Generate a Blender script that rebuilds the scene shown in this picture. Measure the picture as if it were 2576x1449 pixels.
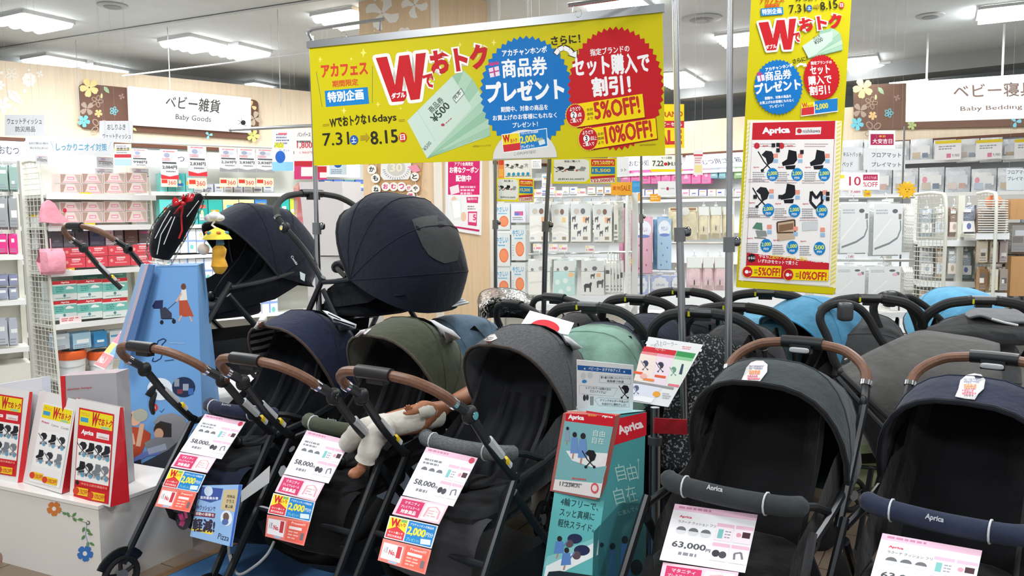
import bpy, math, random
import numpy as np
from mathutils import Vector as V, Matrix
for o in list(bpy.data.objects): bpy.data.objects.remove(o)
SC = bpy.context.scene; COL = SC.collection; rnd = random.Random(7)
PI = math.pi
def rad(a): return a*PI/180
# ------------------------------------------------ camera
FPX = 2000.0; CXP, CYP = 1288.0, 724.5
pit = math.atan((CYP-550)/FPX); rho = .010; CAM = V((0, 0, 1.52))
Fw = V((0, math.cos(pit), -math.sin(pit))); R0 = V((1, 0, 0)); U0 = R0.cross(Fw)
Rt = R0*math.cos(rho)-U0*math.sin(rho); Up = U0*math.cos(rho)+R0*math.sin(rho)
cd = bpy.data.cameras.new('camera'); cam = bpy.data.objects.new('camera', cd); COL.objects.link(cam)
cd.lens = 36*FPX/2576; cd.sensor_width = 36; cd.clip_start = .05; cd.clip_end = 100
cam.matrix_world = Matrix((( Rt.x, Up.x, -Fw.x, CAM.x), (Rt.y, Up.y, -Fw.y, CAM.y), (Rt.z, Up.z, -Fw.z, CAM.z), (0, 0, 0, 1)))
SC.camera = cam
def ray(px, py): return Fw+Rt*((px-CXP)/FPX)-Up*((py-CYP)/FPX)
def W(px, py, Y):
    r = ray(px, py); return CAM+r*(Y/r.y)
def WZ(px, py, Z):
    r = ray(px, py); return CAM+r*((Z-CAM.z)/r.z)
# ------------------------------------------------ view, world, lights
SC.view_settings.view_transform = 'Standard'; SC.view_settings.look = 'None'
SC.view_settings.gamma = 1; SC.view_settings.use_curve_mapping = False
SC.view_settings.exposure = 0.7
w = bpy.data.worlds.new('world'); SC.world = w; w.use_nodes = True
w.node_tree.nodes['Background'].inputs[0].default_value = (.93, .96, 1, 1)
w.node_tree.nodes['Background'].inputs[1].default_value = .34
def area(name, loc, sx, sy, power, rot=(0, 0, 0), col=(.96, .98, 1)):
    l = bpy.data.lights.new(name, 'AREA'); l.shape = 'RECTANGLE'; l.size = sx; l.size_y = sy; l.energy = power; l.color = col
    o = bpy.data.objects.new(name, l); COL.objects.link(o); o.location = loc; o.rotation_euler = rot; return o
CEIL = 3.5
for x, y, p in ((-3, .6, 46), (0, -.6, 40), (3, .6, 40), (-1.7, 2.6, 32), (1.6, 2.8, 26), (-3.4, 5, 46), (0, 5, 36), (3.4, 5, 46), (-3.6, 7.6, 60), (-.6, 9.6, 66), (1.4, 9.0, 60), (4.6, 7.8, 64)):
    area('ceiling_lamp_light', (x, y, CEIL-.06), .7, .7, p)
# ------------------------------------------------ materials
def lin(h):
    h = h.lstrip('#'); c = [int(h[i:i+2], 16)/255 for i in (0, 2, 4)]
    return tuple((x/12.92 if x <= .04045 else ((x+.055)/1.055)**2.4) for x in c)+(1,)
_M = {}
def mat(hexc, kind='paper', **kw):
    key = (hexc, kind)+tuple(sorted(kw.items()))
    if key in _M: return _M[key]
    m = bpy.data.materials.new(kind+'_'+hexc.lstrip('#')); m.use_nodes = True; nt = m.node_tree; N = nt.nodes; L = nt.links
    b = N['Principled BSDF']; c = lin(hexc); b.inputs['Base Color'].default_value = c
    S = dict(paper=(.5, 0), print=(.42, 0), gloss=(.18, 0), plastic=(.45, 0), rubber=(.75, 0), metal=(.25, 1), chrome=(.12, 1), fabric=(.92, 0), leather=(.5, 0), wall=(.75, 0), wood=(.45, 0), film=(.12, 0), emit=(1, 0), melange=(.95, 0), mesh=(.8, 0), skin=(.5, 0), pouch=(.25, 0), lit=(.5, 0), stripe=(.9, 0), speck=(.95, 0))[kind]
    b.inputs['Roughness'].default_value = kw.get('rough', S[0]); b.inputs['Metallic'].default_value = S[1]
    def noise(scale, detail=3, dist=0, stretch=None):
        tc = N.new('ShaderNodeTexCoord'); mp = N.new('ShaderNodeMapping'); n = N.new('ShaderNodeTexNoise')
        L.new(tc.outputs['Object'], mp.inputs[0]); L.new(mp.outputs[0], n.inputs['Vector'])
        if stretch: mp.inputs['Scale'].default_value = stretch
        n.inputs['Scale'].default_value = scale; n.inputs['Detail'].default_value = detail; n.inputs['Distortion'].default_value = dist
        return n
    def tint(n, lo, hi):
        r = N.new('ShaderNodeMapRange'); L.new(n.outputs['Fac'], r.inputs[0]); r.inputs[1].default_value = .3; r.inputs[2].default_value = .7
        r.inputs[3].default_value = lo; r.inputs[4].default_value = hi
        x = N.new('ShaderNodeVectorMath'); x.operation = 'SCALE'; x.inputs[0].default_value = c[:3]; L.new(r.outputs[0], x.inputs['Scale'])
        L.new(x.outputs[0], b.inputs['Base Color']); return r
    def bump(n, st, d=.002):
        u = N.new('ShaderNodeBump'); u.inputs['Strength'].default_value = st; u.inputs['Distance'].default_value = d
        L.new(n.outputs['Fac'], u.inputs['Height']); L.new(u.outputs[0], b.inputs['Normal'])
    if kind == 'fabric':
        n = noise(14, 4); tint(n, .86, 1.14); bump(noise(30, 5), .35, .012); b.inputs['Sheen Weight'].default_value = .12; b.inputs['Specular IOR Level'].default_value = .25
    elif kind == 'melange':
        n = noise(260, 3, 0, (.35, .35, 2)); tint(n, .7, 1.35); bump(noise(30, 4), .25, .01); b.inputs['Specular IOR Level'].default_value = .2
    elif kind == 'mesh':
        tint(noise(90, 2), .8, 1.2)
    elif kind in ('stripe', 'speck'):
        tc = N.new('ShaderNodeTexCoord'); mx = N.new('ShaderNodeMix'); mx.data_type = 'RGBA'; mx.inputs[6].default_value = c; mx.inputs[7].default_value = lin(kw.get('c2', '#6d7078'))
        if kind == 'stripe':
            t = N.new('ShaderNodeTexWave'); t.bands_direction = kw.get('dir', 'Z'); t.inputs['Scale'].default_value = kw.get('sc', 11); t.inputs['Distortion'].default_value = 1.2; t.inputs['Detail'].default_value = 0; lo, hi = .5, .56
        else:
            t = N.new('ShaderNodeTexNoise'); t.inputs['Scale'].default_value = 95; t.inputs['Detail'].default_value = 1.5; lo, hi = .57, .62
        L.new(tc.outputs['Object'], t.inputs['Vector']); r = N.new('ShaderNodeMapRange'); r.inputs[1].default_value = lo; r.inputs[2].default_value = hi
        L.new(t.outputs['Fac'], r.inputs[0]); L.new(r.outputs[0], mx.inputs[0]); L.new(mx.outputs[2], b.inputs['Base Color'])
    elif kind == 'leather':
        tint(noise(60, 4), .85, 1.15); bump(noise(220, 3), .3, .001)
    elif kind == 'wood':
        n = noise(3, 5, .6, (9, 9, .5)); tint(n, .93, 1.06)
    elif kind in ('wall', 'plastic', 'rubber'):
        tint(noise(5, 3), .97, 1.03)
    elif kind in ('film', 'pouch'):
        bump(noise(28, 2, 1.5), .55, .02); tint(noise(9, 2), .95, 1.05)
        if kind == 'film':
            b.inputs['Transmission Weight'].default_value = 0
            b.inputs['Alpha'].default_value = kw.get('alpha', .28)
    elif kind in ('paper', 'print', 'gloss'):
        tint(noise(2.5, 2), .985, 1.015)
    elif kind == 'emit':
        b.inputs['Emission Color'].default_value = c; b.inputs['Emission Strength'].default_value = kw.get('e', 6)
    elif kind == 'lit':
        b.inputs['Emission Color'].default_value = c; b.inputs['Emission Strength'].default_value = kw.get('e', .5)
    elif kind == 'skin':
        b.inputs['Subsurface Weight'].default_value = .1; b.inputs['Subsurface Radius'].default_value = (.02, .008, .005); tint(noise(12), .95, 1.05)
    if kind == 'print': b.inputs['Specular IOR Level'].default_value = .2; b.inputs['Roughness'].default_value = .55
    if kind == 'gloss': b.inputs['Coat Weight'].default_value = .3
    if 'alpha' in kw and kind != 'film': b.inputs['Alpha'].default_value = kw['alpha']
    if kind == 'film':      # thin clear wrap: mostly see-through, glossy where it creases
        out = N['Material Output']; tr = N.new('ShaderNodeBsdfTransparent'); gl = N.new('ShaderNodeBsdfGlossy'); gl.inputs['Roughness'].default_value = .07
        lw = N.new('ShaderNodeLayerWeight'); lw.inputs['Blend'].default_value = .10; mx = N.new('ShaderNodeMixShader'); nm = b.inputs['Normal'].links[0].from_socket
        L.new(nm, gl.inputs['Normal']); L.new(nm, lw.inputs['Normal']); L.new(lw.outputs['Fresnel'], mx.inputs[0]); L.new(tr.outputs[0], mx.inputs[1]); L.new(gl.outputs[0], mx.inputs[2]); L.new(mx.outputs[0], out.inputs[0])
    _M[key] = m; return m
def P(h): return mat(h, 'print')
# ------------------------------------------------ mesh builder
MW = {}
def rmat(rx=0, ry=0, rz=0): return (Matrix.Rotation(rz, 4, 'Z') @ Matrix.Rotation(ry, 4, 'Y') @ Matrix.Rotation(rx, 4, 'X'))
class MB:
    def __init__(s): s.v = []; s.f = []; s.mi = []; s.mats = []
    def _m(s, m):
        if m not in s.mats: s.mats.append(m)
        return s.mats.index(m)
    def add(s, vs, fs, m, X=None):
        b = len(s.v); k = s._m(m)
        for v in vs:
            v = V(v); s.v.append(X @ v if X is not None else v)
        for f in fs: s.f.append([b+i for i in f]); s.mi.append(k)
        return s
    def box(s, c, sz, m, X=None, taper=1):
        hx, hy, hz = sz[0]/2, sz[1]/2, sz[2]/2; vs = []
        for z in (-1, 1):
            t = taper if z > 0 else 1
            for x, y in ((-1, -1), (1, -1), (1, 1), (-1, 1)): vs.append((c[0]+x*hx*t, c[1]+y*hy*t, c[2]+z*hz))
        return s.add(vs, [(3, 2, 1, 0), (4, 5, 6, 7), (0, 1, 5, 4), (1, 2, 6, 5), (2, 3, 7, 6), (3, 0, 4, 7)], m, X)
    def hexa(s, p, m):   # 8 corners: front TL TR BR BL, back TL TR BR BL
        return s.add(p, [(0, 3, 2, 1), (4, 5, 6, 7), (0, 1, 5, 4), (1, 2, 6, 5), (2, 3, 7, 6), (3, 0, 4, 7)], m)
    def tube(s, path, r, m, n=8, X=None, flat=1, cap=True):
        pts = [V(p) for p in path]; k = len(pts)
        if not hasattr(r, '__len__'): r = [r]*k
        t = []
        for i in range(k):
            a = pts[max(0, i-1)]; b = pts[min(k-1, i+1)]; d = (b-a); t.append(d.normalized() if d.length > 1e-9 else V((0, 0, 1)))
        up = V((0, 0, 1)) if abs(t[0].z) < .9 else V((0, 1, 0))
        nx = t[0].cross(up).normalized(); vs = []
        for i in range(k):
            nx = (nx-t[i]*nx.dot(t[i])).normalized(); ny = t[i].cross(nx)
            for j in range(n):
                a = 2*PI*j/n; vs.append(pts[i]+nx*math.cos(a)*r[i]+ny*math.sin(a)*r[i]*flat)
        fs = [(i*n+j, i*n+(j+1) % n, (i+1)*n+(j+1) % n, (i+1)*n+j) for i in range(k-1) for j in range(n)]
        if cap: fs += [tuple(range(n))[::-1], tuple(range((k-1)*n, k*n))]
        return s.add(vs, fs, m, X)
    def grid(s, rows, m, X=None, loop=False):
        c = len(rows[0]); vs = [p for r in rows for p in r]; fs = []
        for i in range(len(rows)-1):
            for j in range(c if loop else c-1):
                fs.append((i*c+j, i*c+(j+1) % c, (i+1)*c+(j+1) % c, (i+1)*c+j))
        return s.add(vs, fs, m, X)
    def ell(s, c, r, m, e=1, X=None, nu=14, nv=9):
        def pw(x): return math.copysign(abs(x)**e, x)
        vs = [(c[0], c[1], c[2]-r[2])]; fs = []
        for i in range(1, nv):
            a = -PI/2+PI*i/nv
            for j in range(nu):
                b = 2*PI*j/nu
                vs.append((c[0]+r[0]*pw(math.cos(a))*pw(math.cos(b)), c[1]+r[1]*pw(math.cos(a))*pw(math.sin(b)), c[2]+r[2]*pw(math.sin(a))))
        vs.append((c[0], c[1], c[2]+r[2])); L = len(vs)-1
        for j in range(nu): fs.append((0, 1+(j+1) % nu, 1+j)); fs.append((L, 1+(nv-2)*nu+j, 1+(nv-2)*nu+(j+1) % nu))
        for i in range(nv-2):
            for j in range(nu): fs.append((1+i*nu+j, 1+i*nu+(j+1) % nu, 1+(i+1)*nu+(j+1) % nu, 1+(i+1)*nu+j))
        return s.add(vs, fs, m, X)
    def cyl(s, a, b, r, m, n=12, r2=None, X=None): return s.tube([a, b], [r, r2 if r2 is not None else r], m, n, X)
    def prism(s, poly, o, ex, ey, ez, h, m):   # 2-D outline extruded
        o, ex, ey, ez = V(o), V(ex), V(ey), V(ez); n = len(poly)
        a = [o+ex*x+ey*y for x, y in poly]; vs = a+[p+ez*h for p in a]
        return s.add(vs, [tuple(range(n))[::-1], tuple(range(n, 2*n))]+[(i, (i+1) % n, n+(i+1) % n, n+i) for i in range(n)], m)
    def build(s, name, parent=None, local=False, smooth=.6, org=None):
        me = bpy.data.meshes.new(name); vs = [V(v) for v in s.v]; o = bpy.data.objects.new(name, me); COL.objects.link(o)
        if parent is not None:
            o.parent = parent
            if not local:
                Mi = MW[parent.name].inverted(); vs = [Mi @ v for v in vs]
            MW[o.name] = MW[parent.name]
        else:
            if org is None and not local:
                xs = [v.x for v in vs]; ys = [v.y for v in vs]; zs = [v.z for v in vs]
                org = V(((min(xs)+max(xs))/2, (min(ys)+max(ys))/2, min(zs)))
            if org is not None:
                o.location = org; vs = [v-V(org) for v in vs]; MW[o.name] = Matrix.Translation(org)
            else: MW[o.name] = Matrix()
        me.from_pydata([v[:] for v in vs], [], s.f)
        for m in s.mats: me.materials.append(m)
        me.polygons.foreach_set('material_index', s.mi)
        if smooth:
            me.polygons.foreach_set('use_smooth', [True]*len(s.f)); me.set_sharp_from_angle(angle=smooth)
        me.update(); return o
def tag(o, label=None, cat=None, group=None, kind=None):
    for k, v in (('label', label), ('category', cat), ('group', group), ('kind', kind)):
        if v: o[k] = v
    return o
def thing(name, label, cat, loc=(0, 0, 0), rz=0, group=None):
    o = bpy.data.objects.new(name, None); COL.objects.link(o); o.empty_display_size = .1
    o.location = loc; o.rotation_euler = (0, 0, rz); MW[o.name] = Matrix.Translation(loc) @ Matrix.Rotation(rz, 4, 'Z')
    return tag(o, label, cat, group)
def struct(name, mb): return tag(mb.build(name), kind='structure')
def cr(pts, n=5):
    pts = [V(p) for p in pts]; out = []; k = len(pts)
    for i in range(k-1):
        p0, p1, p2, p3 = pts[max(0, i-1)], pts[i], pts[i+1], pts[min(k-1, i+2)]
        for j in range(n):
            t = j/n; out.append(.5*((2*p1)+(p2-p0)*t+(2*p0-5*p1+4*p2-p3)*t*t+(3*p1-p0-3*p2+p3)*t**3))
    out.append(pts[-1]); return out
ORD = ['leftmost', 'second', 'third', 'fourth', 'fifth', 'sixth', 'seventh', 'eighth', 'ninth', 'tenth', 'eleventh', 'twelfth', 'thirteenth', 'fourteenth', 'fifteenth', 'sixteenth', 'seventeenth', 'eighteenth']
def nth(i, of='from the left'): return 'leftmost' if i == 0 and 'left' in of else (('first' if i == 0 else ORD[i])+' '+of)
# ------------------------------------------------ flat print
_T = {}
def glyphs(s, bold):
    k = (s, bold)
    if k not in _T:
        kanji = bold < .075 and (any(ord(ch) >= 0x4E00 for ch in s) or any(ch in '%&¥0689' for ch in s)); off = 0 if kanji else bold
        c = bpy.data.curves.new('t', 'FONT'); c.body = s; c.size = 1; c.offset = off; c.resolution_u = 2; c.dimensions = '2D'; c.fill_mode = 'BOTH'
        o = bpy.data.objects.new('t', c); me = o.to_mesh()
        vs = [(v.co.x, v.co.y, 0) for v in me.vertices]; fs = [tuple(p.vertices) for p in me.polygons]
        o.to_mesh_clear(); bpy.data.objects.remove(o); bpy.data.curves.remove(c)
        if vs:
            if kanji and bold > .012:
                n = len(vs); w0, f0 = vs, fs; vs, fs = [], []
                for q, (dx, dy) in enumerate(((0, 0), (bold*.9, 0), (-bold*.9, 0), (0, bold*.7), (0, -bold*.7), (bold*.6, bold*.5), (-bold*.6, -bold*.5))[:7 if bold > .03 else 5]): vs += [(x+dx, y+dy, q*.35) for x, y, _ in w0]; fs += [tuple(i+q*n for i in f) for f in f0]
            x0, x1 = min(v[0] for v in vs)+bold, max(v[0] for v in vs)-bold
            y0, y1 = min(v[1] for v in vs)+bold, max(v[1] for v in vs)-bold
            y1 = max(y1, y0+.3) if s.strip('ー-=―') else y0+.8
            vs = [((x-x0)/(x1-x0), (y-y0)/(y1-y0), z) for x, y, z in vs]
        _T[k] = (vs, fs)
    return _T[k]
class Sheet:
    """a flat printed thing: corners TL TR BR BL in 3-D; drawn either in its own units (0..U across, 0..Vv down) or on its plane by photo reading"""
    def __init__(s, c, U=100, Vv=100, photo=None, step=.00005):
        s.c = [V(p) for p in c]; s.U = U
        n0 = (s.c[1]-s.c[0]).cross(s.c[3]-s.c[0])
        if n0.length > 1e-9:
            n0.normalize(); d = s.c[2]-CAM; q = d.dot(n0)
            if abs(q) > 1e-6 and abs((s.c[2]-s.c[0]).dot(n0)) > 1e-6: s.c[2] = CAM+d*((s.c[0]-CAM).dot(n0)/q)     # keep every sheet truly flat
        s.U = U; s.V = Vv; s.photo = photo; s.mb = MB(); s.k = 1; s.step = step
        s.n = (s.c[1]-s.c[0]).cross(s.c[3]-s.c[0]).normalized()
        if s.n.dot(CAM-s.c[0]) < 0: s.n = -s.n
    def at(s, x, y, k):
        if s.photo:
            ox, oy, sc = s.photo; r = ray(ox+x/sc, oy+y/sc); d = (s.c[0]-CAM).dot(s.n)/r.dot(s.n); return CAM+r*d+s.n*(k*s.step)
        u, v = x/s.U, y/s.V; a = s.c[0].lerp(s.c[1], u); b = s.c[3].lerp(s.c[2], u); return a.lerp(b, v)+s.n*(k*s.step)
    def poly(s, pts, m):
        s.k += 1
        ps = [s.at(x, y, s.k) for x, y in pts]; m = P(m) if isinstance(m, str) else m
        s.mb.add(ps, [tuple(range(len(ps)))], m); return s
    def rect(s, x0, y0, x1, y1, m): return s.poly([(x0, y0), (x1, y0), (x1, y1), (x0, y1)], m)
    def disc(s, x, y, rx, ry, m, n=20): return s.poly([(x+rx*math.cos(2*PI*i/n), y+ry*math.sin(2*PI*i/n)) for i in range(n)], m)
    def burst(s, x, y, rx, ry, m, n=46, d=.94):
        pts = [(x+rx*(1 if i % 2 else d)*math.cos(PI*i/n), y+ry*(1 if i % 2 else d)*math.sin(PI*i/n)) for i in range(2*n)]
        s.k += 1; ps = [s.at(a, b, s.k) for a, b in [(x, y)]+pts]; N = 2*n
        s.mb.add(ps, [(0, 1+i, 1+(i+1) % N) for i in range(N)], P(m)); return s
    def line(s, pts, wd, m):
        for (x0, y0), (x1, y1) in zip(pts, pts[1:]):
            l = math.hypot(x1-x0, y1-y0) or 1; dx, dy = -(y1-y0)/l*wd/2, (x1-x0)/l*wd/2
            s.poly([(x0+dx, y0+dy), (x1+dx, y1+dy), (x1-dx, y1-dy), (x0-dx, y0-dy)], m); s.k -= 1
        s.k += 1; return s
    def text(s, t, x0, y0, x1, y1, h, m, bold=.02, lean=0, edge=None, ew=.1):
        if edge: s.text(t, x0, y0, x1, y1, h, edge, bold+ew, lean); s.k += 1
        vs, fs = glyphs(t, bold)
        if not vs: return s
        s.k += 1; dx, dy = x1-x0, y1-y0; l = math.hypot(dx, dy); ux, uy = dy/l*h+lean*h, -dx/l*h
        m = P(m) if isinstance(m, str) else m
        s.mb.add([s.at(x0+dx*a+ux*b, y0+dy*a+uy*b, s.k+c) for a, b, c in vs], fs, m); s.k -= 1; return s
    def lines(s, x0, y0, x1, n, dy, h, m, seed=1, slope=0):
        r = random.Random(seed)      # rows of tiny unreadable print
        for i in range(n):
            x = x0; e = x0+(x1-x0)*r.uniform(.7, 1)
            while x < e:
                w_ = min(e-x, r.uniform(.6, 2.2)*h)
                if w_ > h*.3: y = y0+i*dy+slope*(x-x0); s.poly([(x, y), (x+w_, y+slope*w_), (x+w_, y+slope*w_+h), (x, y+h)], m); s.k -= 1
                x += w_+h*.35
        s.k += 1; return s
    def board(s, m, th=.003, name='board', parent=None, back=None):
        b = MB(); d = s.n*th; b.hexa([p for p in s.c]+[p-d for p in s.c], P(m) if isinstance(m, str) else m); return b.build(name, parent, smooth=0)
    def prt(s, parent, name='print'): return s.mb.build(name, parent, smooth=0)
def quad3(c, d0):
    r = [ray(*p) for p in c]; A = np.array([list(r[0]), list(-r[1]), list(r[2]), list(-r[3])]).T
    n = np.linalg.svd(A)[2][3]; n = n/n[0]*d0; return [CAM+a*float(b) for a, b in zip(r, n)]
def qd(c, dl, dr, dbl=None, dbr=None):     # TL TR BR BL readings with world-Y depths
    dbl = dl if dbl is None else dbl; dbr = dr if dbr is None else dbr
    return [W(*c[0], dl), W(*c[1], dr), W(*c[2], dbr), W(*c[3], dbl)]
def sign(name, label, cat, corners, m, draw=None, U=100, Vv=100, photo=None, group=None, th=.003, step=.00005):
    s = Sheet(corners, U, Vv, photo, step); lo = min(corners, key=lambda p: p[2])
    c = sum((V(p) for p in corners), V())/4; r = thing(name, label, cat, (c.x, c.y, lo[2]), 0, group)
    s.board(m, th, 'board', r)
    if draw: draw(s); s.prt(r)
    return r
# ================================================================ THE ROOM
def slab(name, a, b, z0, z1, th, m, side=1):
    a = V(a).to_2d(); b = V(b).to_2d(); d = (b-a).normalized(); n = V((-d.y, d.x))*side*th
    p = [a, b, b+n, a+n]; mb = MB(); vs = [(q.x, q.y, z) for z in (z0, z1) for q in p]
    mb.add(vs, [(0, 1, 2, 3), (7, 6, 5, 4), (0, 4, 5, 1), (1, 5, 6, 2), (2, 6, 7, 3), (3, 7, 4, 0)], m)
    return struct(name, mb)
LD = V((.772, .636, 0)); LN = V((.636, -.772, 0)); L0 = V((-5.52, 8.78, 0))       # face of the left wood fascia
RD = V((.80, -.60, 0)); RN = V((-.60, -.80, 0)); Q0 = V((4.42, 10.6, 0))          # face of the right one
CORN = L0+LD*((7.3)/.772*.772+.55)
mfloor = mat('#7d6c5c', 'wall', rough=.35)
fl = struct('floor', MB().box((0, 7, -.06), (22, 22, .1), mat('#8f887f', 'wall')))
tile0 = None
for i in range(-6, 8):
    for j in range(0, 9):
        if tile0 is None:
            tile0 = MB().box((0, 0, 0), (.444, .444, .012), mfloor).build('floor_tile', fl, local=True); t = tile0
        else:
            t = tile0.copy(); COL.objects.link(t); t.parent = fl
        a_ = rad(-30); gx, gy = i*.45, (j-4)*.45; t.rotation_euler = (0, 0, a_)
        t.location = (gx*math.cos(a_)-gy*math.sin(a_)-fl.location.x, 3.3+gx*math.sin(a_)+gy*math.cos(a_)-fl.location.y, -.005-fl.location.z)
mceil = mat('#cfd4d5', 'wall'); mgrey = mat('#aab0b4', 'wall')
struct('ceiling', MB().box((0, 7, 3.56), (22, 22, .12), mceil))
mwood = mat('#efdcc0', 'wood')
a = L0-LD*3; b = L0+LD*9.6
slab('wall_left', a-LN*1.0, b-LN*1.0, 0, 3.5, .1, mgrey)
slab('wall_right', Q0-RD*6-RN*3.0, Q0+RD*6-RN*3.0, 0, 3.5, .1, mgrey)
slab('trim_1', a, b, 2.46, 3.28, .25, mwood)                        # left wood fascia
slab('trim_2', Q0-RD*3.6, Q0+RD*5, 2.46, 2.93, .25, mwood)          # right wood fascia
slab('trim_3', a+LN*.012, b+LN*.012, 2.42, 2.46, .1, mat('#6b3f28', 'wood'))
slab('trim_4', Q0-RD*3.6+RN*.012, Q0+RD*5+RN*.012, 2.42, 2.46, .1, mat('#6b3f28', 'wood'))
slab('wall_left_back', a-LN*.04, b-LN*.04, 0, 2.43, .1, mat('#c9cbc6', 'wall'))
slab('wall_right_back', Q0-RD*3.6-RN*.04, Q0+RD*5-RN*.04, 0, 2.43, .1, mat('#dfe3e4', 'wall'))
slab('trim_5', Q0-RD*2.5-RN*.2+V((0, 0, 0)), Q0+RD*5-RN*.2, 3.3, 3.5, .5, mat('#a5a9ab', 'wall'))   # beam under the ceiling
# ceiling seam rail
s1, s2 = WZ(0, 122, 3.49), WZ(780, 3, 3.49); dd = (s2-s1).normalized()
struct('trim_6', MB().tube([s1-dd*3, s2+dd*5], [.022, .022], mat('#c4c8ca', 'plastic'), 4, flat=.5))
# ceiling lamps : four scalloped tubes in a square recess
def ceiling_lamp(x, y, i, lab):
    r = thing('ceiling_light', lab, 'light', (x, y, CEIL-.03), rad(-28), 'square ceiling lamps'); s = .48
    fr = MB()
    for k in range(4):
        a = k*PI/2; fr.box((s/2+.008, 0, .012), (.016, s+.03, .03), mat('#d8dadb', 'plastic'), Matrix.Rotation(a, 4, 'Z'))
    fr.build('frame', r, local=True)
    for k in range(4):
        y0 = -s/2+s*(k+.5)/4; rows = []
        for q in range(7):
            a = PI*q/6; rows.append([(-s/2, y0-math.cos(a)*s/8.4, -.012-math.sin(a)*.045), (s/2, y0-math.cos(a)*s/8.4, -.012-math.sin(a)*.045)])
        MB().grid(rows, mat('#ffffff', 'emit', e=5)).build('lamp_tube', r, local=True)
LP = [(85, 46), (485, 102), (603, 122), (135, 147), (250, 170), (640, 212), (875, 38), (1560, 8), (2535, 22), (1870, 88), (1690, 185), (1720, 202), (2155, 148), (2190, 166), (2285, 196), (1845, 227)]
LPL = ['square ceiling lamp at the far upper left corner', 'smaller square ceiling lamp left of the pair near the hanging rail', 'square ceiling lamp closest above the hanging grey rail', 'square ceiling lamp above the leftmost end of the wood fascia', 'square ceiling lamp just above the left end of the baby goods sign', 'square ceiling lamp just above the right end of the baby goods sign', 'ceiling lamp partly hidden left of the flowered pillar', 'ceiling lamp just above the top edge of the wide yellow banner', 'square ceiling lamp at the far upper right corner', 'ceiling lamp left of the tall banner, highest of those between poles', 'ceiling lamp right of the wide banner, upper of two', 'ceiling lamp right of the wide banner, lower of two', 'ceiling lamp right of the tall banner, upper of two', 'ceiling lamp right of the tall banner, lower and dimmer of two', 'ceiling lamp behind the top left of the baby bedding sign', 'lowest ceiling lamp seen between the chrome pole and the tall banner']
for i, (q, lb) in enumerate(zip(LP, LPL)):
    p = WZ(q[0], q[1], CEIL); ceiling_lamp(p.x, p.y, i, lb)
# round ceiling vents / speakers
for q, lb in (((283, 12), 'round grey ceiling speaker at the upper left'), ((1765, 45), 'round ceiling air vent between the two chrome poles'), ((2340, 38), 'faint round ceiling fitting left of the upper right lamp')):
    p = WZ(q[0], q[1], CEIL); r = thing('ceiling_vent', lb, 'vent', (p.x, p.y, CEIL), 0)
    R_ = .2 if q[0] == 1765 else .13
    MB().tube([(0, 0, 0), (0, 0, -.012), (0, 0, -.02)], [R_, R_, R_*.85], mat('#a9acad', 'plastic'), 28).build('rim', r, local=True)
    MB().tube([(0, 0, -.019), (0, 0, -.026)], [R_*.62, R_*.55], mat('#7f8385', 'plastic'), 24).build('core', r, local=True)
    if R_ > .15: MB().tube([(0, 0, -.019), (0, 0, -.03)], [R_*.3, R_*.28], mat('#9a9d9f', 'plastic'), 20).build('cap', r, local=True)
# thin hanging rail with wires
r0, r1 = WZ(335, 188, 2.95), WZ(776, 134, 2.95)
t = thing('hanging_rail', 'thin white rail hung from the ceiling on wires at the upper left', 'rail', r0)
d = (r1-r0).normalized(); MB().tube([r0-d*.15, r1+d*2], [.008, .008], mat('#d4d6d6', 'plastic'), 6).build('rail', t)
for q in ((190, 101, 215), (421, 68, 172), (698, 24, 138)):
    top = WZ(q[0], q[1], CEIL); MB().tube([top, (top.x, top.y, 2.6)], [.004, .004], mat('#b5b8b9', 'plastic'), 5).build('wire', t)
# ---------------------------------------------- flowers
def flower(s, x, y, r, n, m, rot=0, wide=.34, hole=None):
    for k in range(n):
        a = rot+2*PI*k/n; ca, sa = math.cos(a), math.sin(a)
        pts = [(x+ca*r*u-sa*r*v*wide*2, y+sa*r*u+ca*r*v*wide*2) for u, v in ((.08, -.1), (.45, -.42), (.8, -.5), (1, -.25), (.96, 0), (1, .25), (.8, .5), (.45, .42), (.08, .1))]
        s.poly(pts, m)
    if hole: s.disc(x, y, r*.18, r*.18, hole, 10)
def outline_flower(s, x, y, r, n, m, wd, rot=0):
    for k in range(n):
        a = rot+2*PI*k/n; c = (x+math.cos(a)*r*.58, y+math.sin(a)*r*.58)
        s.line([(c[0]+r*.4*math.cos(t)*math.cos(a)-r*.27*math.sin(t)*math.sin(a), c[1]+r*.4*math.cos(t)*math.sin(a)+r*.27*math.sin(t)*math.cos(a)) for t in [2*PI*j/10 for j in range(11)]], wd, m)
def leaf(s, x, y, L_, m, a):
    ca, sa = math.cos(a), math.sin(a); s.poly([(x+ca*u*L_-sa*v*L_, y+sa*u*L_+ca*v*L_) for u, v in ((0, 0), (.3, -.22), (.65, -.2), (1, 0), (.65, .2), (.3, .22))], m)
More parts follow.
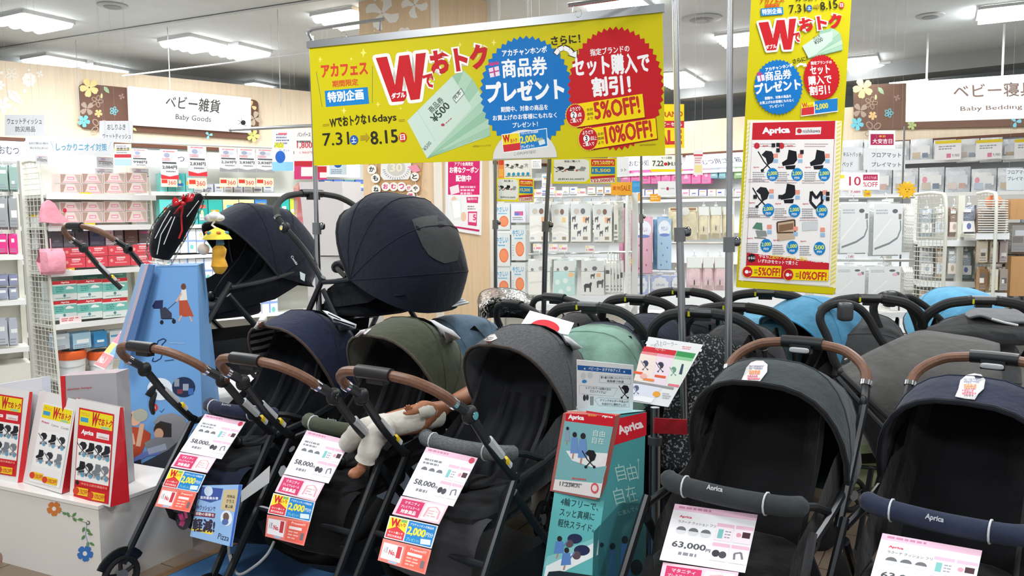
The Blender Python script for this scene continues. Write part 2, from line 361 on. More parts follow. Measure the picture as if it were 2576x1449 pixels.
# the pillar
pb, pc, pd = W(905, 120, 7.45), W(1090, 120, 7.0), W(1234, 120, 7.5)
pm = MB(); q = [pb, pc, pd, V((pd.x-.35, pd.y+.6, 0)), V((pb.x+.1, pb.y+.7, 0))]
vs = [(p.x, p.y, z) for z in (0, CEIL) for p in q]
pm.add(vs, [(i, (i+1) % 5, 5+(i+1) % 5, 5+i) for i in range(5)], mat('#e2c5a0', 'wood')); pil = struct('wall_pillar', pm)
MB().box((pc.x+.02, pc.y-.01, CEIL/2), (.07, .03, CEIL), mat('#ebe3d6', 'wood')).build('corner_trim', pil)
MB().box((pd.x-.01, pd.y-.015, CEIL/2), (.035, .03, CEIL), mat('#efe9de', 'wood')).build('corner_trim', pil)
def plane_of(a, b):  # vertical plane through a and b, as a four-corner list
    a, b = V(a), V(b); return [V((a.x, a.y, 3.4)), V((b.x, b.y, 3.4)), V((b.x, b.y, 0)), V((a.x, a.y, 0))]
s = Sheet(plane_of(pb, pc), photo=(750, 0, 2.712))
s.k = 24
def propeller(x, y, sc, rot):
    for k in range(4):
        a = rot+k*PI/2; ca, sa = math.cos(a), math.sin(a)
        s.poly([(x+sc*(ca*u-sa*v), y+sc*(sa*u+ca*v)) for u, v in ((.05, -.06), (.5, -.12), (.9, -.34), (1.02, -.1), (.95, .22), (.6, .4), (.3, .22), (.05, .08))], '#f6f2ec')
propeller(575, 90, 115, .35); propeller(795, 35, 90, .1); s.disc(710, 222, 26, 34, '#f6f2ec'); s.disc(745, 215, 20, 30, '#f6f2ec'); propeller(560, -40, 60, .9)
o = s.mb.build('flower_decal', pil, smooth=0)
# flower decals on the fascia at the far left
s = Sheet(plane_of(L0, L0+LD*5), photo=(0, 0, 3.22)); s.k = 48
outline_flower(s, 95, 605, 55, 5, '#fffaf2', 7, .3); flower(s, 235, 645, 60, 8, '#fffaf2', .2, .3); flower(s, 322, 600, 30, 4, '#fffaf2', .5)
leaf(s, 60, 730, 165, '#fffaf2', .75); flower(s, 25, 850, 70, 5, '#fffaf2', .2, .3); flower(s, 0, 690, 40, 5, '#fffaf2'); s.line([(80, 735), (170, 830)], 4, '#e8cba6')
for x, y, r in ((235, 568, 12), (12, 590, 14), (198, 737, 16), (125, 888, 15), (30, 880, 20)): s.disc(x, y, r, r, '#fffaf2', 12)
s.mb.build('flower_decal', bpy.data.objects['trim_1'], smooth=0)
# ------------------------------------------- the two big department signs
def flowered_panel(s, X, Y, k=1):
    f = lambda x, y, r, n, m, rot=0, wd=.34: flower(s, X+x*k, Y+y*k, r*k, n, m, rot, wd)
    f(70, 20, 80, 5, '#f0dd9a', .5); outline_flower(s, X+135*k, Y+135*k, 52*k, 5, '#b79f8a', 6*k); f(50, 195, 62, 4, '#b5a292', .9)
    f(147, 235, 34, 5, '#f3c98b', .3); outline_flower(s, X+275*k, Y+215*k, 36*k, 5, '#7fd0dd', 7*k); f(25, 300, 52, 5, '#7fd3e3', .2); outline_flower(s, X+150*k, Y+345*k, 75*k, 4, '#b79f8a', 8*k, .9)
    f(340, 95, 26, 4, '#a98b83', .4); leaf(s, X+190*k, Y+10*k, 75*k, '#a9c9a0', .9); s.disc(X+172*k, Y+90*k, 9*k, 22*k, '#e8dfa0', 10)
mbrown = mat('#6a4330', 'wall', rough=.5)
sl = plane_of(L0+LN*.05, L0+LD*5+LN*.05)
def onplane(pts, pl, off=0):
    s = Sheet(pl, photo=(0, 0, 1)); return [s.at(x, y, off/s.step) for x, y in pts]
r = thing('department_sign', 'white baby goods sign on a brown flowered panel on the left fascia', 'sign', onplane([(410, 350)], sl)[0])
def rr(pts_in, rad_px=14):
    (x0, y0), (x1, y1), (x2, y2), (x3, y3) = pts_in; out = []
    for (cx, cy), (ax, ay), (bx, by) in (((x0, y0), (x3, y3), (x1, y1)), ((x1, y1), (x0, y0), (x2, y2)), ((x2, y2), (x1, y1), (x3, y3)), ((x3, y3), (x2, y2), (x0, y0))):
        la = math.hypot(ax-cx, ay-cy); lb = math.hypot(bx-cx, by-cy); A = (cx+(ax-cx)/la*rad_px, cy+(ay-cy)/la*rad_px); B = (cx+(bx-cx)/lb*rad_px, cy+(by-cy)/lb*rad_px)
        for t in (0, .25, .5, .75, 1): out.append(((1-t)**2*A[0]+2*t*(1-t)*cx+t*t*B[0], (1-t)**2*A[1]+2*t*(1-t)*cy+t*t*B[1]))
    return out
def solid(pts3, n, th, m, name, parent):
    mb = MB(); k = len(pts3); mb.add(list(pts3)+[p-n*th for p in pts3], [tuple(range(k)), tuple(range(k, 2*k))[::-1]]+[(i, k+i, k+(i+1) % k, (i+1) % k) for i in range(k)], m); return mb.build(name, parent, smooth=0)
solid(onplane(rr([(199, 209), (650, 252), (652, 352), (203, 322)]), sl), LN, .045, mbrown, 'back_panel', r)
solid(onplane([(319, 219), (626, 248), (626, 335), (323, 315)], sl, .07), LN, .06, mat('#ffffff', 'lit', e=.35), 'light_box', r)
s = Sheet(sl, photo=(0, 0, 3.22)); s.k = 28; flowered_panel(s, 655, 690, .97)
flower(s, 2035, 860, 45, 3, '#f3d9a0', .5); flower(s, 2060, 960, 60, 4, '#c9bba6', .3); flower(s, 2050, 1100, 52, 5, '#dfe38a', .1); flower(s, 1690, 1095, 32, 3, '#8fd8ea', -2.3); leaf(s, 1075, 1035, 40, '#cfe08f', .7)
s.k = 2160
s.text('ベビー雑貨', 1318, 880, 1752, 925, 105, '#4c4a48', .02); s.text('Baby Goods', 1398, 985, 1683, 1008, 55, '#4c4a48', .012)
s.disc(1945, 1000, 20, 20, '#2c2c2c'); s.line([(1935, 985), (1925, 960)], 4, '#333333'); s.line([(1900, 980), (1930, 995), (1905, 1015)], 4, '#333333'); s.line([(1950, 1015), (1975, 1030)], 4, '#333333')
s.prt(r)
# right: a white light box hung in front of a brown panel
pr = [W(2280, 205, 9.0), W(2576, 186, 8.4), W(2576, 298, 8.4), W(2278, 306, 9.0)]
e1 = pr[1]-pr[0]; rp = plane_of(pr[0], pr[0]+V((e1.x, e1.y, 0)))
r = thing('department_sign', 'white baby bedding sign hung before the brown flowered panel at the right', 'sign', onplane([(2430, 306)], rp)[0])
nrm = Sheet(rp).n
solid(onplane([(2280, 207), (2640, 182), (2640, 295), (2278, 306)], rp), nrm, .06, mat('#eef6f4', 'lit', e=.3), 'light_box', r)
for q in ((2521, 190, 160), (2330, 198, 165)):
    p = onplane([(q[0], q[1])], rp)[0]-nrm*.03; MB().tube([p, (p.x, p.y, CEIL)], [.012, .012], mat('#d9dbdb', 'plastic'), 6).build('hanger_rod', r)
s = Sheet(rp, photo=(2080, 100, 2.0704)); s.k = 144
s.text('ベビー寝具', 662, 305, 1090, 290, 72, '#54423a', .02); s.text('Baby Bedding', 697, 378, 1018, 366, 30, '#54423a', .012); s.prt(r)
rb = plane_of(Q0+RN*.05-RD*2, Q0+RD*3+RN*.05)
r = thing('flower_panel', 'brown panel with pastel flowers left of the baby bedding sign', 'sign', onplane([(2200, 325)], rb)[0])
solid(onplane(rr([(2146, 214), (2640, 196), (2640, 316), (2148, 327)]), rb), RN, .045, mat('#7b5d4e', 'wall'), 'back_panel', r)
s = Sheet(rb, photo=(2080, 100, 2.0704)); s.k = 48; flowered_panel(s, 142, 240, .66); flower(s, 985, 428, 30, 3, '#8fd8ea', -2.3); flower(s, 443, 445, 24, 5, '#b9c98a'); s.prt(r)
# ================================================================ STROLLERS
BLK = mat('#17181a', 'plastic'); BLK2 = mat('#1e2023', 'plastic', rough=.35); RUB = mat('#151516', 'rubber'); CHR = mat('#dfe2e6', 'chrome'); LEA = mat('#6e4b37', 'leather')
DARKF = mat('#101113', 'fabric'); FOAM = mat('#1f2022', 'rubber'); GREYP = mat('#77797b', 'plastic')
def hood_surface(w, py, pz, ribs, n=17, sub=4, e=.72, k=1.0, sag=.012):
    rows = []; R = []
    for i in range(len(ribs)-1):
        a0, l0 = ribs[i][:2]; a1, l1 = ribs[i+1][:2]
        for j in range(sub):
            t = j/sub; R.append((a0+(a1-a0)*t, (l0+(l1-l0)*t)-sag*math.sin(PI*t)))
    R.append(ribs[-1][:2])
    for a, l in R:
        a = rad(a); row = []
        for j in range(n):
            f = -PI/2+PI*j/(n-1); sx = math.copysign(abs(math.sin(f))**e, math.sin(f)); c = max(0, math.cos(f))**e
            row.append(V((w*k*sx*(1 if c > .02 else .98), py+l*k*c*math.cos(a), pz+l*k*c*math.sin(a))))
        rows.append(row)
    return rows
def wheel(parent, x, y, r=.085, th=.028):
    rows = []
    for i in range(9):
        a = 2*PI*i/8; rows.append([(x+th/2*math.cos(a), y+(r-.014+.014*math.sin(a))*math.cos(b), r+(r-.014+.014*math.sin(a))*math.sin(b)) for b in [2*PI*j/24 for j in range(24)]])
    o = MB().grid(rows, RUB, loop=True).build('wheel', parent, local=True)
    h = MB().cyl((x-th*.4, y, r), (x+th*.4, y, r), r*.3, GREYP, 14)
    for k in range(5):
        a = 2*PI*k/5+.3; h.tube([(x, y+r*.25*math.cos(a), r+r*.25*math.sin(a)), (x, y+r*.85*math.cos(a), r+r*.85*math.sin(a))], [.009, .007], BLK2, 6)
    h.build('wheel_hub', o, local=True); return o
def stroller(label, x, y, z, yaw, o, sc=1):
    """local frame: the child faces +Y; -X is on the left of someone facing the child's face from the front"""
    r = thing('stroller', label, 'stroller', (x, y, z), PI-rad(yaw), o.get('group')); r.scale = (sc,)*3
    MW[r.name] = MW[r.name] @ Matrix.Scale(sc, 4)
    B = lambda mb, nm, p=None, sm=.6: mb.build(nm, p or r, local=True, smooth=sm)
    fab = o['fab']; lining = o.get('lining', DARKF); seat = o.get('seat', DARKF); grip = o.get('grip', LEA); fr = o.get('frame', BLK2)
    # chassis
    if o.get('chassis', 1):
        for sx in (-1, 1):
            B(MB().tube(cr([(sx*.245, .09, .665), (sx*.25, .27, .41), (sx*.255, .46, .13)], 4), .0125, fr, 8, flat=1.3), 'front_leg')
            B(MB().tube(cr([(sx*.24, .10, .60), (sx*.25, -.10, .36), (sx*.26, -.36, .12)], 4), .0125, fr, 8, flat=1.3), 'rear_leg')
            B(MB().tube(cr([(sx*.235, -.3, .70), (sx*.24, -.1, .66), (sx*.245, .09, .64)], 4), .013, fr, 8), 'side_rail')
            wheel(r, sx*.255, .47); wheel(r, sx*.262, -.37, .09)
            B(MB().tube([(sx*.255, .47+.1*math.cos(a), .085+.1*math.sin(a)) for a in [rad(30+12*q) for q in range(11)]], [.009]*11, BLK, 6, flat=2), 'wheel_fender')
        B(MB().tube([(-.25, .27, .41), (.25, .27, .41)], .011, fr), 'cross_bar'); B(MB().tube([(-.26, -.3, .17), (.26, -.3, .17)], .011, fr), 'rear_axle')
        rows = []
        for i in range(9):
            v = i/8; yy = -.33+.62*v; hz = .30-.14*math.sin(PI*v)
            rows.append([(-.235, yy, .36), (-.225, yy, hz+.05), (-.18, yy, hz-.02), (0, yy, hz-.05), (.18, yy, hz-.02), (.225, yy, hz+.05), (.235, yy, .36)])
        B(MB().grid(rows, o.get('basketm', mat('#141517', 'mesh'))), 'basket')
    # seat
    if o.get('seatshell', 1):
        rows = []
        for v in range(9):
            t = v/8; yy = -.12-.32*t; zz = .50+.44*t
            rows.append([V((sx*.185*(1-.12*t*t), yy+(.10 if abs(sx) > .9 else (.045 if abs(sx) > .75 else 0))+.015*math.sin(9*t), zz+(.05 if abs(sx) > .9 else 0))) for sx in (-1, -.92, -.8, -.5, -.2, 0, .2, .5, .8, .92, 1)])
        B(MB().grid(rows, seat), 'backrest')
        B(MB().ell((0, .04, .505), (.19, .2, .045), seat, .45, rmat()), 'seat_cushion')
        lc = o.get('legrest', seat); rows = []
        for v in range(8):
            t = v/7; yy = .20+.10*math.sin(t*1.5); zz = .535-.2*t*t-.02*t
            rows.append([V((sx*(.2-.02*t), yy-.03*sx*sx, zz-.015*sx*sx)) for sx in (-1, -.8, -.5, -.2, 0, .2, .5, .8, 1)])
        g = MB().grid(rows, lc); g.tube(cr([V((sx*.185, .29-.03*sx*sx, .325)) for sx in (-1, -.5, 0, .5, 1)], 3), .02, lc, 7); B(g, 'leg_rest')
        for sx in (-1, 1): B(MB().grid([[(sx*.19, -.36, .62), (sx*.2, -.36, .80)], [(sx*.2, -.2, .55), (sx*.21, -.22, .78)], [(sx*.2, 0, .52), (sx*.21, -.05, .68)], [(sx*.2, .15, .5), (sx*.2, .12, .6)]], seat), 'side_panel')
        for sx in ((-1, 1) if o.get('harness', 1) else ()): B(MB().tube(cr([(sx*.06, -.30, .86), (sx*.065, -.2, .70), (sx*.05, -.03, .57), (0, .07, .565)], 4), .014, mat('#151619', 'fabric'), 6, flat=.35), 'harness_strap')
        B(MB().ell((0, .075, .575), (.03, .02, .03), BLK), 'buckle')
    # handle
    hm = o.get('mode', 'front')
    if hm != 'none':
        s_ = 1 if hm == 'reverse' else -1
        cy, cz, ky, kz, hy, hz = (.40, .965, .33, .915, .50, 1.05) if s_ > 0 else (-.49, .965, -.45, .905, -.575, 1.068)
        hz += o.get('hz', 0); W_ = o.get('hw', .23)
        for sx in (-1, 1):
            ay, az = (.10, .65) if s_ > 0 else (-.15, .60)
            arm = B(MB().tube(cr([(sx*.245, ay, az), (sx*.242, (ky+ay)/2+.01, (kz+az)/2), (sx*(W_+.005), ky, kz), (sx*W_, cy, cz)], 4), [.0135]*13, fr, 8, flat=1.25), 'handle_arm')
            jr = 1 if s_ > 0 else .62; B(MB().ell((sx*(W_+.006*jr), ky, kz), (.020*jr, .028*jr, .030), BLK, .8), 'joint', arm)
            if s_ > 0: B(MB().cyl((sx*(W_+.028), ky, kz), (sx*(W_+.031), ky, kz), .013, CHR, 12), 'joint_cap', arm)
            d = V((0, cy-ky, cz-kz)).normalized()*.02
            B(MB().cyl(V((sx*W_, cy, cz))-d*.3, V((sx*W_, cy, cz))+d*.5, .0195, CHR, 14), 'clasp_ring', arm)
            if o.get('armtag', 0):
                p0, p1 = V((sx*.2437, ky*.62+.04, kz*.62+.65*.38)), V((sx*.2445, ky*.36+.06, kz*.36+.65*.64)); ex = V((-.016, 0, 0))
                B(MB().tube([p0, p1], .0155, mat('#b9bcbe', 'paper'), 8, flat=1.2), 'arm_label', arm)
                q0, q1 = p1+(p1-p0)*.25, p1+(p1-p0)*.62; B(MB().tube([q0, q0.lerp(q1, .45)], .0152, mat('#e3c21c', 'paper'), 8, flat=1.2), 'arm_label', arm); B(MB().tube([q0.lerp(q1, .45), q1], .0152, mat('#c4c6c8', 'paper'), 8, flat=1.2), 'arm_label', arm)
            pts = [(sx*(.05+(W_-.05)*math.cos(t)), cy+(hy-cy)*math.sin(t), cz+(hz-cz)*math.sin(t)) for t in (0, .28, .56, .84, 1.12, PI/2)]
            g = B(MB().tube(cr(pts, 5), .0165 if not o.get('foam') else .0245, grip, 10), 'handle_grip')
        hub = MB().tube(cr([(-.07, hy, hz), (-.03, hy+s_*.002, hz+.001), (.03, hy+s_*.002, hz+.001), (.07, hy, hz)], 2), .0215, BLK, 12); hub.box((0, hy+(-s_)*.012, hz-.02), (.07, .03, .03), BLK); hb = B(hub, 'handle_hub')
        if o.get('foam'):
            B(MB().box((-.05, hy+s_*.019, hz-.004), (.009, .01, .022), mat('#c8c616', 'plastic')), 'release_button', hb)
            B(MB().box((0, hy+s_*.019, hz+.010), (.09, .008, .012), GREYP), 'hub_plate', hb)
        if o.get('switch'): B(MB().ell((0, hy+.034, hz-.022), (.034, .006, .009), mat('#b8bbbe', 'plastic'), .5), 'slide_switch', hb)
    # bumper bar
    if o.get('bumper') is not None:
        bm = o['bumper']; pts = cr([(-.205, .03, .712), (-.15, .082, .718), (0, .105, .72), (.15, .082, .718), (.205, .03, .712)], 4)
        k = len(pts); bar = B(MB().tube(pts, [.02]+[.0285]*(k-2)+[.02], bm, 12), 'bumper_bar')
        B(MB().tube([(-.235, -.08, .67), (-.222, -.0, .705), (-.2, .035, .712)], .012, BLK), 'bumper_mount', bar); B(MB().tube([(.235, -.08, .67), (.222, -.0, .705), (.2, .035, .712)], .012, BLK), 'bumper_mount', bar)
        for sx in (-.12, .12):
            yy = .105-.023*(sx/.15)**2; B(MB().tube([(sx, yy+.031*math.cos(a), .719+.031*math.sin(a)) for a in [rad(-90+30*q) for q in range(13)]], .0028, mat('#c9cccf', 'fabric'), 6), 'hang_cord', bar)
    # hood
    if o.get('hood', 1):
        w_, py, pz = o.get('w', .225), o.get('py', -.32), o.get('pz', .72); ribs = o.get('ribs', [(59, .385), (92, .385), (128, .365), (168, .33)])
        rows = hood_surface(w_, py, pz, ribs, sag=o.get('sag', .012)); h = B(MB().grid(rows, fab), 'hood', sm=1.2)
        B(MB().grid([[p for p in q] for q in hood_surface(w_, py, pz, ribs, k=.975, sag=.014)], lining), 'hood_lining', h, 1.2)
        B(MB().tube(rows[0], o.get('rimr', .006), o.get('rim', mat('#3b332e', 'fabric')), 8), 'hood_rim', h)
        for i in range(1, len(ribs)-1):
            B(MB().tube([p for p in hood_surface(w_, py, pz, [ribs[i], ribs[i]], sub=1, k=.962, sag=0)[0]], .0045, o.get('ribm', mat('#3a3b3d', 'fabric')), 6), 'hood_rib', h)
        for i in range(1, len(ribs)-1):
            B(MB().tube(hood_surface(w_, py, pz, [ribs[i], ribs[i]], sub=1, k=1.002, sag=0)[0], .0022, fab, 5), 'hood_seam', h)
        # back curtain from the last rib down to the backrest
        last = hood_surface(w_, py, pz, [ribs[-1], ribs[-1]], sub=1)[0]; low = [V((p.x*.82, -.46-.02*(1-abs(p.x)/w_), .60)) for p in last]
        B(MB().grid([last, [a.lerp(b, .5) for a, b in zip(last, low)], low], fab), 'back_curtain', h, 1.2)
        if o.get('flap'):    # half-moon window flap lying on the crown
            a0, a1 = o['flap']; q = []
            rws = hood_surface(w_, py, pz, [(a0, ribs[1][1]), (a1, ribs[2][1])], n=17, sub=6, k=1.006, sag=.004)
            g = []
            for i, rw in enumerate(rws):
                t = i/(len(rws)-1); hw_ = math.sqrt(max(0, 1-t*t)); c = 8; span = max(.4, 3.6*hw_); g.append([rw[8].lerp(rw[8+(1 if k > 0 else -1)*min(8, int(abs(k)*span/4)+1)], 0) if k == 0 else interp(rw, 8+k*span/4) for k in (-4, -3, -2, -1, 0, 1, 2, 3, 4)])
            B(MB().grid(g, o.get('flapm', mat('#232528', 'fabric'))), 'window_flap', h, 1.2)
    return r
def interp(row, i):
    i = max(0, min(len(row)-1.001, i)); k = int(i); return row[k].lerp(row[k+1], i-k)
def fabm(h, kind='fabric'): return mat(h, kind)
NAVY = fabm('#1b2238'); NAVY2 = fabm('#131a2c')
common = dict(mode='reverse', armtag=1, chassis=1)
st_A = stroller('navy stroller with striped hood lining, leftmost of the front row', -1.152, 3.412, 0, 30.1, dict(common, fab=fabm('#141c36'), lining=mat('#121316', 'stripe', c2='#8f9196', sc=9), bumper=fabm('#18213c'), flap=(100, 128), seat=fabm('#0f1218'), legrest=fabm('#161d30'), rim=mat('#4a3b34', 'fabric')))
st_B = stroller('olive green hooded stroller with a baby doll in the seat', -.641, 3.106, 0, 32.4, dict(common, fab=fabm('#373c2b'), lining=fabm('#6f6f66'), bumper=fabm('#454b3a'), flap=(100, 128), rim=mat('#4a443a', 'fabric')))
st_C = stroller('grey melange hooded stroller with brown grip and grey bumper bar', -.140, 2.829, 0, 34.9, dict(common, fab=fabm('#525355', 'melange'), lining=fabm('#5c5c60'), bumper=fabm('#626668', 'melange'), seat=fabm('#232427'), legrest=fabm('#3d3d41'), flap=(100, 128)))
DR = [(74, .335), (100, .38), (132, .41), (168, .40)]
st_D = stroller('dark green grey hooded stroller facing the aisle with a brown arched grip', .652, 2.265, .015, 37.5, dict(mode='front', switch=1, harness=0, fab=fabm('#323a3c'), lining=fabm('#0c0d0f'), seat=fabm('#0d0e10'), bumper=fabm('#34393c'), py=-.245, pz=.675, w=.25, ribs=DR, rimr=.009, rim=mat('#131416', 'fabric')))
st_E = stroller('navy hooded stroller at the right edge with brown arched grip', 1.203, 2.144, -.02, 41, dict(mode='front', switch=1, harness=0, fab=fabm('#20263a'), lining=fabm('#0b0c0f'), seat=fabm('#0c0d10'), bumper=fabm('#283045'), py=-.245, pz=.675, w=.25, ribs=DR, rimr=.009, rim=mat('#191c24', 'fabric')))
# ================================================================ BANNERS, POLES
def voucher_fan(s, pts, piv, m1='#b4d6bb'):
    # fan of green gift vouchers; pts: arc points, piv: pivot
    cols = ['#9cc7a8', '#b5d7bb', '#a5cdb0', '#c0dec4', '#aed3b7']
    for i in range(len(pts)-1):
        s.poly([piv, pts[i], pts[i+1]], cols[i % 5]); s.line([piv, pts[i+1]], 3, '#7fae8e')
def main_banner(s):
    for x, y, r in ((445, 360, 34), (150, 405, 22), (362, 402, 16), (1335, 290, 26), (1104, 305, 18), (313, 755, 26), (545, 712, 22), (700, 740, 12), (745, 345, 12)):
        s.poly([(x, y-r), (x+r*.2, y-r*.2), (x+r*.7, y), (x+r*.2, y+r*.2), (x, y+r), (x-r*.2, y+r*.2), (x-r*.7, y), (x-r*.2, y-r*.2)], '#f6ee7a')
    s.text('アカフェス', 163, 528, 475, 506, 84, '#d8492a', .045); s.text('期間限定', 236, 596, 410, 580, 44, '#d8492a', .03)
    s.poly([(181, 620), (474, 594), (485, 708), (190, 730)], '#1c86cf'); s.text('特別企画', 206, 698, 446, 676, 68, '#ffffff', .045)
    s.line([(124, 490), (164, 728)], 4, '#7f9250'); s.line([(508, 450), (506, 703)], 4, '#7f9250')
    voucher_fan(s, [(1050, 520), (1130, 480), (1190, 540), (1232, 610), (1262, 680), (1285, 745), (1300, 810), (1308, 870), (1312, 925), (1190, 960), (1080, 995), (990, 1020)], (880, 1080))
    s.poly([(745, 825), (1052, 520), (1188, 735), (1085, 850), (960, 985), (880, 1080)], '#cfe3d4')
    s.line([(812, 752), (935, 960)], 2, '#a9c4ae'); s.text('商品券', 915, 775, 1000, 690, 46, '#4c5b50', .02); s.text('¥500', 938, 838, 1040, 728, 52, '#3f4a43', .03)
    s.poly([(1052, 668), (1112, 600), (1136, 640), (1078, 706)], '#5a665e'); s.poly([(1057, 668), (1111, 607), (1131, 640), (1079, 699)], '#e6f0e8'); s.text('見本', 1074, 684, 1118, 634, 28, '#4c5b50', .02)
    s.disc(988, 852, 13, 10, '#b5485a'); s.lines(1008, 838, 1060, 1, 8, 8, '#b5485a', 3, -.9); s.text('¥500', 868, 1032, 912, 978, 26, '#6f7f74', .02)
    Wp = [(530, 396), (607, 386), (662, 580), (690, 382), (758, 374), (795, 566), (803, 368), (872, 360), (830, 676), (768, 684), (722, 520), (702, 690), (640, 697)]
    s.line(Wp+[Wp[0]], 46, '#fdfbf0')
    for q in Wp: s.disc(q[0], q[1], 23, 23, '#fdfbf0', 12)
    s.text('おトク', 920, 506, 1300, 452, 150, '#cc1d26', .06, edge='#fdfbf0', ew=.09); s.text('で', 864, 602, 930, 592, 88, '#cc1d26', .05, edge='#fdfbf0', ew=.12)
    s.poly(Wp, '#cc1d26'); s.poly([(636, 640), (660, 622), (738, 622), (742, 655), (722, 690), (640, 697)], '#cc1d26'); s.text('ダブル', 640, 673, 732, 664, 36, '#ffffff', .05)
    s.burst(1557, 628, 318, 385, '#1078c6', 46)
    T = lambda t, x0, y0, x1, y1, h, m='#ffffff', b=.03: s.text(t, x0, y0, x1, y1, h, m, b)
    T('アカチャンホンポ', 1395, 388, 1698, 360, 46); T('商品券', 1398, 530, 1700, 508, 122, b=.035); T('プレゼント', 1292, 697, 1815, 668, 132, b=.05)
    T('期間中、対象の商品を', 1385, 766, 1705, 748, 36); T('お買上げのお客様にもれなく', 1330, 824, 1765, 802, 36); T('プレゼント！', 1465, 872, 1636, 862, 34)
    s.poly([(1300, 468), (1368, 450), (1378, 515), (1312, 530)], '#f3e3ee'); s.line([(1334, 460), (1344, 522)], 10, '#c2468f'); s.line([(1304, 498), (1372, 482)], 9, '#c2468f'); s.disc(1320, 438, 22, 13, '#c2468f', 12); s.disc(1355, 432, 18, 12, '#c2468f', 12)
    s.burst(2168, 604, 330, 424, '#cb1b25', 50)
    T('指定ブランドの', 1996, 382, 2262, 352, 46); T('セット購入で', 1880, 520, 2398, 488, 128, b=.05); T('割引！', 2015, 657, 2270, 634, 122, b=.05)
    s.line([(1755, 372), (1775, 338), (1812, 322), (1850, 338), (1872, 362)], 40, '#4a3a20'); s.poly([(1838, 378), (1908, 340), (1905, 402)], '#4a3a20')
    s.line([(1757, 368), (1778, 340), (1812, 326), (1848, 342), (1868, 364)], 30, '#ffffff'); s.poly([(1846, 375), (1902, 347), (1900, 395)], '#ffffff')
    T('さらに！', 1730, 308, 1925, 290, 56, '#38321c', .04)
    for pts, t, x0, y0, x1, y1, cx, cy, n in (([(1885, 712), (2350, 640), (2366, 800), (1900, 868)], '5%OFF!', 2030, 812, 2334, 766, 1893, 788, '2'), ([(1962, 880), (2438, 806), (2450, 945), (1975, 1022)], '10%OFF!', 2104, 978, 2418, 930, 1980, 948, '3')):
        s.poly([(a+5, b+8) for a, b in pts], '#8c1219'); s.poly(pts, '#ffe000'); T(t, x0, y0, x1, y1, 108, '#c9322a', .045); s.burst(cx, cy, 72, 84, '#f2c84b', 26, .92); s.disc(cx, cy, 64, 76, '#cb1b25')
        T('よりどり', cx-38, cy-28, cx+34, cy-36, 26); T('点'if n == '2' else '点以上', cx+16, cy+10, cx+(44 if n == '2' else 58), cy+6, 28); s.disc(cx-12, cy-2, 22, 25, '#ffffff', 14); T(n, cx-20, cy+16, cx-4, cy+15, 36, '#333333', .02); T('ご購入で', cx-34, cy+52, cx+42, cy+44, 26)
        T('合計', x0-60, y0-52, x0-16, y0-58, 20, '#7d5a20'); T('価格', x0-58, y0-22, x0-14, y0-28, 20, '#7d5a20'); T('より', x0-56, y0+8, x0-18, y0+3, 20, '#7d5a20')
    T('Wでおトクな', 220, 870, 468, 844, 66, '#2f2a18', .03); T('16days', 484, 850, 672, 836, 62, '#2f2a18', .02); s.line([(168, 850), (212, 846)], 4, '#b8a020'); s.line([(168, 860), (212, 856)], 4, '#b8a020'); s.line([(686, 818), (728, 815)], 4, '#b8a020'); s.line([(686, 828), (728, 825)], 4, '#b8a020')
    T('7.31', 172, 996, 350, 984, 86, '#2c2a22', .005); s.disc(382, 955, 28, 33, '#2a63b5'); T('土', 366, 974, 398, 971, 36)
    s.poly([(425, 925), (462, 922), (462, 905), (490, 938), (463, 972), (462, 955), (427, 958)], '#b39b1e')
    T('8.15', 500, 986, 682, 970, 88, '#2c2a22', .02); s.disc(715, 937, 27, 33, '#d2392f'); T('日', 700, 956, 730, 953, 36)
    s.poly([(1328, 1084)]+[(1548+220*math.cos(PI+PI*k/16), 1084+200*math.sin(PI+PI*k/16)-9*(k/8-1)) for k in range(17)]+[(1768, 1072)], '#e4e2dc')
    s.poly([(1388, 918), (1697, 874), (1706, 1000), (1400, 1044)], '#ffffff'); s.poly([(1393, 922), (1508, 906), (1518, 1022), (1404, 1038)], '#f5dd28'); s.poly([(1398, 990), (1516, 974), (1518, 1022), (1404, 1038)], '#d6333b'); s.poly([(1512, 905), (1693, 880), (1701, 995), (1520, 1022)], '#1d82cb')
    T('W', 1402, 972, 1448, 966, 46, '#c81f2a', .05); T('おトク', 1452, 974, 1496, 968, 26, '#c81f2a', .04); T('アカチャンホンポの商品券', 1520, 922, 1640, 905, 17); T('2,000', 1522, 985, 1628, 970, 52, '#fbe83a', .045); T('円分', 1630, 968, 1672, 962, 24, '#fbe83a'); T('プレゼント!', 1522, 1014, 1610, 1003, 20); s.poly([(1638, 962), (1680, 950), (1688, 980), (1648, 992)], '#dff0ee')
    T('このPOPが目印', 1474, 1062, 1622, 1046, 22, '#6a6a66', .012); T('※写真はイメージです。', 1192, 1006, 1320, 998, 14, '#857a10', 0); s.lines(2330, 985, 2440, 1, 10, 9, '#b39b1e', 2, -.04)
MBC = quad3([(778, 117), (1666, 26), (1673, 391), (790, 417)], 3.95)
root = thing('wide_banner', 'wide yellow sale banner hanging between two chrome poles', 'banner', (MBC[0]+MBC[2])/2)
s = Sheet(MBC, photo=(750, 0, 2.712), step=.00002); s.board('#d6c908', .003, 'banner_sheet', root); main_banner(s); s.prt(root)
ex = (MBC[1]-MBC[0]).normalized(); ez = (MBC[0]-MBC[3]).normalized(); nb = s.n
mb = MB(); mb.box((0, 0, 0), (1, 1, 1), mat('#a4a6a8', 'metal', rough=.4), Matrix(((ex.x*((MBC[1]-MBC[0]).length+.02), nb.x*.016, ez.x*.034, 0), (ex.y*((MBC[1]-MBC[0]).length+.02), nb.y*.016, ez.y*.034, 0), (ex.z*((MBC[1]-MBC[0]).length+.02), nb.z*.016, ez.z*.034, 0), (0, 0, 0, 1))))
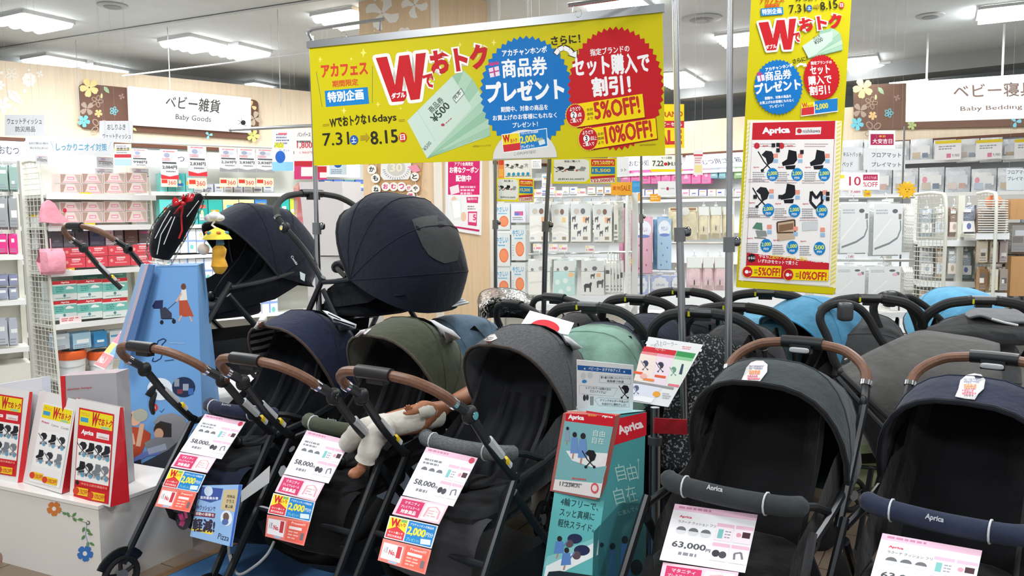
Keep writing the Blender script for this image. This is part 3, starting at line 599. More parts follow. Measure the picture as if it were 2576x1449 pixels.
off = (MBC[0]+MBC[1])/2+ez*.008; mb.v = [v+off for v in mb.v]; mb.build('top_rail', root)
# poles
def pole(label, x0, y0, x1, y1, Y, top, rr_=.011, joint=None, floor=True, cl='#b9bbbe'):
    a = W(x0, y0, Y); b = W(x1, y1, Y); d = (a-b).normalized(); lo = b-d*(b.z/d.z) if floor else b
    hi = a+d*max(0, (top-a.z)/d.z)
    r = thing('display_pole', label, 'pole', lo); m = mat(cl, 'chrome', rough=.28)
    if joint:
        j = W(joint[0], joint[1], Y); MB().cyl(lo, j, rr_*1.25, m, 12).build('lower_tube', r); MB().cyl(j, hi, rr_, m, 12).build('upper_tube', r)
        c = MB().cyl(j-d*.03, j+d*.03, rr_*1.9, mat('#6e7072', 'plastic'), 12); c.ell(j+V((rr_*2.4, -.004, .012)), (rr_*1.3, rr_*1.1, rr_*1.6), mat('#8b8d8f', 'chrome'), .8); c.build('clamp', r)
    else: MB().cyl(lo, hi, rr_, m, 10).build('tube', r)
    if floor: MB().cyl(lo, lo+V((0, 0, .015)), .14, mat('#8b8d8f', 'metal', rough=.4), 24, .13).build('base', r)
    return r, hi, d
Y1, Y5 = MBC[0].y, MBC[1].y
p1, hi1, d1 = pole('chrome pole carrying the left end of the wide banner', 783, 90, 803, 780, Y1+.03, 0, .012, (797, 575))
p5, hi5, d5 = pole('chrome pole at the right end of the wide banner', 1699, 30, 1718, 860, Y5+.03, 3.0, .013, (1710, 590))
p6, hi6, d6 = pole('chrome pole just left of the tall yellow banner', 1837, 0, 1832, 905, 3.2, 2.6, .0125, (1834, 615))
pole('thin chrome pole left of the small yellow flyers', 1246, 405, 1247, 770, 5.2, 1.9, .010, (1246, 565), cl='#8e9093')
pole('dark thin pole before the hanging clear packs', 1383, 398, 1371, 775, 4.6, 1.95, .012, (1373, 570), cl='#77797c')
pole('thinnest pole, behind the right end of the wide banner', 1613, 385, 1613, 735, 5.4, 1.95, .008, (1613, 550), cl='#77797c')
# bent hook rail at the top of both banner poles
def hookrail(root, y, pts, r=.009):
    g = [W(px, py, y) for px, py in pts]; MB().tube(cr(g, 4), r, mat('#b9bbbe', 'chrome', rough=.25), 8).build('hook_rail', root)
hookrail(p1, Y1, [(783, 100), (776, 85), (780, 77), (795, 73), (880, 60), (968, 48)]); MB().tube([W(957, 50, Y1), W(955, 82, Y1)], .004, CHR, 6).build('hook_wire', p1)
for q in ((865, 88), (948, 78)): MB().ell(W(q[0], q[1], Y1-.01), (.014, .01, .016), mat('#dfe3e6', 'film', alpha=.6)).build('clip', p1)
MB().tube([W(790, 103, Y1), W(955, 84, Y1)], .003, CHR, 6).build('hook_wire', p1)
hookrail(p5, Y5, [(1429, 13), (1540, -2), (1650, -20), (1697, -28)]); MB().tube([W(1442, 14, Y5), W(1442, 30, Y5)], .004, CHR, 6).build('hook_wire', p5)
for q in ((1455, 33), (1590, 8)): MB().ell(W(q[0], q[1], Y5-.01), (.014, .01, .018), mat('#dfe3e6', 'film', alpha=.6)).build('clip', p5)
# ---- tall banner : cardboard strip, print read in the zoom frame (1800,0,1.9075)
def mini_stroller(s, x, y, k, m='#22242b', kind=0):
    if kind == 0:
        s.poly([(x-.35*k, y-.3*k), (x-.1*k, y-.55*k), (x+.25*k, y-.5*k), (x+.42*k, y-.2*k), (x+.3*k, y+.15*k), (x, y+.3*k), (x-.1*k, y-.1*k)], m); s.line([(x-.55*k, y-.5*k), (x-.2*k, y+.1*k), (x+.25*k, y+.6*k)], .07*k, m); s.line([(x+.2*k, y+.1*k), (x-.3*k, y+.6*k)], .07*k, m); s.disc(x-.3*k, y+.62*k, .1*k, .1*k, m, 10); s.disc(x+.28*k, y+.62*k, .1*k, .1*k, m, 10)
    elif kind == 1:
        s.poly([(x-.1*k, y-.6*k), (x+.35*k, y-.5*k), (x+.4*k, y), (x+.2*k, y+.25*k), (x-.45*k, y+.35*k), (x-.5*k, y+.15*k), (x-.2*k, y-.05*k)], m); s.poly([(x-.3*k, y+.35*k), (x+.3*k, y+.3*k), (x+.25*k, y+.55*k), (x-.25*k, y+.55*k)], m)
    else:
        s.line([(x-.3*k, y-.5*k), (x-.35*k, y+.1*k), (x, y+.5*k), (x+.35*k, y+.1*k), (x+.3*k, y-.5*k), (x, y-.1*k), (x-.3*k, y-.5*k)], .16*k, m)
def tall_banner(s):
    T = lambda t, x0, y0, x1, y1, h, m='#ffffff', b=.035, **k: s.text(t, x0, y0, x1, y1, h, m, b, **k)
    # photo (zoom) corners of the lower white card with striped margin
    for i in range(38):
        y = 585+i*21; xa = 152-(y-575)*.055; s.poly([(xa, y), (xa+16, y-10), (xa+16, y-4), (xa, y+6)], '#efe79a')
        xb = 600-(y-575)*.06; s.poly([(xb-16, y+6), (xb, y-4), (xb, y+2), (xb-16, y+12)], '#efe79a')
    s.poly([(160, 578), (595, 578), (566, 1405), (103, 1375)] if 0 else [(152, 575), (606, 580), (578, 1380), (108, 1345)], '#fbf6c8')
    for i in range(40):
        y = 590+i*19.5; xa = 152-(y-575)*.057; s.poly([(xa, y+8), (xa+24, y-8), (xa+24, y-1), (xa, y+15)], '#eee06a')
        xb = 604-(y-575)*.035; s.poly([(xb-30, y+8), (xb-2, y-8), (xb-2, y-1), (xb-30, y+15)], '#eee06a')
    s.poly([(166, 582), (583, 580), (548, 1372), (112, 1345)], '#f7f4ee'); s.poly([(104, 1348), (578, 1382), (567, 1412), (100, 1378)], '#d6c908')
    T('アカフェス', 215, 16, 328, 10, 30, '#d8492a', .04); T('期間限定', 238, 38, 308, 34, 18, '#d8492a'); s.poly([(215, 42), (322, 34), (325, 70), (218, 78)], '#1c86cf'); T('特別企画', 224, 72, 316, 64, 26)
    T('Wでおトクな', 382, 8, 560, -6, 26, '#2f2a18'); T('7.31', 355, 64, 432, 56, 38, '#2c2a22', .01); s.disc(449, 40, 14, 16, '#2a63b5', 14); T('土', 441, 48, 457, 47, 16); s.poly([(470, 26), (486, 25), (486, 18), (500, 31), (486, 46), (486, 38), (470, 39)], '#b39b1e'); T('8.15', 505, 50, 586, 38, 38, '#2c2a22', .02); s.disc(604, 26, 13, 16, '#d2392f', 14); T('日', 597, 34, 611, 33, 16)
    voucher_fan(s, [(500, 150), (560, 135), (596, 160), (604, 190), (608, 215), (608, 240), (560, 250), (520, 258)], (445, 280)); s.poly([(415, 222), (500, 165), (560, 150), (560, 195), (480, 262), (445, 280)], '#cfe3d4'); T('商品券', 472, 196, 505, 180, 18, '#4c5b50', .01); T('¥500', 478, 216, 516, 196, 20, '#3f4a43', .02)
    Wp = [(205, 110), (252, 105), (275, 185), (292, 98), (330, 96), (346, 190), (352, 92), (386, 90), (362, 238), (326, 240), (308, 160), (290, 240), (246, 244)]
    s.line(Wp+[Wp[0]], 20, '#fdfbf0')
    for q in Wp: s.disc(q[0], q[1], 10, 10, '#fdfbf0', 8)
    T('おトク', 408, 154, 606, 128, 62, '#cc1d26', .06, edge='#fdfbf0', ew=.09); T('で', 374, 204, 408, 200, 42, '#cc1d26', .05, edge='#fdfbf0', ew=.1); s.poly(Wp, '#cc1d26'); T('ダブル', 240, 238, 292, 232, 20)
    s.burst(300, 419, 118, 134, '#1078c6', 40); T('アカチャンホンポ', 240, 344, 370, 322, 18); T('商品券', 240, 390, 364, 376, 44); T('プレゼント', 192, 452, 408, 426, 48, b=.05); T('期間中、対象の商品を', 236, 480, 362, 468, 14); T('お買上げのお客様にもれなく', 212, 502, 374, 488, 14); T('プレゼント！', 258, 520, 326, 512, 14)
    s.poly([(198, 366), (232, 358), (236, 386), (202, 394)], '#f3e3ee'); s.line([(214, 362), (219, 390)], 5, '#c2468f'); s.disc(210, 355, 14, 8, '#c2468f', 10)
    s.burst(508, 372, 88, 110, '#cb1b25', 38); T('指定ブランドの', 456, 312, 556, 306, 16); T('セット', 455, 360, 548, 352, 40); T('購入で', 446, 410, 556, 400, 42); T('割引！', 452, 458, 548, 450, 42)
    T('さらに！', 372, 306, 440, 290, 20, '#38321c', .04); s.line([(388, 322), (402, 308), (424, 310)], 10, '#ffffff'); s.poly([(418, 322), (438, 318), (430, 302)], '#ffffff')
    s.poly([(412, 502), (582, 470), (586, 536), (408, 560)], '#ffffff'); s.poly([(414, 500), (470, 488), (472, 548), (410, 555)], '#f5dd28'); s.poly([(412, 520), (472, 512), (472, 548), (410, 555)], '#d6333b'); s.poly([(474, 486), (584, 472), (584, 532), (476, 546)], '#1d82cb'); T('2,000', 480, 530, 540, 522, 28, '#fbe83a'); T('W', 416, 518, 440, 514, 20, '#c81f2a'); T('おトク', 440, 516, 466, 512, 12, '#c81f2a'); T('このPOPが目印', 452, 564, 536, 560, 11, '#6a6a66', .01)
    # red framed catalogue card
    s.poly([(178, 590), (573, 580), (540, 1345), (143, 1330)], '#cf2231'); s.poly([(174, 672), (567, 668), (543, 1262), (150, 1212)], '#faf7f4')
    T('Aprica', 225, 650, 354, 645, 36, b=.05); s.poly([(384, 614), (506, 610), (503, 644), (382, 648)], '#f4ecea'); s.disc(401, 629, 12, 12, '#c8323a', 12); T('nishikawa', 418, 638, 500, 636, 17, '#3a3a3c', .01)
    C = [(248, 768, 0, '#22242b', '2,000'), (358, 768, 1, '#15171e', '2,000'), (492, 768, 1, '#1c1e24', '2,000'), (222, 942, 0, '#22242b', '2,000'), (350, 930, 1, '#191b22', '2,000'), (482, 960, 2, '#22242b', '1,000'), (210, 1105, 3, '', '2,000'), (338, 1105, 4, '', '1,000'), (452, 1085, 5, '', '500')]
    for i, (x, y, kd, m, pr_) in enumerate(C):
        if kd < 3: mini_stroller(s, x, y, 82, m, kd)
        elif kd == 3: s.poly([(x-35, y-10), (x-15, y-38), (x+12, y-35), (x+14, y)], '#5b8a78'); s.poly([(x-20, y), (x+30, y+2), (x+36, y+28), (x-10, y+32)], '#8f9793'); s.line([(x-25, y+35), (x+30, y+38)], 5, '#777777')
        elif kd == 4: s.poly([(x-44, y-38), (x+40, y-50), (x+42, y+40), (x-42, y+52)], '#cdb59a'); s.poly([(x-36, y-25), (x+34, y-36), (x+34, y-5), (x-36, y+8)], '#8c6b50'); s.line([(x-44, y-38), (x+40, y-50), (x+42, y+10), (x-42, y+12), (x-44, y-38)], 7, '#5a3d2c')
        else: s.poly([(x-38, y-20), (x+38, y-24), (x+36, y+18), (x-38, y+22)], '#d4d9da')
        dx = (272, 390, 520, 252, 377, 508, 242, 367, 497)[i]; dy = (838, 838, 838, 1008, 1012, 1013, 1178, 1187, 1192)[i]
        s.burst(dx, dy, 29, 33, '#1583c9', 24, .92); T(pr_, dx-22, dy+6, dx+22, dy+4, 20, '#eef25a', .03); T('円分', dx-12, dy+22, dx+12, dy+21, 11)
        cx_, cy_ = (x-66, dy-4); s.lines(dx-95, dy-12, dx-34, 5, 10, 4.5, '#96969c', i); s.lines(dx-95, dy-148, dx+20, 2, 11, 3.5, '#b39a9c', i+20); s.rect(dx+4, dy-100, dx+26, dy-80, '#f0a08a'); s.rect(dx+4, dy-74, dx+26, dy-56, '#9fc4e2')
        if i < 2: s.disc(dx-75, dy-138, 14, 15, '#cc2f3c', 14); T('Aprica', dx-48, dy-132, dx-20, dy-133, 9, '#cc2f3c')
        T('Aprica', dx-92, dy-30, dx-64, dy-31, 8, '#cc2f3c', .02)
    for q in ((268, 688), (290, 686), (290, 712), (404, 720), (180, 935), (528, 920), (528, 945), (300, 935)): s.rect(q[0], q[1], q[0]+17, q[1]+19, '#24262c')
    T('10', 250, 1250, 260, 1250, 1, '#faf7f4')
    s.poly([(150, 1212), (543, 1262), (540, 1345), (143, 1330)], '#cf2231'); s.burst(172, 1238, 24, 24, '#2a2022', 10, .75); T('さらに', 155, 1244, 190, 1243, 12)
    T('今なら', 205, 1236, 252, 1240, 20, b=.02); T('上記', 254, 1240, 286, 1242, 20, '#f3e34a', .02); T('のアップリカ', 288, 1242, 382, 1250, 20, '#f3e34a', .02); T('と', 384, 1250, 400, 1251, 19, b=.02); T('西川', 402, 1251, 436, 1254, 20, '#f3e34a', .02); T('の商品から', 438, 1254, 525, 1262, 20, b=.02); T('いずれかをセットで買うと', 203, 1260, 392, 1272, 18, b=.02)
    for pts, t, x0, y0, x1, y1, cx, cy in (([(150, 1274), (315, 1276), (312, 1330), (145, 1325)], '5%OFF!', 204, 1320, 306, 1324, 152, 1304), ([(350, 1290), (542, 1294), (538, 1348), (345, 1342)], '10%OFF!', 402, 1338, 528, 1344, 348, 1318)):
        s.poly(pts, '#ffe000'); T(t, x0, y0, x1, y1, 36, '#c9322a', .04); s.burst(cx, cy, 27, 30, '#f2c84b', 18, .9); s.disc(cx, cy, 23, 26, '#cb1b25', 16); s.disc(cx-4, cy, 9, 9, '#ffffff', 10); T('点', cx+6, cy+5, cx+16, cy+5, 10); T('合計', x0-20, y0-20, x0-4, y0-20, 9, '#7d5a20'); T('価格', x0-20, y0-8, x0-4, y0-8, 9, '#7d5a20')
TB = quad3([(1893, -60), (2145, -45), (2095, 742), (1852, 722)], 3.3)
root = thing('tall_banner', 'tall narrow yellow and red sale banner hanging above the strollers', 'banner', TB[3])
s = Sheet(TB, photo=(1800, 0, 1.9075), step=.00002); s.board('#d6c908', .004, 'banner_sheet', root); tall_banner(s); s.prt(root)
d = (TB[1]-TB[0]).normalized(); MB().tube([TB[0]-d*.01, TB[1]+d*.01], .012, mat('#b9bbbe', 'metal')).build('top_rail', root)
# ================================================================ REAR STROLLERS
def loft(rows, m, name, parent, sub=4, th=0):
    """rows of photo readings (px, py, Y) turned into a smooth cloth surface standing at those distances"""
    R = [[W(*p) for p in r] for r in rows]; R = [cr(r, sub) for r in R]; cols = list(zip(*R)); cols = [cr(c, sub) for c in cols]
    o = MB().grid([list(r) for r in zip(*cols)], m).build(name, parent, smooth=1.3)
    if th: md = o.modifiers.new('s', 'SOLIDIFY'); md.thickness = th; md.offset = 0
    return o
# low display podium for the two big navy strollers
pod = thing('display_podium', 'white podium under the two large navy strollers', 'podium', (-1.05, 4.55, 0), rad(-4))
MB().box((0, 0, .25), (2.0, .95, .5), mat('#d9dadb', 'wall')).build('body', pod, local=True); MB().box((0, 0, .513), (2.04, 1.0, .026), mat('#e8e9ea', 'plastic')).build('top_board', pod, local=True)
BR = [(48, .40), (75, .43), (105, .44), (140, .43), (172, .40)]
gF = mat('#2b2c2e', 'rubber')
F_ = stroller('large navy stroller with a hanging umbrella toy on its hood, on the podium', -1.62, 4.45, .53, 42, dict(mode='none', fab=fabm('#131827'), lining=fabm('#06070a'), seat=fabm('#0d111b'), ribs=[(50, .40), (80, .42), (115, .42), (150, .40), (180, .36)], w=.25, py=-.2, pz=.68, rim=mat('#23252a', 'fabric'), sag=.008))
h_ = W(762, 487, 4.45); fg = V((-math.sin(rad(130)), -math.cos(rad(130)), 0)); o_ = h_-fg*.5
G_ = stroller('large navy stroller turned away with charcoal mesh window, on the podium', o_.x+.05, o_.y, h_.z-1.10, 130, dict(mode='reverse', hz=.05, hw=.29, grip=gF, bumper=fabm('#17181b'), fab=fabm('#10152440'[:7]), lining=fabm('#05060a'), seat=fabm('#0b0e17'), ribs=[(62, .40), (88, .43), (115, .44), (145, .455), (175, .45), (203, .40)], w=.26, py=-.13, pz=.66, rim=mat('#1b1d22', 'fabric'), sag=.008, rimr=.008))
# rear rows: strollers pushed in with their black foam grips towards the viewer
def rear(label, hx, hy, yaw, fab, z=1.10, group=None, **k):
    p = WZ(hx, hy, z); a = rad(yaw); f = V((-math.sin(a), -math.cos(a), 0)); o = p+f*.575
    dd = dict(mode='front', hz=.04, foam=1, grip=FOAM, fab=fab, group='black grip strollers of the rear rows', seatshell=1, ribs=[(62, .33), (95, .35), (130, .35), (168, .32)], pz=.66, w=.22, rim=mat('#222326', 'fabric')); dd.update(k)
    return stroller(label, o.x, o.y, max(0, z-1.10), yaw, dd)
D1, D2, D3 = fabm('#1c1f29'), fabm('#22283a'), fabm('#494c55')
rear('navy stroller of the rear rows, its black foam grip leftmost of them', 1480, 775, 208, fabm('#202536'), hw=.245)
rear('stroller with black foam grip second from the left in the rear rows', 1600, 755, 212, D2)
rear('stroller with black foam grip just left of the wide banner pole', 1717, 737, 205, D1, hw=.245)
rear('stroller with black foam grip crossing in front of the wide banner pole', 1765, 792, 208, D3, w=.19, ribs=[(62, .27), (95, .28), (130, .28), (168, .26)], hw=.245)
rear('stroller with black foam grip crossing behind the middle chrome pole', 1850, 777, 204, fabm('#2b2c31'), hw=.245)
rear('stroller whose black grip shows just below the tall banner', 1925, 741, 200, fabm('#5f99b8'), hw=.25)
rear('stroller with black grip and white lettering right of the tall banner', 2190, 755, 198, fabm('#3f4144'), hw=.25)
rear('stroller with thin black grip before the right hand racks', 2475, 760, 196, fabm('#4b4d50'), hw=.25)
# slim black strollers left of them
rear('black folding stroller with thin curved grip left of the rear rows', 1290, 770, 235, fabm('#191a1c'), foam=0, z=1.10)
rear('black stroller with plastic wrapped hood at the pillar foot', 1395, 752, 225, fabm('#1b1c1e'), foam=0, z=1.10)
def small_stroller(label, px, Y, yaw, **k):      # px, Y: where the middle of its hood stands
    d = dict(mode='none', fab=k.pop('fab'), group=None); d.update(k); a = rad(yaw); f = V((-math.sin(a), -math.cos(a), 0)); p = W(px, 800, Y)+f*.34
    return stroller(label, p.x, p.y, 0, yaw, d)
GRN = small_stroller('sage green stroller turned away behind the grey melange one', 1500, 3.6, 205, fab=fabm('#76988a'), lining=fabm('#6d9480'), ribs=[(50, .32), (80, .36), (110, .37), (150, .35), (182, .33)], pz=.67, w=.235, sag=.004, rim=mat('#4f6f78', 'fabric'))
DB_ = small_stroller('dusty blue stroller with striped visor behind the olive one', 1150, 4.05, 235, fab=fabm('#566b7e'), lining=fabm('#c9cdd2'), ribs=[(30, .34), (70, .35), (110, .36), (160, .35)], pz=.68, w=.2, sag=.003)
small_stroller('light blue stroller with printed inner hood below the tall banner', 2050, 4.2, 68, fab=fabm('#4a86aa'), lining=mat('#a9cfe0', 'speck', c2='#e6f0f0'), ribs=[(52, .38), (82, .40), (120, .40), (168, .36)], pz=.70, w=.25, sag=.002, rim=mat('#3c86b4', 'fabric'), group=None)
small_stroller('light blue and white stroller behind the right black grips', 2410, 4.8, 170, fab=fabm('#5796b8'), lining=fabm('#d5dde0'), ribs=[(40, .34), (80, .38), (120, .38), (165, .34)], pz=.70, w=.26, sag=.002)

loft([[(1073, 769, 3.98), (1106, 752, 3.98), (1139, 738, 4.0)], [(1094, 772, 3.9), (1128, 760, 3.9), (1160, 750, 3.95)], [(1116, 774, 3.86), (1146, 770, 3.86), (1180, 762, 3.9)]], mat('#d9dcdf', 'stripe', c2='#8f959c', sc=14, dir='X'), 'striped_visor', DB_, 4, .006)
# ================================================================ GOODS AND RACKS
class Plane_:
    """a vertical standing plane: point, heading of its local x; normal faces the viewer"""
    def __init__(s, p, ux, uy):
        s.o = V((p[0], p[1], 0)); s.u = V((ux, uy, 0)).normalized(); s.n = V((s.u.y, -s.u.x, 0))
    def hit(s, px, py, off=0):
        r = ray(px, py); o = s.o+s.n*off; return CAM+r*((o-CAM).dot(s.n)/r.dot(s.n))
    def back(s, d): return Plane_(s.o-s.n*d, s.u.x, s.u.y)
    def xz(s, px, py):
        p = s.hit(px, py); return (p-s.o).dot(s.u), p.z
    def rect(s, x0, y0, x1, y1):     # upright rectangle covering the reading
        a, z1 = s.xz(x0, (y0+y1)/2); b, _ = s.xz(x1, (y0+y1)/2); m = (x0+x1)/2
        z1 = s.xz(m, y0)[1]; z0 = s.xz(m, y1)[1]; q = lambda x, z: s.o+s.u*x+V((0, 0, z))
        return [q(a, z1), q(b, z1), q(b, z0), q(a, z0)]
BWL = Plane_((Q0+RN*.3), .80, -.60)                  # goods front on the right wall
LWL = Plane_((L0+LN*.35), .772, .636)                # goods front on the left wall
def body_box(mb, c, n, d, m):
    mb.hexa(list(c)+[p-n*d for p in c], m)
def body_pillow(mb, c, n, d, m, k=6, back=True):
    rows = []
    for j in range(k+1):
        v = j/k; row = []
        for i in range(k+1):
            u = i/k; a = c[0].lerp(c[1], u); b = c[3].lerp(c[2], u); p = a.lerp(b, v)
            row.append(p+n*(-d+d*max(0, (1-(2*u-1)**4)*(1-(2*v-1)**4))**.5))
        rows.append(row)
    mb.grid(rows, m)
    if back: mb.grid([[c[0]-n*d, c[1]-n*d], [c[0].lerp(c[3], .5)-n*d*1.7, c[1].lerp(c[2], .5)-n*d*1.7], [c[3]-n*d, c[2]-n*d]], m)
def pack(pl, x0, y0, x1, y1, label, noun, group, body, draw=None, d=.16, kind='box', cat='pack', hook=False, rng=None):
    c = pl.rect(x0, y0, x1, y1) if not isinstance(pl, list) else pl
    s = Sheet(c); n = s.n; mb = MB(); m = body if not isinstance(body, str) else mat(body, 'gloss')
    if kind == 'box': body_box(mb, c, n, d, m)
    else: body_pillow(mb, c, n, min(d, .05), m)
    if hook:
        t = c[0].lerp(c[1], .5)-n*d*.5; mb.box(tuple(t+V((0, 0, .012))), ((c[1]-c[0]).length*.3, .004, .014), mat('#e9ebec', 'plastic'), None)
        mb.tube([t+V((0, 0, .02)), t+V((0, 0, .05)), t-n*.02+V((0, 0, .062)), t-n*.04+V((0, 0, .05))], .0035, mat('#dfe1e2', 'plastic'), 5)
    if draw: draw(s)
    mb.v += s.mb.v; k = len(mb.v)-len(s.mb.v)
    for f, i in zip(s.mb.f, s.mb.mi): mb.f.append([k+a for a in f]); mb.mi.append(mb._m(s.mb.mats[i]))
    o = mb.build(noun, smooth=.5); return tag(o, label, cat, group)
def dz(*cols, seed=0, txt=None, tcol='#ffffff', disc=None, band=None):
    def f(s):
        r = random.Random(seed); s.rect(6, 8, 94, 92, cols[0])
        if band: s.rect(0, band[0], 100, band[1], band[2])
        for k, cc in enumerate(cols[1:]):
            y = r.uniform(12, 62); s.rect(r.uniform(8, 30), y, r.uniform(55, 92), y+r.uniform(10, 22), cc)
        if disc: s.disc(disc[0], disc[1], disc[2], disc[2]*.9, disc[3])
        if txt: s.text(txt, 22, 32, 78, 32, 16, tcol, .03)
        s.lines(12, 72, 86, 2, 10, 5, '#8d8f96', seed)
    return f
def rack(name, label, pl, px0, px1, zs, ztop, depth=.42, posts=True, color='#dcdcd2', gz=0, back='#e4e4dc', tagc=True, cat='shelving'):
    """a run of shelving whose shelf lips lie on plane pl between two readings"""
    a = pl.xz(px0, 600)[0]; b = pl.xz(px1, 600)[0]; u, n, o = pl.u, pl.n, pl.o; m = mat(color, 'plastic'); L_ = b-a
    org = o+u*((a+b)/2)-n*depth/2; r = thing(name, label, cat, (org.x, org.y, 0), math.atan2(u.y, u.x))
    for z in zs:
        e = MB().box((0, .0, z-.012), (L_, depth, .024), m).build('shelf', r, local=True)
        MB().box((0, -depth/2-.004, z-.012), (L_, .012, .045), mat('#eceeee', 'gloss')).build('price_rail', e, local=True)
    if posts:
        for x in (-L_/2, L_/2): MB().box((x, depth/2-.02, ztop/2), (.045, .045, ztop), m).build('upright', r, local=True)
    if back: MB().box((0, depth/2+.012, ztop/2), (L_, .012, ztop-.02), mat(back, 'plastic')).build('back_board', r, local=True)
    if gz: MB().box((0, 0, gz/2), (L_, depth*.96, gz), m).build('base', r, local=True)
    return r
def wire_panel(parent, p, u, w_, z0, z1, nx, nz, m, name='wire_panel', r_=.0028, frame=.011, taper=0):
    f = MB(); q = lambda x, z: p+u*x+V((0, 0, z)); tp = lambda z: w_-taper*(z-z0)/(z1-z0)
    f.tube(cr([q(0, z0), q(w_*.96, z0), q(w_, z0+.06), q(tp((z0+z1)/2), (z0+z1)/2), q(tp(z1), z1-.1), q(tp(z1)*.75, z1), q(0, z1)], 4), frame, m, 8); fo = f.build(name, parent)
    g = MB()
    for i in range(1, nx):
        x = w_*i/nx; g.tube([q(x, z0), q(min(x, tp(z1)), z1)], r_, m, 4)
    for k in range(1, nz):
        z = z0+(z1-z0)*k/nz; g.tube([q(0, z), q(tp(z), z)], r_, m, 4)
    tag(g.build('wire', fo), kind='stuff'); return fo
# ---------- left rack -------------------------------------------------
GL = Plane_(W(122, 560, 6.25), .60, .80)
zl = [GL.xz(250, y)[1] for y in (492, 569, 679, 808)]
ztop = GL.back(.4).xz(60, 405)[1]
rk = rack('shelving_rack', 'cream metal rack of pink wipes and teal packs at the left', GL, 122, 396, zl+[.28], ztop, .42, gz=.12)
Wm = mat('#dedfd4', 'plastic')
wire_panel(rk, GL.hit(122, 600)*1-GL.n*.42-V((0, 0, GL.hit(122, 600).z)), GL.n, .46, .1, ztop-.02, 7, 44, Wm, taper=.12)
e_ = GL.hit(396, 600); wire_panel(rk, e_-GL.n*.42-V((0, 0, e_.z)), GL.n, .42, .1, ztop-.02, 6, 30, Wm, 'end_frame', .0015, .012, taper=.1)
rc = random.Random(3)
def row(pl, xs, y0, y1, noun, group, labf, bodyf, drawf, slope=0, **kw):
    for i, (a, b) in enumerate(xs):
        dy = slope*((a+b)/2-xs[0][0]); pack(pl, a, y0+dy, b, y1+dy, labf(i), noun, group, bodyf(i), drawf(i), **kw)
def split(x0, x1, n, g=1.5): w_ = (x1-x0)/n; return [(x0+w_*i, x0+w_*(i+1)-g) for i in range(n)]
GLi = GL.back(.03)
def wipes(i): return lambda s: (s.rect(4, 6, 96, 94, '#e9dcd5'), s.poly([(4, 6), (30, 6), (14, 94), (4, 94)], '#b79a8c'), s.poly([(70, 6), (96, 6), (96, 94), (86, 94)], '#c9b7ab'), s.rect(34, 30, 68, 62, '#eda3b4'), s.text('wet', 38, 54, 62, 54, 14, '#ffffff', .03), s.rect(12, 78, 88, 92, '#f1b9c4'))
for (yy0, yy1, yb, w1, w2) in ((438, 462, 463, 'upper', 'top shelf'), (509, 533, 534, 'upper', 'second shelf')):
    for li, (a, b) in enumerate(((yy0, yy1), (yb, yb+(26 if w2 == 'top shelf' else 28)))):
        row(GLi, split(150, 372, 4), a, b, 'wipes_pack', 'pink wipes packs on the left rack', lambda i: '%s beige wipes pack, %s layer, %s of the left rack' % (nth(i), ('upper', 'lower')[li], w2), lambda i: mat('#ead9d4', 'gloss'), wipes, slope=-.018, d=.14)
for li, (a, b) in enumerate(((624, 648), (649, 675))):
    row(GLi, split(160, 385, 4), a, b, 'wipes_pack', 'red wipes packs on the left rack', lambda i: '%s red wipes pack, %s layer, third shelf of the left rack' % (nth(i), ('upper', 'lower')[li]), lambda i: mat('#e0535f', 'gloss'), lambda i: (lambda s: (s.rect(5, 8, 95, 92, '#e2505e'), s.rect(38, 12, 78, 30, '#f6c9cd'), s.disc(15, 45, 7, 16, '#f3a9a0'), s.rect(30, 60, 85, 72, '#f0a0a8'), s.text('wipes', 38, 50, 70, 50, 16, '#fbdfe0', .03))), slope=-.045, d=.14)
GLb = GL.back(.17)
row(GLb, [(128, 158), (160, 188), (190, 222), (226, 262), (266, 286), (288, 310), (314, 346), (350, 380)], 583, 624, 'wrapped_pack', 'grey packs behind the red wipes', lambda i: 'grey or lilac pack behind the red wipes, %s' % nth(i), lambda i: mat(('#6b6f7c', '#7d7f8c', '#70757f', '#5c6577', '#d7c9dc', '#7b7a80', '#6b5a58', '#74666a')[i], 'pouch'), lambda i: dz(('#787c88', '#8b8e9a', '#6d7280', '#66708a', '#f3e9f3', '#8b8a90', '#76625e', '#6f6a70')[i], ('#9aa0aa', '#5a5f6a', '#a9a4b5', '#4d5b80', '#d54fa0', '#b0b0b0', '#8d7a76', '#c04c90')[i], seed=i), slope=-.05, d=.1)
def aprica(s): s.rect(0, 0, 100, 100, '#dfe9e6'); s.rect(0, 0, 100, 17, '#d13a40'); s.text('Aprica', 36, 14, 70, 14, 10, '#ffffff', .03); s.rect(0, 24, 100, 66, '#7cc5bb'); s.poly([(55, 40), (62, 30), (72, 28), (80, 34), (88, 36), (88, 44), (55, 44)], '#f2f6f4'); s.lines(14, 30, 52, 3, 10, 6, '#4b9b92', 3); s.disc(48, 76, 6, 8, '#5f8f9c'); s.lines(10, 86, 90, 1, 8, 5, '#88aaa6', 4)
for li, (a, b) in enumerate(((708, 757), (758, 806))):
    row(GLi, [(132, 193), (194, 257), (258, 321)], a, b, 'refill_box', 'teal and white refill packs with a red top band', lambda i: '%s teal refill pack with red band, %s layer of the fourth shelf' % (nth(i), ('upper', 'lower')[li]), lambda i: mat('#dfe9e6', 'gloss'), lambda i: aprica, slope=-.05, d=.2)
row(GLb, split(205, 320, 2), 686, 706, 'refill_box', None, lambda i: ('dark teal', 'light teal')[i]+' box top behind the refill packs on the fourth shelf', lambda i: mat('#5aa39b', 'gloss'), lambda i: dz('#6bb3aa', '#cfe7e2', seed=i), d=.15)
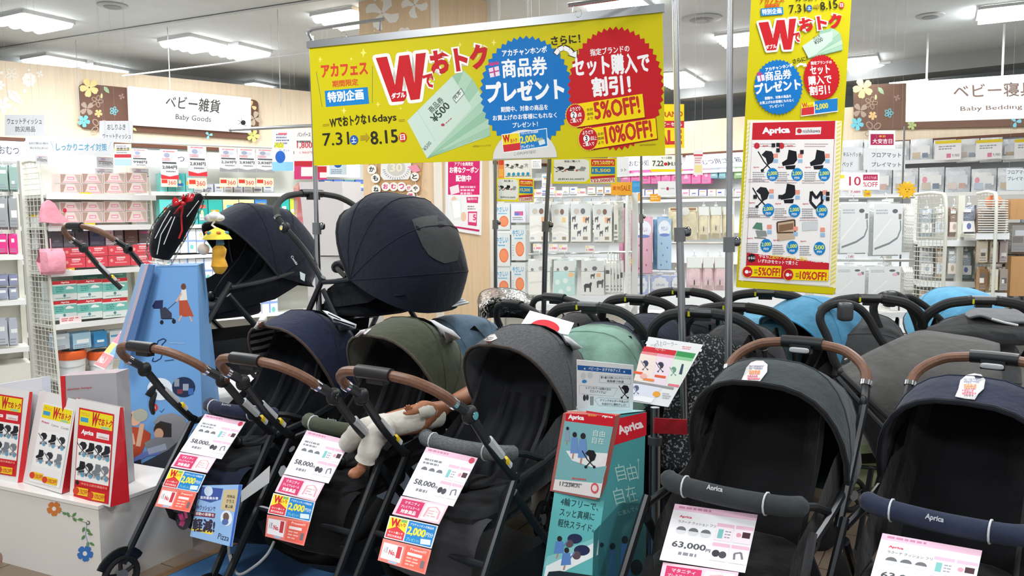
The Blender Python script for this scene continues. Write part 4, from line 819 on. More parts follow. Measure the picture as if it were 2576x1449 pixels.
# below: clear bags and orange lidded buckets
row(GLi, [(132, 178), (180, 232), (234, 272), (274, 318)], 838, 884, 'storage_bag', 'blue and white bags on the lower shelf', lambda i: '%s clear blue and white bag, lower shelf of the left rack' % nth(i), lambda i: mat(('#a9b9c4', '#8fbbd6', '#5f9ec9', '#b9c7cf')[i], 'pouch'), lambda i: dz(('#b9c5cc', '#a8cde0', '#3f8fc6', '#dbe3e6')[i], ('#dfe6e8', '#eef4f6', '#e8f2f6', '#5aa0d0')[i], seed=i+4), slope=-.06, d=.2, kind='pillow')
for i, (x0, x1) in enumerate(((160, 232), (236, 300))):
    p = GLi.hit((x0+x1)/2, 915); rr0 = (GLi.hit(x1, 915)-GLi.hit(x0, 915)).length/2*.9; z0, z1 = GLi.xz((x0+x1)/2, 958)[1], GLi.xz((x0+x1)/2, 905)[1]; p = p-GL.n*rr0
    r = thing('lidded_bucket', ('left', 'right')[i]+' white bucket with a bright orange lid on the lower left rack', 'bucket', (p.x, p.y, max(z0, .28)), 0, 'orange lidded buckets')
    zt = z1-max(z0, .28); MB().tube([(0, 0, 0), (0, 0, zt*.5), (0, 0, zt)], [rr0*.9, rr0*.96, rr0], mat('#dfe2e4', 'plastic'), 24).build('bucket_body', r, local=True)
    ld = MB().tube([(0, 0, zt), (0, 0, zt+.015), (0, 0, zt+.06), (0, 0, zt+.07)], [rr0*1.02, rr0*1.1, rr0*1.06, rr0*.95], mat('#e8662a', 'plastic'), 24).build('lid', r, local=True); MB().ell((0, 0, zt+.072), (rr0*.7, rr0*.7, .012), mat('#3c3f45', 'plastic'), .9).build('lid_inset', ld, local=True)
    MB().tube([(rr0*1.0*math.cos(t), -rr0*1.0*math.sin(t), zt*.62-.01*math.sin(t)) for t in [PI*q/10 for q in range(11)]], .004, mat('#b6b9bb', 'plastic'), 5).build('bucket_handle', r, local=True)
# price strips on the lips
for i, (x0, x1, y, c1) in enumerate(((132, 200, 484, '#f7e9e8'), (202, 230, 484, '#f2d53a'), (124, 205, 562, '#f7eceb'), (208, 240, 561, '#f0c944'), (128, 160, 676, '#f4e6e6'), (162, 188, 674, '#e9b63c'), (150, 205, 796, '#f6e4e4'))):
    def dr(s, c1=c1, i=i):
        s.lines(8, 20, 92, 2, 28, 16, '#d8717c' if c1 > '#f3' else '#ffffff', i)
    sign('price_card', '%s price card on the %s shelf edge of the left rack' % (('white', 'yellow')[c1 < '#f3'], ('top left', 'top', 'second', 'second', 'third', 'third', 'fourth')[i]), 'price card', GL.rect(x0, y, x1, y+17), c1, dr)
# pink plush toys hanging on the wire end
pk_ = mat('#f2a3b4', 'fabric')
r = thing('hanging_toy', 'pink cloth toy hanging on the wire end of the left rack', 'toy', GL.hit(140, 560, .08)); loft([[(112, 510, 6.0), (124, 503, 5.98), (136, 510, 6.0)], [(106, 532, 5.98), (128, 530, 5.9), (150, 534, 5.98)], [(104, 556, 6.0), (135, 556, 5.92), (174, 560, 6.0)]], pk_, 'body', r, 3, .03) if 0 else None
mb = MB(); ps = [GL.hit(x, y, .08) for x, y in ((112, 512), (124, 503), (138, 512), (152, 535), (176, 558), (140, 562), (104, 558), (106, 532))]; mb.add(ps+[p-GL.n*.05 for p in ps], [tuple(range(8)), tuple(range(8, 16))[::-1]]+[(i, 8+i, 8+(i+1) % 8, (i+1) % 8) for i in range(8)], pk_); mb.build('body', r); s = Sheet(GL.rect(100, 500, 180, 565), photo=(0, 0, 1)); s.k = 2160; s.disc(147, 530, 5, 6, '#c8344a'); s.mb.build('button', r)
r = thing('pink_pouch', 'puffy pink pouch hanging low on the wire end of the left rack', 'bag', GL.hit(127, 690, .1)); q = GL.rect(98, 625, 158, 690); mb = MB(); body_pillow(mb, [p+GL.n*.12 for p in q], GL.n, .1, pk_, 8); mb.build('body', r); MB().tube([GL.hit(128, 628, .08), GL.hit(126, 600, .06)], .004, pk_, 5).build('strap', r)
r = thing('hang_card', 'white card with a yellow top hanging on the wire end panel', 'card', GL.hit(75, 625)); q = [W(54, 540, 6.6), W(92, 540, 6.45), W(95, 625, 6.45), W(57, 628, 6.6)]; s = Sheet(q); s.board('#eceeee', .01, 'card', r); s.rect(0, 0, 100, 9, '#d9b21e'); s.lines(25, 40, 80, 4, 8, 4, '#9a9ca0', 2); s.prt(r)
# goods further left, behind the end panel
FL = Plane_(W(20, 560, 7.4), .78, .62)
rack('shelving_rack', 'shelving cut by the left edge of the picture', FL, -120, 60, [FL.xz(10, y)[1] for y in (645, 760, 880)], FL.xz(10, 405)[1], .4, gz=.2)
cs = [('#8ea9a2', 'grey green'), ('#9da2a4', 'grey'), ('#e0408c', 'magenta'), ('#8f95b5', 'lilac'), ('#9aa3b8', 'grey blue'), ('#b6bcc8', 'pale grey')]
k = 0
for (y0, y1, ci) in ((415, 482, 0), (492, 578, 1), (588, 640, 2), (690, 720, 3), (722, 755, 4), (800, 872, 5)):
    row(FL.back(.02), [(-34, -8), (-6, 20), (22, 46)], y0, y1, 'hanging_pack', 'packs at the left edge', lambda i: '%s pack at the left picture edge, %s of the three in its row' % (cs[ci][1], ('outermost', 'middle', 'innermost')[i]), lambda i: mat(cs[ci][0], 'pouch'), lambda i: dz(cs[ci][0], '#e6e9ea', seed=ci*3+i), d=.06, kind='pillow', hook=ci < 3)
# ---------- the left wall shelving ---------------------------------------
zs = [LWL.xz(550, y)[1] for y in (486, 566, 640, 716, 800)]
rack('shelving_unit', 'long cream wall shelving of diapers under the left fascia', LWL, -160, 900, zs, 2.3, .4, posts=False, color='#d6d8cc', back='#b9bcae')
LWi = LWL.back(.03); LWj = LWL.back(.15)
tl = ['#62c4bd', '#3bb0a8', '#5cc3c0', '#8bd2cd', '#55b7d0', '#e8e2a0', '#dfe9f0']
def dia(i): return dz(tl[i % 7], '#f1f5f5', ('#f2b33c', '#e45a6a', '#3f78c0')[i % 3], seed=i, disc=(50+rc.uniform(-20, 20), 45, 13, '#f4f0e8'))
row(LWi, [(402, 420), (422, 440), (441, 466), (468, 486)], 436, 483, 'diaper_pack', 'diaper packs on the top wall shelf', lambda i: 'teal diaper pack, %s on the top left wall shelf' % nth(i), lambda i: mat(tl[i], 'gloss'), dia)
row(LWi, [(488, 512), (514, 537), (540, 562), (563, 586), (588, 611), (613, 636), (638, 660), (662, 690)], 462, 484, 'small_pack', 'small printed packs on the top wall shelf', lambda i: 'small pastel pack, %s on the top wall shelf by the price flags' % nth(i), lambda i: mat(('#d9dfe6', '#b9b4d0', '#c8d6e6', '#d6c9b8', '#a9b4c9', '#cfc6d9', '#e0d9c0', '#9fa9bd')[i], 'gloss'), lambda i: dz('#dfe3ea', ('#e08a9a', '#8f9fd0', '#f0c060')[i % 3], '#7b86a8', seed=i+9))
row(LWi, [(402, 434), (436, 465), (467, 497), (499, 523), (525, 560), (562, 601), (603, 640), (642, 672)], 502, 564, 'diaper_pack', 'diaper packs on the second wall shelf', lambda i: 'diaper pack, %s on the second wall shelf behind the navy hood' % nth(i), lambda i: mat(('#5ec6c3', '#86d2ce', '#4fbcc0', '#2aa39b', '#34b0a6', '#e9e0b0', '#e6dfb4', '#3f82c8')[i], 'gloss'), lambda i: dz(('#5ec6c3', '#86d2ce', '#4fbcc0', '#2aa39b', '#34b0a6', '#f2dfa0', '#f2dfa0', '#5a9ad8')[i], '#eef3f2', ('#e56a5a', '#f0a030', '#5fb6d8')[i % 3], seed=i+19, disc=(40, 55, 14, '#f7d9a0')))
for j, (y0, y1, w_) in enumerate(((576, 636, 'third'), (650, 712, 'fourth'), (726, 796, 'fifth'))):
    row(LWi, split(330, 700, 9), y0, y1, 'diaper_pack', 'boxed packs on the lower wall shelves', lambda i: 'pale blue striped pack, %s on the %s wall shelf' % (nth(i), w_), lambda i: mat(('#e3e8ef', '#d5dff0', '#e9ecef')[(i+j) % 3], 'gloss'), lambda i: (lambda s: (s.rect(5, 5, 95, 95, ('#eef2f6', '#e1e9f4', '#dfe7f2')[(i+j) % 3]), s.rect(44, 0, 54, 100, '#7f9fdc'), s.rect(0, 46, 100, 54, '#8faae0'), s.disc(30, 25, 12, 10, ('#f0b7c0', '#f7cfa0', '#7fcfc9')[i % 3]), s.disc(72, 76, 12, 10, '#7cc7c0'))))
row(LWi, [(815, 838), (840, 865), (867, 892), (894, 918)], 452, 480, 'diaper_pack', 'blue printed packs right of the paper bag', lambda i: 'navy and yellow pack, %s beside the tall paper bag' % nth(i), lambda i: mat(('#3a58a8', '#4a6ab8', '#5a9a78', '#4a62b0')[i], 'gloss'), lambda i: dz('#5f7cc4', '#f0d468', '#e9eef6', seed=i+31))
row(LWi, [(708, 728), (730, 752)], 500, 560, 'diaper_pack', 'teal packs left of the paper bag', lambda i: ('teal', 'yellow green')[i]+' pack just left of the tall paper bag', lambda i: mat(('#2fb3ab', '#b8cf3a')[i], 'gloss'), lambda i: dz(('#2fb3ab', '#c7d94a')[i], '#f2f4f2', seed=i+41))
# lit category boards on the left wall
def board(px, label, txt=None, lit_='#e9ecff', e=.6, pl=LWL, tx=None):
    c = pl.rect(*px); r = thing('category_board', label, 'sign', c[3]); s = Sheet(c); s.board(mat(lit_, 'lit', e=e), .03, 'light_panel', r)
    if txt: s.text(txt, *(tx or (20, 68, 80, 68)), 40, '#4a4c58', .015); s.prt(r)
board((-60, 354, 62, 404), 'lit white board with diaper lettering at the left edge', 'おむつ', tx=(46, 66, 88, 66)); board((64, 356, 118, 406), 'blank lit board right of the diaper lettering'); board((122, 388, 236, 412), 'lit white board under the odour control sign', lit_='#fffdf0', e=.9)
board((372, 380, 472, 420), 'lit lilac board between the hanging price flags', 'おむつ', tx=(35, 66, 92, 66)); board((524, 384, 556, 424), 'short lit white board between price flags', lit_='#fbfdf0'); board((690, 388, 775, 430), 'lit pale board left of the wide banner end', lit_='#f5f7ee'); board((800, 405, 905, 445), 'lit pale board under the wide banner', lit_='#eef0e4')
# hanging price flags
def flag(px, pl, label, price='2,838円', col='#c8cacc', low='#c9303a', group='hanging price flags'):
    def dr(s):
        s.lines(18, 5, 84, 1, 8, 4, '#d8616c', 2); s.disc(38, 20, 17, 8, '#8f97ad'); s.disc(66, 22, 14, 7, '#b9bdc9'); s.lines(10, 30, 70, 2, 5, 3, '#c0616d', 4); s.rect(10, 42, 90, 48, '#4c4e52'); s.text(price, 10, 66, 92, 66, 12, '#3a3b3e', .03); s.lines(30, 72, 90, 1, 6, 4, '#6a6b6e', 5)
        if low: s.poly([(0, 84), (50, 91), (100, 84), (100, 100), (0, 100)], low)
    return sign('price_flag', label, 'price card', pl.rect(*px), col, dr, group=group)
FLP = LWL.back(-.12)
flag((404, 376, 448, 451), FLP, 'price flag 2,084 yen, left of the two red tipped ones', '2,084円'); flag((473, 366, 520, 443), FLP, 'price flag 2,838 yen with red tip and pink square'); flag((552, 372, 597, 432), FLP, 'grey price flag 2,269 yen, left of three together', '2,269円', low='#8f9194'); flag((598, 373, 643, 433), FLP, 'grey price flag 2,838 yen, middle of three together', low='#8f9194'); flag((644, 374, 690, 434), FLP, 'grey price flag 2,838 yen, right of three together', low='#8f9194')
flag((331, 374, 372, 430), FLP, 'white price flag beside the lit lilac board', '998円', low=None); flag((90, 392, 120, 412), GL, 'tiny price flag above the wire end panel', '698円', low=None); flag((244, 395, 285, 422), GL.back(.1), 'price flag above the top wipes shelf', '2,498円', low=None); flag((240, 424, 285, 442), GL.back(.05), 'grey flag tip over the top wipes row', '2,498円', low='#8f9194'); flag((333, 424, 374, 445), GL.back(.05), 'grey flag tip at the right end of the top wipes row', '1,480円', low='#8f9194')
def gold(s): s.rect(0, 0, 100, 100, '#f2dcb8'); s.rect(4, 18, 40, 60, '#c43a2c'); s.text('360', 44, 74, 92, 74, 46, '#c8484a', .03); s.text('ポイント', 46, 92, 92, 92, 14, '#b96a4a', .01)
for i, (a, b) in enumerate(((405, 446), (474, 520), (553, 596), (599, 642), (645, 688))): sign('point_card', 'cream and red points card hung below the flags, %s' % nth(i), 'price card', FLP.rect(a, 448, b, 470 if i != 1 else 474), '#f2dcb8', gold, group='points cards')
# hanging word signs
def words(px, Y, label, lines, col='#d3d4d6', tc='#55575c', roll=0, Yr=None, deco=None):
    x0, y0, x1, y1 = px; c = qd([(x0, y0), (x1, y0+roll), (x1, y1+roll), (x0, y1)], Y, Yr or Y)
    def dr(s):
        if deco: deco(s)
        for t, a, b, y, h, *m in lines: s.text(t, a, y, b, y, h, m[0] if m else tc, .015)
    r = sign('hanging_sign', label, 'sign', c, col, dr, th=.004); up = c[0].z > 1.7 or Y > 5
    for k in (.1, .9):
        p = (c[0].lerp(c[1], k) if up else c[3].lerp(c[2], k)); MB().tube([p, V((p.x, p.y, CEIL if up else 1.45))], .0006 if up else .0025, mat('#9a9d9f', 'plastic'), 4).build('wire' if up else 'stem', r)
    return r
words((12, 289, 111, 341), 6.6, 'grey sign for wet tissue and disaster supplies at the left', [('ウェットティッシュ', 6, 94, 45, 28), ('防災用品', 27, 77, 82, 26)])
words((250, 304, 334, 358), 6.6, 'grey sign for wipes and wet tissue above the long sign', [('おしりふき', 24, 78, 42, 26), ('ウェットティッシュ', 10, 94, 84, 24)])
words((64, 345, 286, 390), 6.4, 'long grey sign about odour control', [('しっかりニオイ対策', 34, 92, 74, 42, '#3d93b4'), ('生まれて間もない頃から', 4, 25, 40, 12), ('気になるにおいに', 5, 25, 66, 12), ('＼', 28, 31, 60, 38, '#3d93b4'), ('／', 94, 97, 60, 38, '#3d93b4')], roll=2, Yr=6.6)
def tinyposter(cols):
    def f(s):
        for i, (y0, y1, c) in enumerate(cols): s.rect(0, y0, 100, y1, c)
        s.lines(12, 8, 88, 4, 10, 5, '#8a8c9a', 3)
    return f
words((288, 362, 330, 416), 6.5, 'small pastel notice right of the long odour sign', [('消臭', 12, 50, 30, 14), ('対策', 55, 90, 30, 14)], col='#efeee4', deco=tinyposter([(20, 32, '#f0e6a8'), (48, 64, '#c8404a'), (70, 100, '#b9d6e2')]))
def pop1(s): s.rect(0, 78, 100, 100, '#8cc6e8'); s.disc(38, 66, 24, 15, '#2660b8'); s.text('500', 12, 44, 52, 44, 12, '#d8cf2a', .05, edge='#5a8a2a', ew=.04); s.text('プレゼント', 30, 54, 82, 54, 7, '#4a6ab0', .02); s.lines(18, 10, 82, 4, 7, 4, '#6a6f90', 3); s.rect(28, 8, 70, 12, '#d8616c')
words((685, 326, 738, 430), 8.2, 'white hanging poster with a blue oval left of the wide banner', [], col='#f2f4f7', deco=pop1)
def pop2(s): s.rect(0, 64, 100, 74, '#c8303c'); s.rect(0, 74, 100, 100, '#d6447c'); s.rect(38, 76, 100, 94, '#f6f2f2'); s.text('1,800', 16, 40, 98, 40, 13, '#d84a56', .03); s.text('パンパース', 18, 16, 90, 16, 8, '#4a4a50', .02); s.text('1,980円', 30, 50, 98, 50, 5, '#d84a56', .01); s.lines(14, 24, 92, 1, 6, 4, '#4a4a50', 2)
words((740, 323, 786, 451), 8.0, 'pink and white price poster touching the wide banner edge', [], col='#f3f1f2', deco=pop2)
def pop3(s): s.disc(50, 28, 22, 22, '#2660b8'); s.rect(0, 0, 100, 14, '#f0d43c'); s.lines(10, 60, 90, 3, 12, 6, '#7f8aa8', 3)
words((828, 404, 872, 440), 8.2, 'pale blue card with a blue dot under the wide banner', [], col='#cfe4f2', deco=pop3)
words((795, 404, 822, 452), 8.1, 'red and white card hanging under the wide banner', [], col='#f3f1f2', deco=lambda s: (s.rect(0, 30, 100, 60, '#c8303c'), s.rect(0, 60, 100, 100, '#d6447c'), s.rect(35, 62, 100, 90, '#f6f2f2')))
# grey clip rail across above them, in front of the baby goods sign
a, b = W(580, 326, 8.3), W(790, 316, 8.3); r = thing('hanging_rail', 'grey tube rail holding the posters left of the wide banner', 'rail', a); MB().tube([a, b], .018, mat('#a9acae', 'metal', rough=.4), 10).build('rail', r); MB().ell(a, (.022, .02, .022), mat('#7e8082', 'plastic')).build('end_cap', r)
a, b = W(330, 358, 8.9), W(690, 372, 9.8); r = thing('hanging_rail', 'thin grey rail holding the price flags on the left wall', 'rail', a); MB().tube([a, b], .012, mat('#b9bbbc', 'plastic'), 8).build('rail', r)
# ---------- pillar: poster and string decoration ----------------------------
PR_ = Sheet(plane_of(pc, pd)); s0 = Sheet(plane_of(pc+PR_.n*.02, pd+PR_.n*.02), photo=(0, 0, 1))
pq = [s0.at(x, y, 0) for x, y in ((1121, 402), (1213, 402), (1211, 592), (1120, 577))]
r = thing('framed_poster', 'white framed poster with a pink coupon advert on the wooden pillar', 'poster', (pq[2]+pq[3])/2); s = Sheet(pq, photo=(750, 0, 2.712)); s.board('#f0eff0', .02, 'frame', r); s.photo = (0, 0, 1); s.k = 19
s.poly([(1127, 405), (1208, 405), (1205, 583), (1126, 570)], '#f4f2f3'); s.poly([(1127, 405), (1207, 405), (1206, 490), (1127, 490)], '#dc2a72')
s.text('アプリ会員限定', 1143, 417, 1190, 417, 9, '#ffffff', .03); s.text('お得なクーポン', 1131, 435, 1203, 435, 15, '#ffffff', .05); s.text('配信中', 1147, 456, 1184, 456, 15, '#ffffff', .05); s.line([(1128, 464), (1206, 464)], 1, '#c01a5c'); s.lines(1158, 468, 1196, 3, 8, 5, '#f7c7da', 2); s.poly([(1131, 471), (1153, 464), (1156, 484), (1134, 490)], '#f5e6ea')
s.disc(1142, 510, 8, 16, '#efc9ae'); s.poly([(1134, 505), (1160, 500), (1164, 552), (1140, 556)], '#e9f0ee'); s.poly([(1137, 508), (1156, 505), (1159, 545), (1142, 549)], '#ffffff'); s.disc(1166, 545, 7, 12, '#efc9ae'); s.poly([(1173, 496), (1203, 495), (1202, 511), (1174, 510)], '#d93a78'); s.text('毎月5と', 1176, 504, 1200, 503, 6, '#ffffff'); s.lines(1176, 518, 1200, 2, 6, 3, '#9a8f94', 1); s.poly([(1177, 532), (1200, 532), (1199, 569), (1177, 566)], '#d93a78'); s.poly([(1179, 536), (1198, 536), (1197, 560), (1179, 558)], '#f7dfe8'); s.text('5', 1190, 554, 1197, 554, 14, '#d93a78', .03); s.poly([(1126, 566), (1206, 578), (1205, 583), (1126, 570)], '#c8286a'); s.prt(r)
for q in ((1117, 573), (1213, 587), (1213, 400)): pass
PL_ = Sheet(plane_of(pb, pc)); s0 = Sheet(plane_of(pb+PL_.n*.01, pc+PL_.n*.01), photo=(450, 420, 3.019))
r = thing('wall_decoration', 'corkboard of round hiragana tags strung on the pillar', 'decoration', s0.at(1660, 280, 0)); s = s0; q4 = [s.at(x, y, 0) for x, y in ((1430, -70), (1850, -70), (1830, 205), (1500, 205))]; sb = Sheet(q4); sb.board(mat('#c9a070', 'wood'), .012, 'corkboard', r)
s.k = 144; s.poly([(1540, -60), (1770, -60), (1765, 60), (1745, 95), (1560, 100), (1535, 70)], '#eceae6'); s.disc(1655, 10, 70, 60, '#cfcdc6')
for k in range(16):
    a = PI*(.05+.9*k/15); s.line([(1655+85*math.cos(a), 10+70*math.sin(a)), (1655+105*math.cos(a), 10+88*math.sin(a))], 4, '#6b7a90')
s.text('30', 1610, 35, 1700, 35, 60, '#f2e9c8', .03); s.poly([(1740, 0), (1810, -20), (1840, 30), (1790, 45)], '#ec9aae')
s.line([(1500, -40), (1510, 95), (1508, 200)], 5, '#d9d4c4'); s.line([(1800, 40), (1806, 160), (1820, 280)], 5, '#d9d4c4'); s.prt(r)
for i, (ch, x, y, R_, c_) in enumerate((('か', 1475, 20, 34, 0), ('も', 1503, 87, 34, 0), ('ね', 1508, 172, 34, 0), ('お', 1580, 150, 32, 1), ('む', 1640, 150, 32, 1), ('つ', 1700, 150, 34, 1), ('が', 1755, 160, 24, 1), ('と', 1800, 75, 32, 0), ('や', 1806, 165, 30, 0), ('笑', 1770, 220, 32, 1), ('い', 1820, 250, 28, 0))):
    s2 = Sheet(s0.c, photo=s0.photo); s2.k = 216; c3 = s2.at(x, y, 384); pts = [s2.at(x+R_*math.cos(t), y+R_*1.05*math.sin(t), 360) for t in [2*PI*q/16 for q in range(16)]]
    o = solid(pts, PL_.n, .004, P('#f4f1ea'), 'round_tag', r); s2.k = 372; s2.text(ch, x-R_*.55, y+R_*.5, x+R_*.55, y+R_*.5, R_*1.1, '#d8307a' if c_ else '#2d2b2a', .03); s2.mb.build('letter', o, smooth=0)
# tall white paper bag standing in the left aisle
bx = [W(752, 458, 6.0), W(860, 456, 5.9), W(872, 642, 5.9), W(772, 644, 6.0)]
bx[2].z = bx[3].z = (bx[2].z+bx[3].z)/2; n_ = Sheet(bx).n; lb = [W(738, 470, 6.35), W(742, 640, 6.35)]
r = thing('paper_bag', 'tall white and red paper carrier bag above a box behind the navy strollers', 'bag', (bx[3]+bx[2])/2); mb = MB(); bk = [lb[0], bx[1]-n_*.3, bx[2]-n_*.3, lb[1]]
mb.add(bx+bk, [(0, 1, 2, 3), (4, 7, 6, 5), (1, 5, 6, 2), (3, 2, 6, 7)], mat('#d9d3d2', 'gloss', rough=.3)); mb.add([bx[0], bx[3], lb[1], lb[0]], [(0, 1, 2, 3)], mat('#c8232f', 'gloss')); mb.build('bag_body', r, smooth=0)
s = Sheet(bx, photo=(450, 420, 3.019)); s.k = 19; s.text('akachanhonpo', 1010, 215, 1100, 208, 18, '#c9555d', .02); s.disc(1150, 560, 30, 42, '#cc2c38', 20); s.disc(1195, 552, 28, 40, '#cc2c38', 20); s.disc(1215, 540, 16, 36, '#cc2c38', 16); s.text('ah', 1135, 590, 1222, 582, 62, '#f3e9e8', .07); s.text('アカチャンホンポ', 1125, 630, 1245, 622, 18, '#c9555d', .02); s.prt(r)
cb = [W(772, 646, 6.0), W(900, 644, 5.9), W(905, 740, 5.9), W(775, 745, 6.0)]; r = thing('storage_box', 'plain grey white carton under the paper carrier bag', 'box', (cb[2]+cb[3])/2); cb += [p-n_*.4 for p in cb]; MB().hexa(cb, mat('#cfcdcb', 'paper')).build('carton', r, smooth=0); MB().hexa([cb[3], cb[2], V((cb[2].x, cb[2].y, 0)), V((cb[3].x, cb[3].y, 0)), cb[7], cb[6], V((cb[6].x, cb[6].y, 0)), V((cb[7].x, cb[7].y, 0))], mat('#c2c0be', 'paper')).build('carton_stack', r, smooth=0)
# ---------- centre : clear packs on hooks, towels, boxes --------------------
CL = Plane_(W(1330, 600, 6.4), .97, -.24)            # front of the centre racks
rkc = rack('shelving_rack', 'white hook rack of clear bedding packs in the centre', CL, 1328, 1588, [CL.xz(1400, y)[1] for y in (770, 900)], CL.xz(1400, 488)[1], .35, back=None, color='#e2e4e2')
mw = mat('#d5d7d6', 'chrome', rough=.35)
for y in (496, 640):
    a, b = CL.hit(1330, y, -.14), CL.hit(1590, y-6, -.14); MB().tube([a, b], .010, mw, 8).build('hook_bar', rkc)
pz = CL.hit(1588, 600, -.35); wire_panel(rkc, V((pz.x, pz.y, 0)), CL.n, .36, .1, CL.xz(1588, 482)[1], 9, 40, mat('#e3e4de', 'plastic'), 'end_panel', .0022, .013)
film = mat('#dfe6ea', 'film', alpha=.22)
def animal(s, x, y, k, m='#6a6d70'):
    s.poly([(x-k, y-.3*k), (x-.6*k, y-.6*k), (x+.4*k, y-.6*k), (x+.8*k, y-.9*k), (x+1.1*k, y-.7*k), (x+.9*k, y-.2*k), (x+.8*k, y+.8*k), (x+.5*k, y+.8*k), (x+.4*k, y+.1*k), (x-.4*k, y+.1*k), (x-.5*k, y+.8*k), (x-.85*k, y+.8*k)], m)
def clearpack(kind):
    def f(s):
        s.rect(4, 6, 96, 34, '#dcdfe0'); s.disc(60, 24, 11, 7, '#8a6f62' if kind != 2 else '#7a7c80'); s.disc(30, 24, 13, 7, '#c9c0b4'); s.rect(4, 34, 96, 96, '#ebeae4')
        s.rect(60, 37, 80, 50, '#f0b98c' if kind != 1 else '#f3cf9a'); s.rect(60, 84, 82, 92, '#a59a86'); s.rect(8, 85, 26, 91, '#b9bcc4')
        if kind >= 2:
            for x, y in ((26, 60), (70, 66), (18, 42), (80, 45), (42, 76)): animal(s, x, y, 9)
        else: s.poly([(8, 60), (40, 55), (92, 62), (92, 66), (40, 60), (8, 66)], '#dfddd6'); s.poly([(8, 74), (50, 70), (92, 77), (92, 80), (50, 74), (8, 80)], '#f7f6f1')
    return f
CLf = CL.back(.03)
for i, (a, b) in enumerate(((1330, 1383), (1387, 1432), (1434, 1488), (1492, 1541))): pack(CLf, a, 506+(i % 2)*2, b, 612, 'clear bedding bag %s, %s, upper centre hooks' % (('plain', 'plain', 'with grey animals', 'with grey animals')[i], ('left', 'right')[i % 2]), 'bedding_pack', 'clear bedding packs, upper row', mat('#e4e6e3', 'pouch'), clearpack(i), kind='pillow', hook=True, d=.05)
for q in range(4): pack(CL.back(.06+.03*q), 1543+q*4, 508, 1556+q*4, 612, 'narrow bedding pack edge, %s at the right of the upper row' % nth(q), 'bedding_pack', 'bedding packs seen edge on', mat('#dfe0da', 'pouch'), dz('#e7e6df', '#8b8880', seed=q), kind='pillow', hook=True, d=.03)
def low(i):
    def f(s):
        s.rect(4, 4, 96, 32, '#e2e4e4'); s.disc(22, 28, 6, 4, '#8f8c8a'); s.disc(58, 25, 10, 6, '#7d7a80' if i else '#b9b4ae'); s.rect(4, 34, 96, 96, ('#ecebe3', '#bfe0dc', '#e9e9e6')[i])
        if i == 1:
            for x, y in ((20, 62), (55, 58), (70, 80), (35, 88)): s.disc(x, y, 11, 7, '#e4efea')
            s.disc(80, 42, 13, 7, '#f3c59a')
        if i == 2: animal(s, 30, 76, 16, '#55585c'); animal(s, 80, 66, 14, '#6a6d70'); animal(s, 50, 46, 9, '#6a6d70'); s.rect(66, 38, 82, 48, '#f0c3a0')
        if i == 0: s.poly([(8, 62), (90, 56), (90, 60), (8, 67)], '#dddcd2')
    return f
for i, (a, b) in enumerate(((1326, 1386), (1391, 1448), (1460, 1522))): pack(CLf, a, 652, b, 745, ('cream bedding pack', 'mint pack with pale clouds', 'pack printed with a dark bear')[i]+' on the lower row of the centre hook rack', 'bedding_pack', None, mat(('#e6e6e0', '#d5e6e3', '#e4e5e4')[i], 'pouch'), low(i), kind='pillow', hook=True, d=.05)
for q in range(5): pack(CL.back(.05+.03*q), 1522+q*8, 655, 1536+q*8, 742, 'narrow pack edge, %s at the right end of the lower row' % nth(q), 'bedding_pack', 'lower packs seen edge on', mat('#e2e2de', 'pouch'), dz('#e9e8e4', '#6b6d70', seed=q+7), kind='pillow', hook=True, d=.03)
for i, (x, y) in enumerate(((1352, 622), (1392, 622), (1416, 623), (1484, 626), (1352, 484), (1404, 487), (1462, 482))):
    sign('price_card', 'small pink ticket %s, centre hook rack' % (('left in middle gap', 'second in middle gap', 'third in middle gap', 'last in middle gap', 'top left', 'top middle', 'top right')[i]), 'price card', CL.rect(x-11, y-8, x+11, y+9), '#f2ecec', lambda s: (s.rect(8, 8, 40, 34, '#f4e08a'), s.text('1,980', 12, 80, 90, 80, 34, '#d8546a', .03)))
# price tickets and rolls along the rack top
for i, (a, b) in enumerate(((1360, 1378), (1380, 1396), (1414, 1432), (1433, 1452), (1478, 1498), (1500, 1518), (1520, 1538), (1548, 1562))): pack(CL.back(.12), a, 470, b, 488, '%s small rolled pack on top of the centre hook rack' % nth(i), 'rolled_pack', 'small packs on top of the centre rack', ('#5a6fd0', '#e8e4e6', '#d9dcde', '#cfd5dc', '#e3d6b8', '#c9d3e4', '#e9c080', '#dfe2e6')[i], dz('#eceef2', ('#5468c8', '#e0698a', '#c9a06a')[i % 3], seed=i), d=.06)
# boxed goods column with plain orange discs
BX = Plane_(W(1243, 600, 6.55), .97, -.24)
for ci, (x0, x1, ys) in enumerate(((1244, 1283, ((512, 578), (585, 670), (674, 742))), (1286, 1322, ((566, 655), (660, 740)))) ):
    for j, (y0, y1) in enumerate(ys):
        def dr(s, j=j): s.rect(4, 3, 96, 97, '#dfe3e2'); s.text('やさしい', 10, 32, 88, 30, 18, '#4aa3d0', .03); s.lines(24, 36, 84, 1, 6, 4, '#5aaed6', j); s.disc(60, 68, 30, 21, '#e87a4e', 22); s.disc(60, 68, 25, 17, '#f0956a', 22); s.lines(6, 56, 22, 5, 7, 3, '#b9c4b4', j)
        pack(BX, x0, y0, x1, y1, 'pale box with a big orange disc, %s of the %s column by the pillar' % (('top', 'middle', 'bottom')[j] if ci == 0 else ('upper', 'lower')[j], ('left', 'right')[ci]), 'goods_box', 'pale boxes with an orange disc', '#dfe3e2', dr, d=.2)
pack(BX, 1285, 510, 1322, 560, 'white and purple box above the right column of orange disc boxes', 'goods_box', None, '#e2e4ec', dz('#e6e8f0', '#d86aa0', '#6a7fc8', seed=5), d=.2)
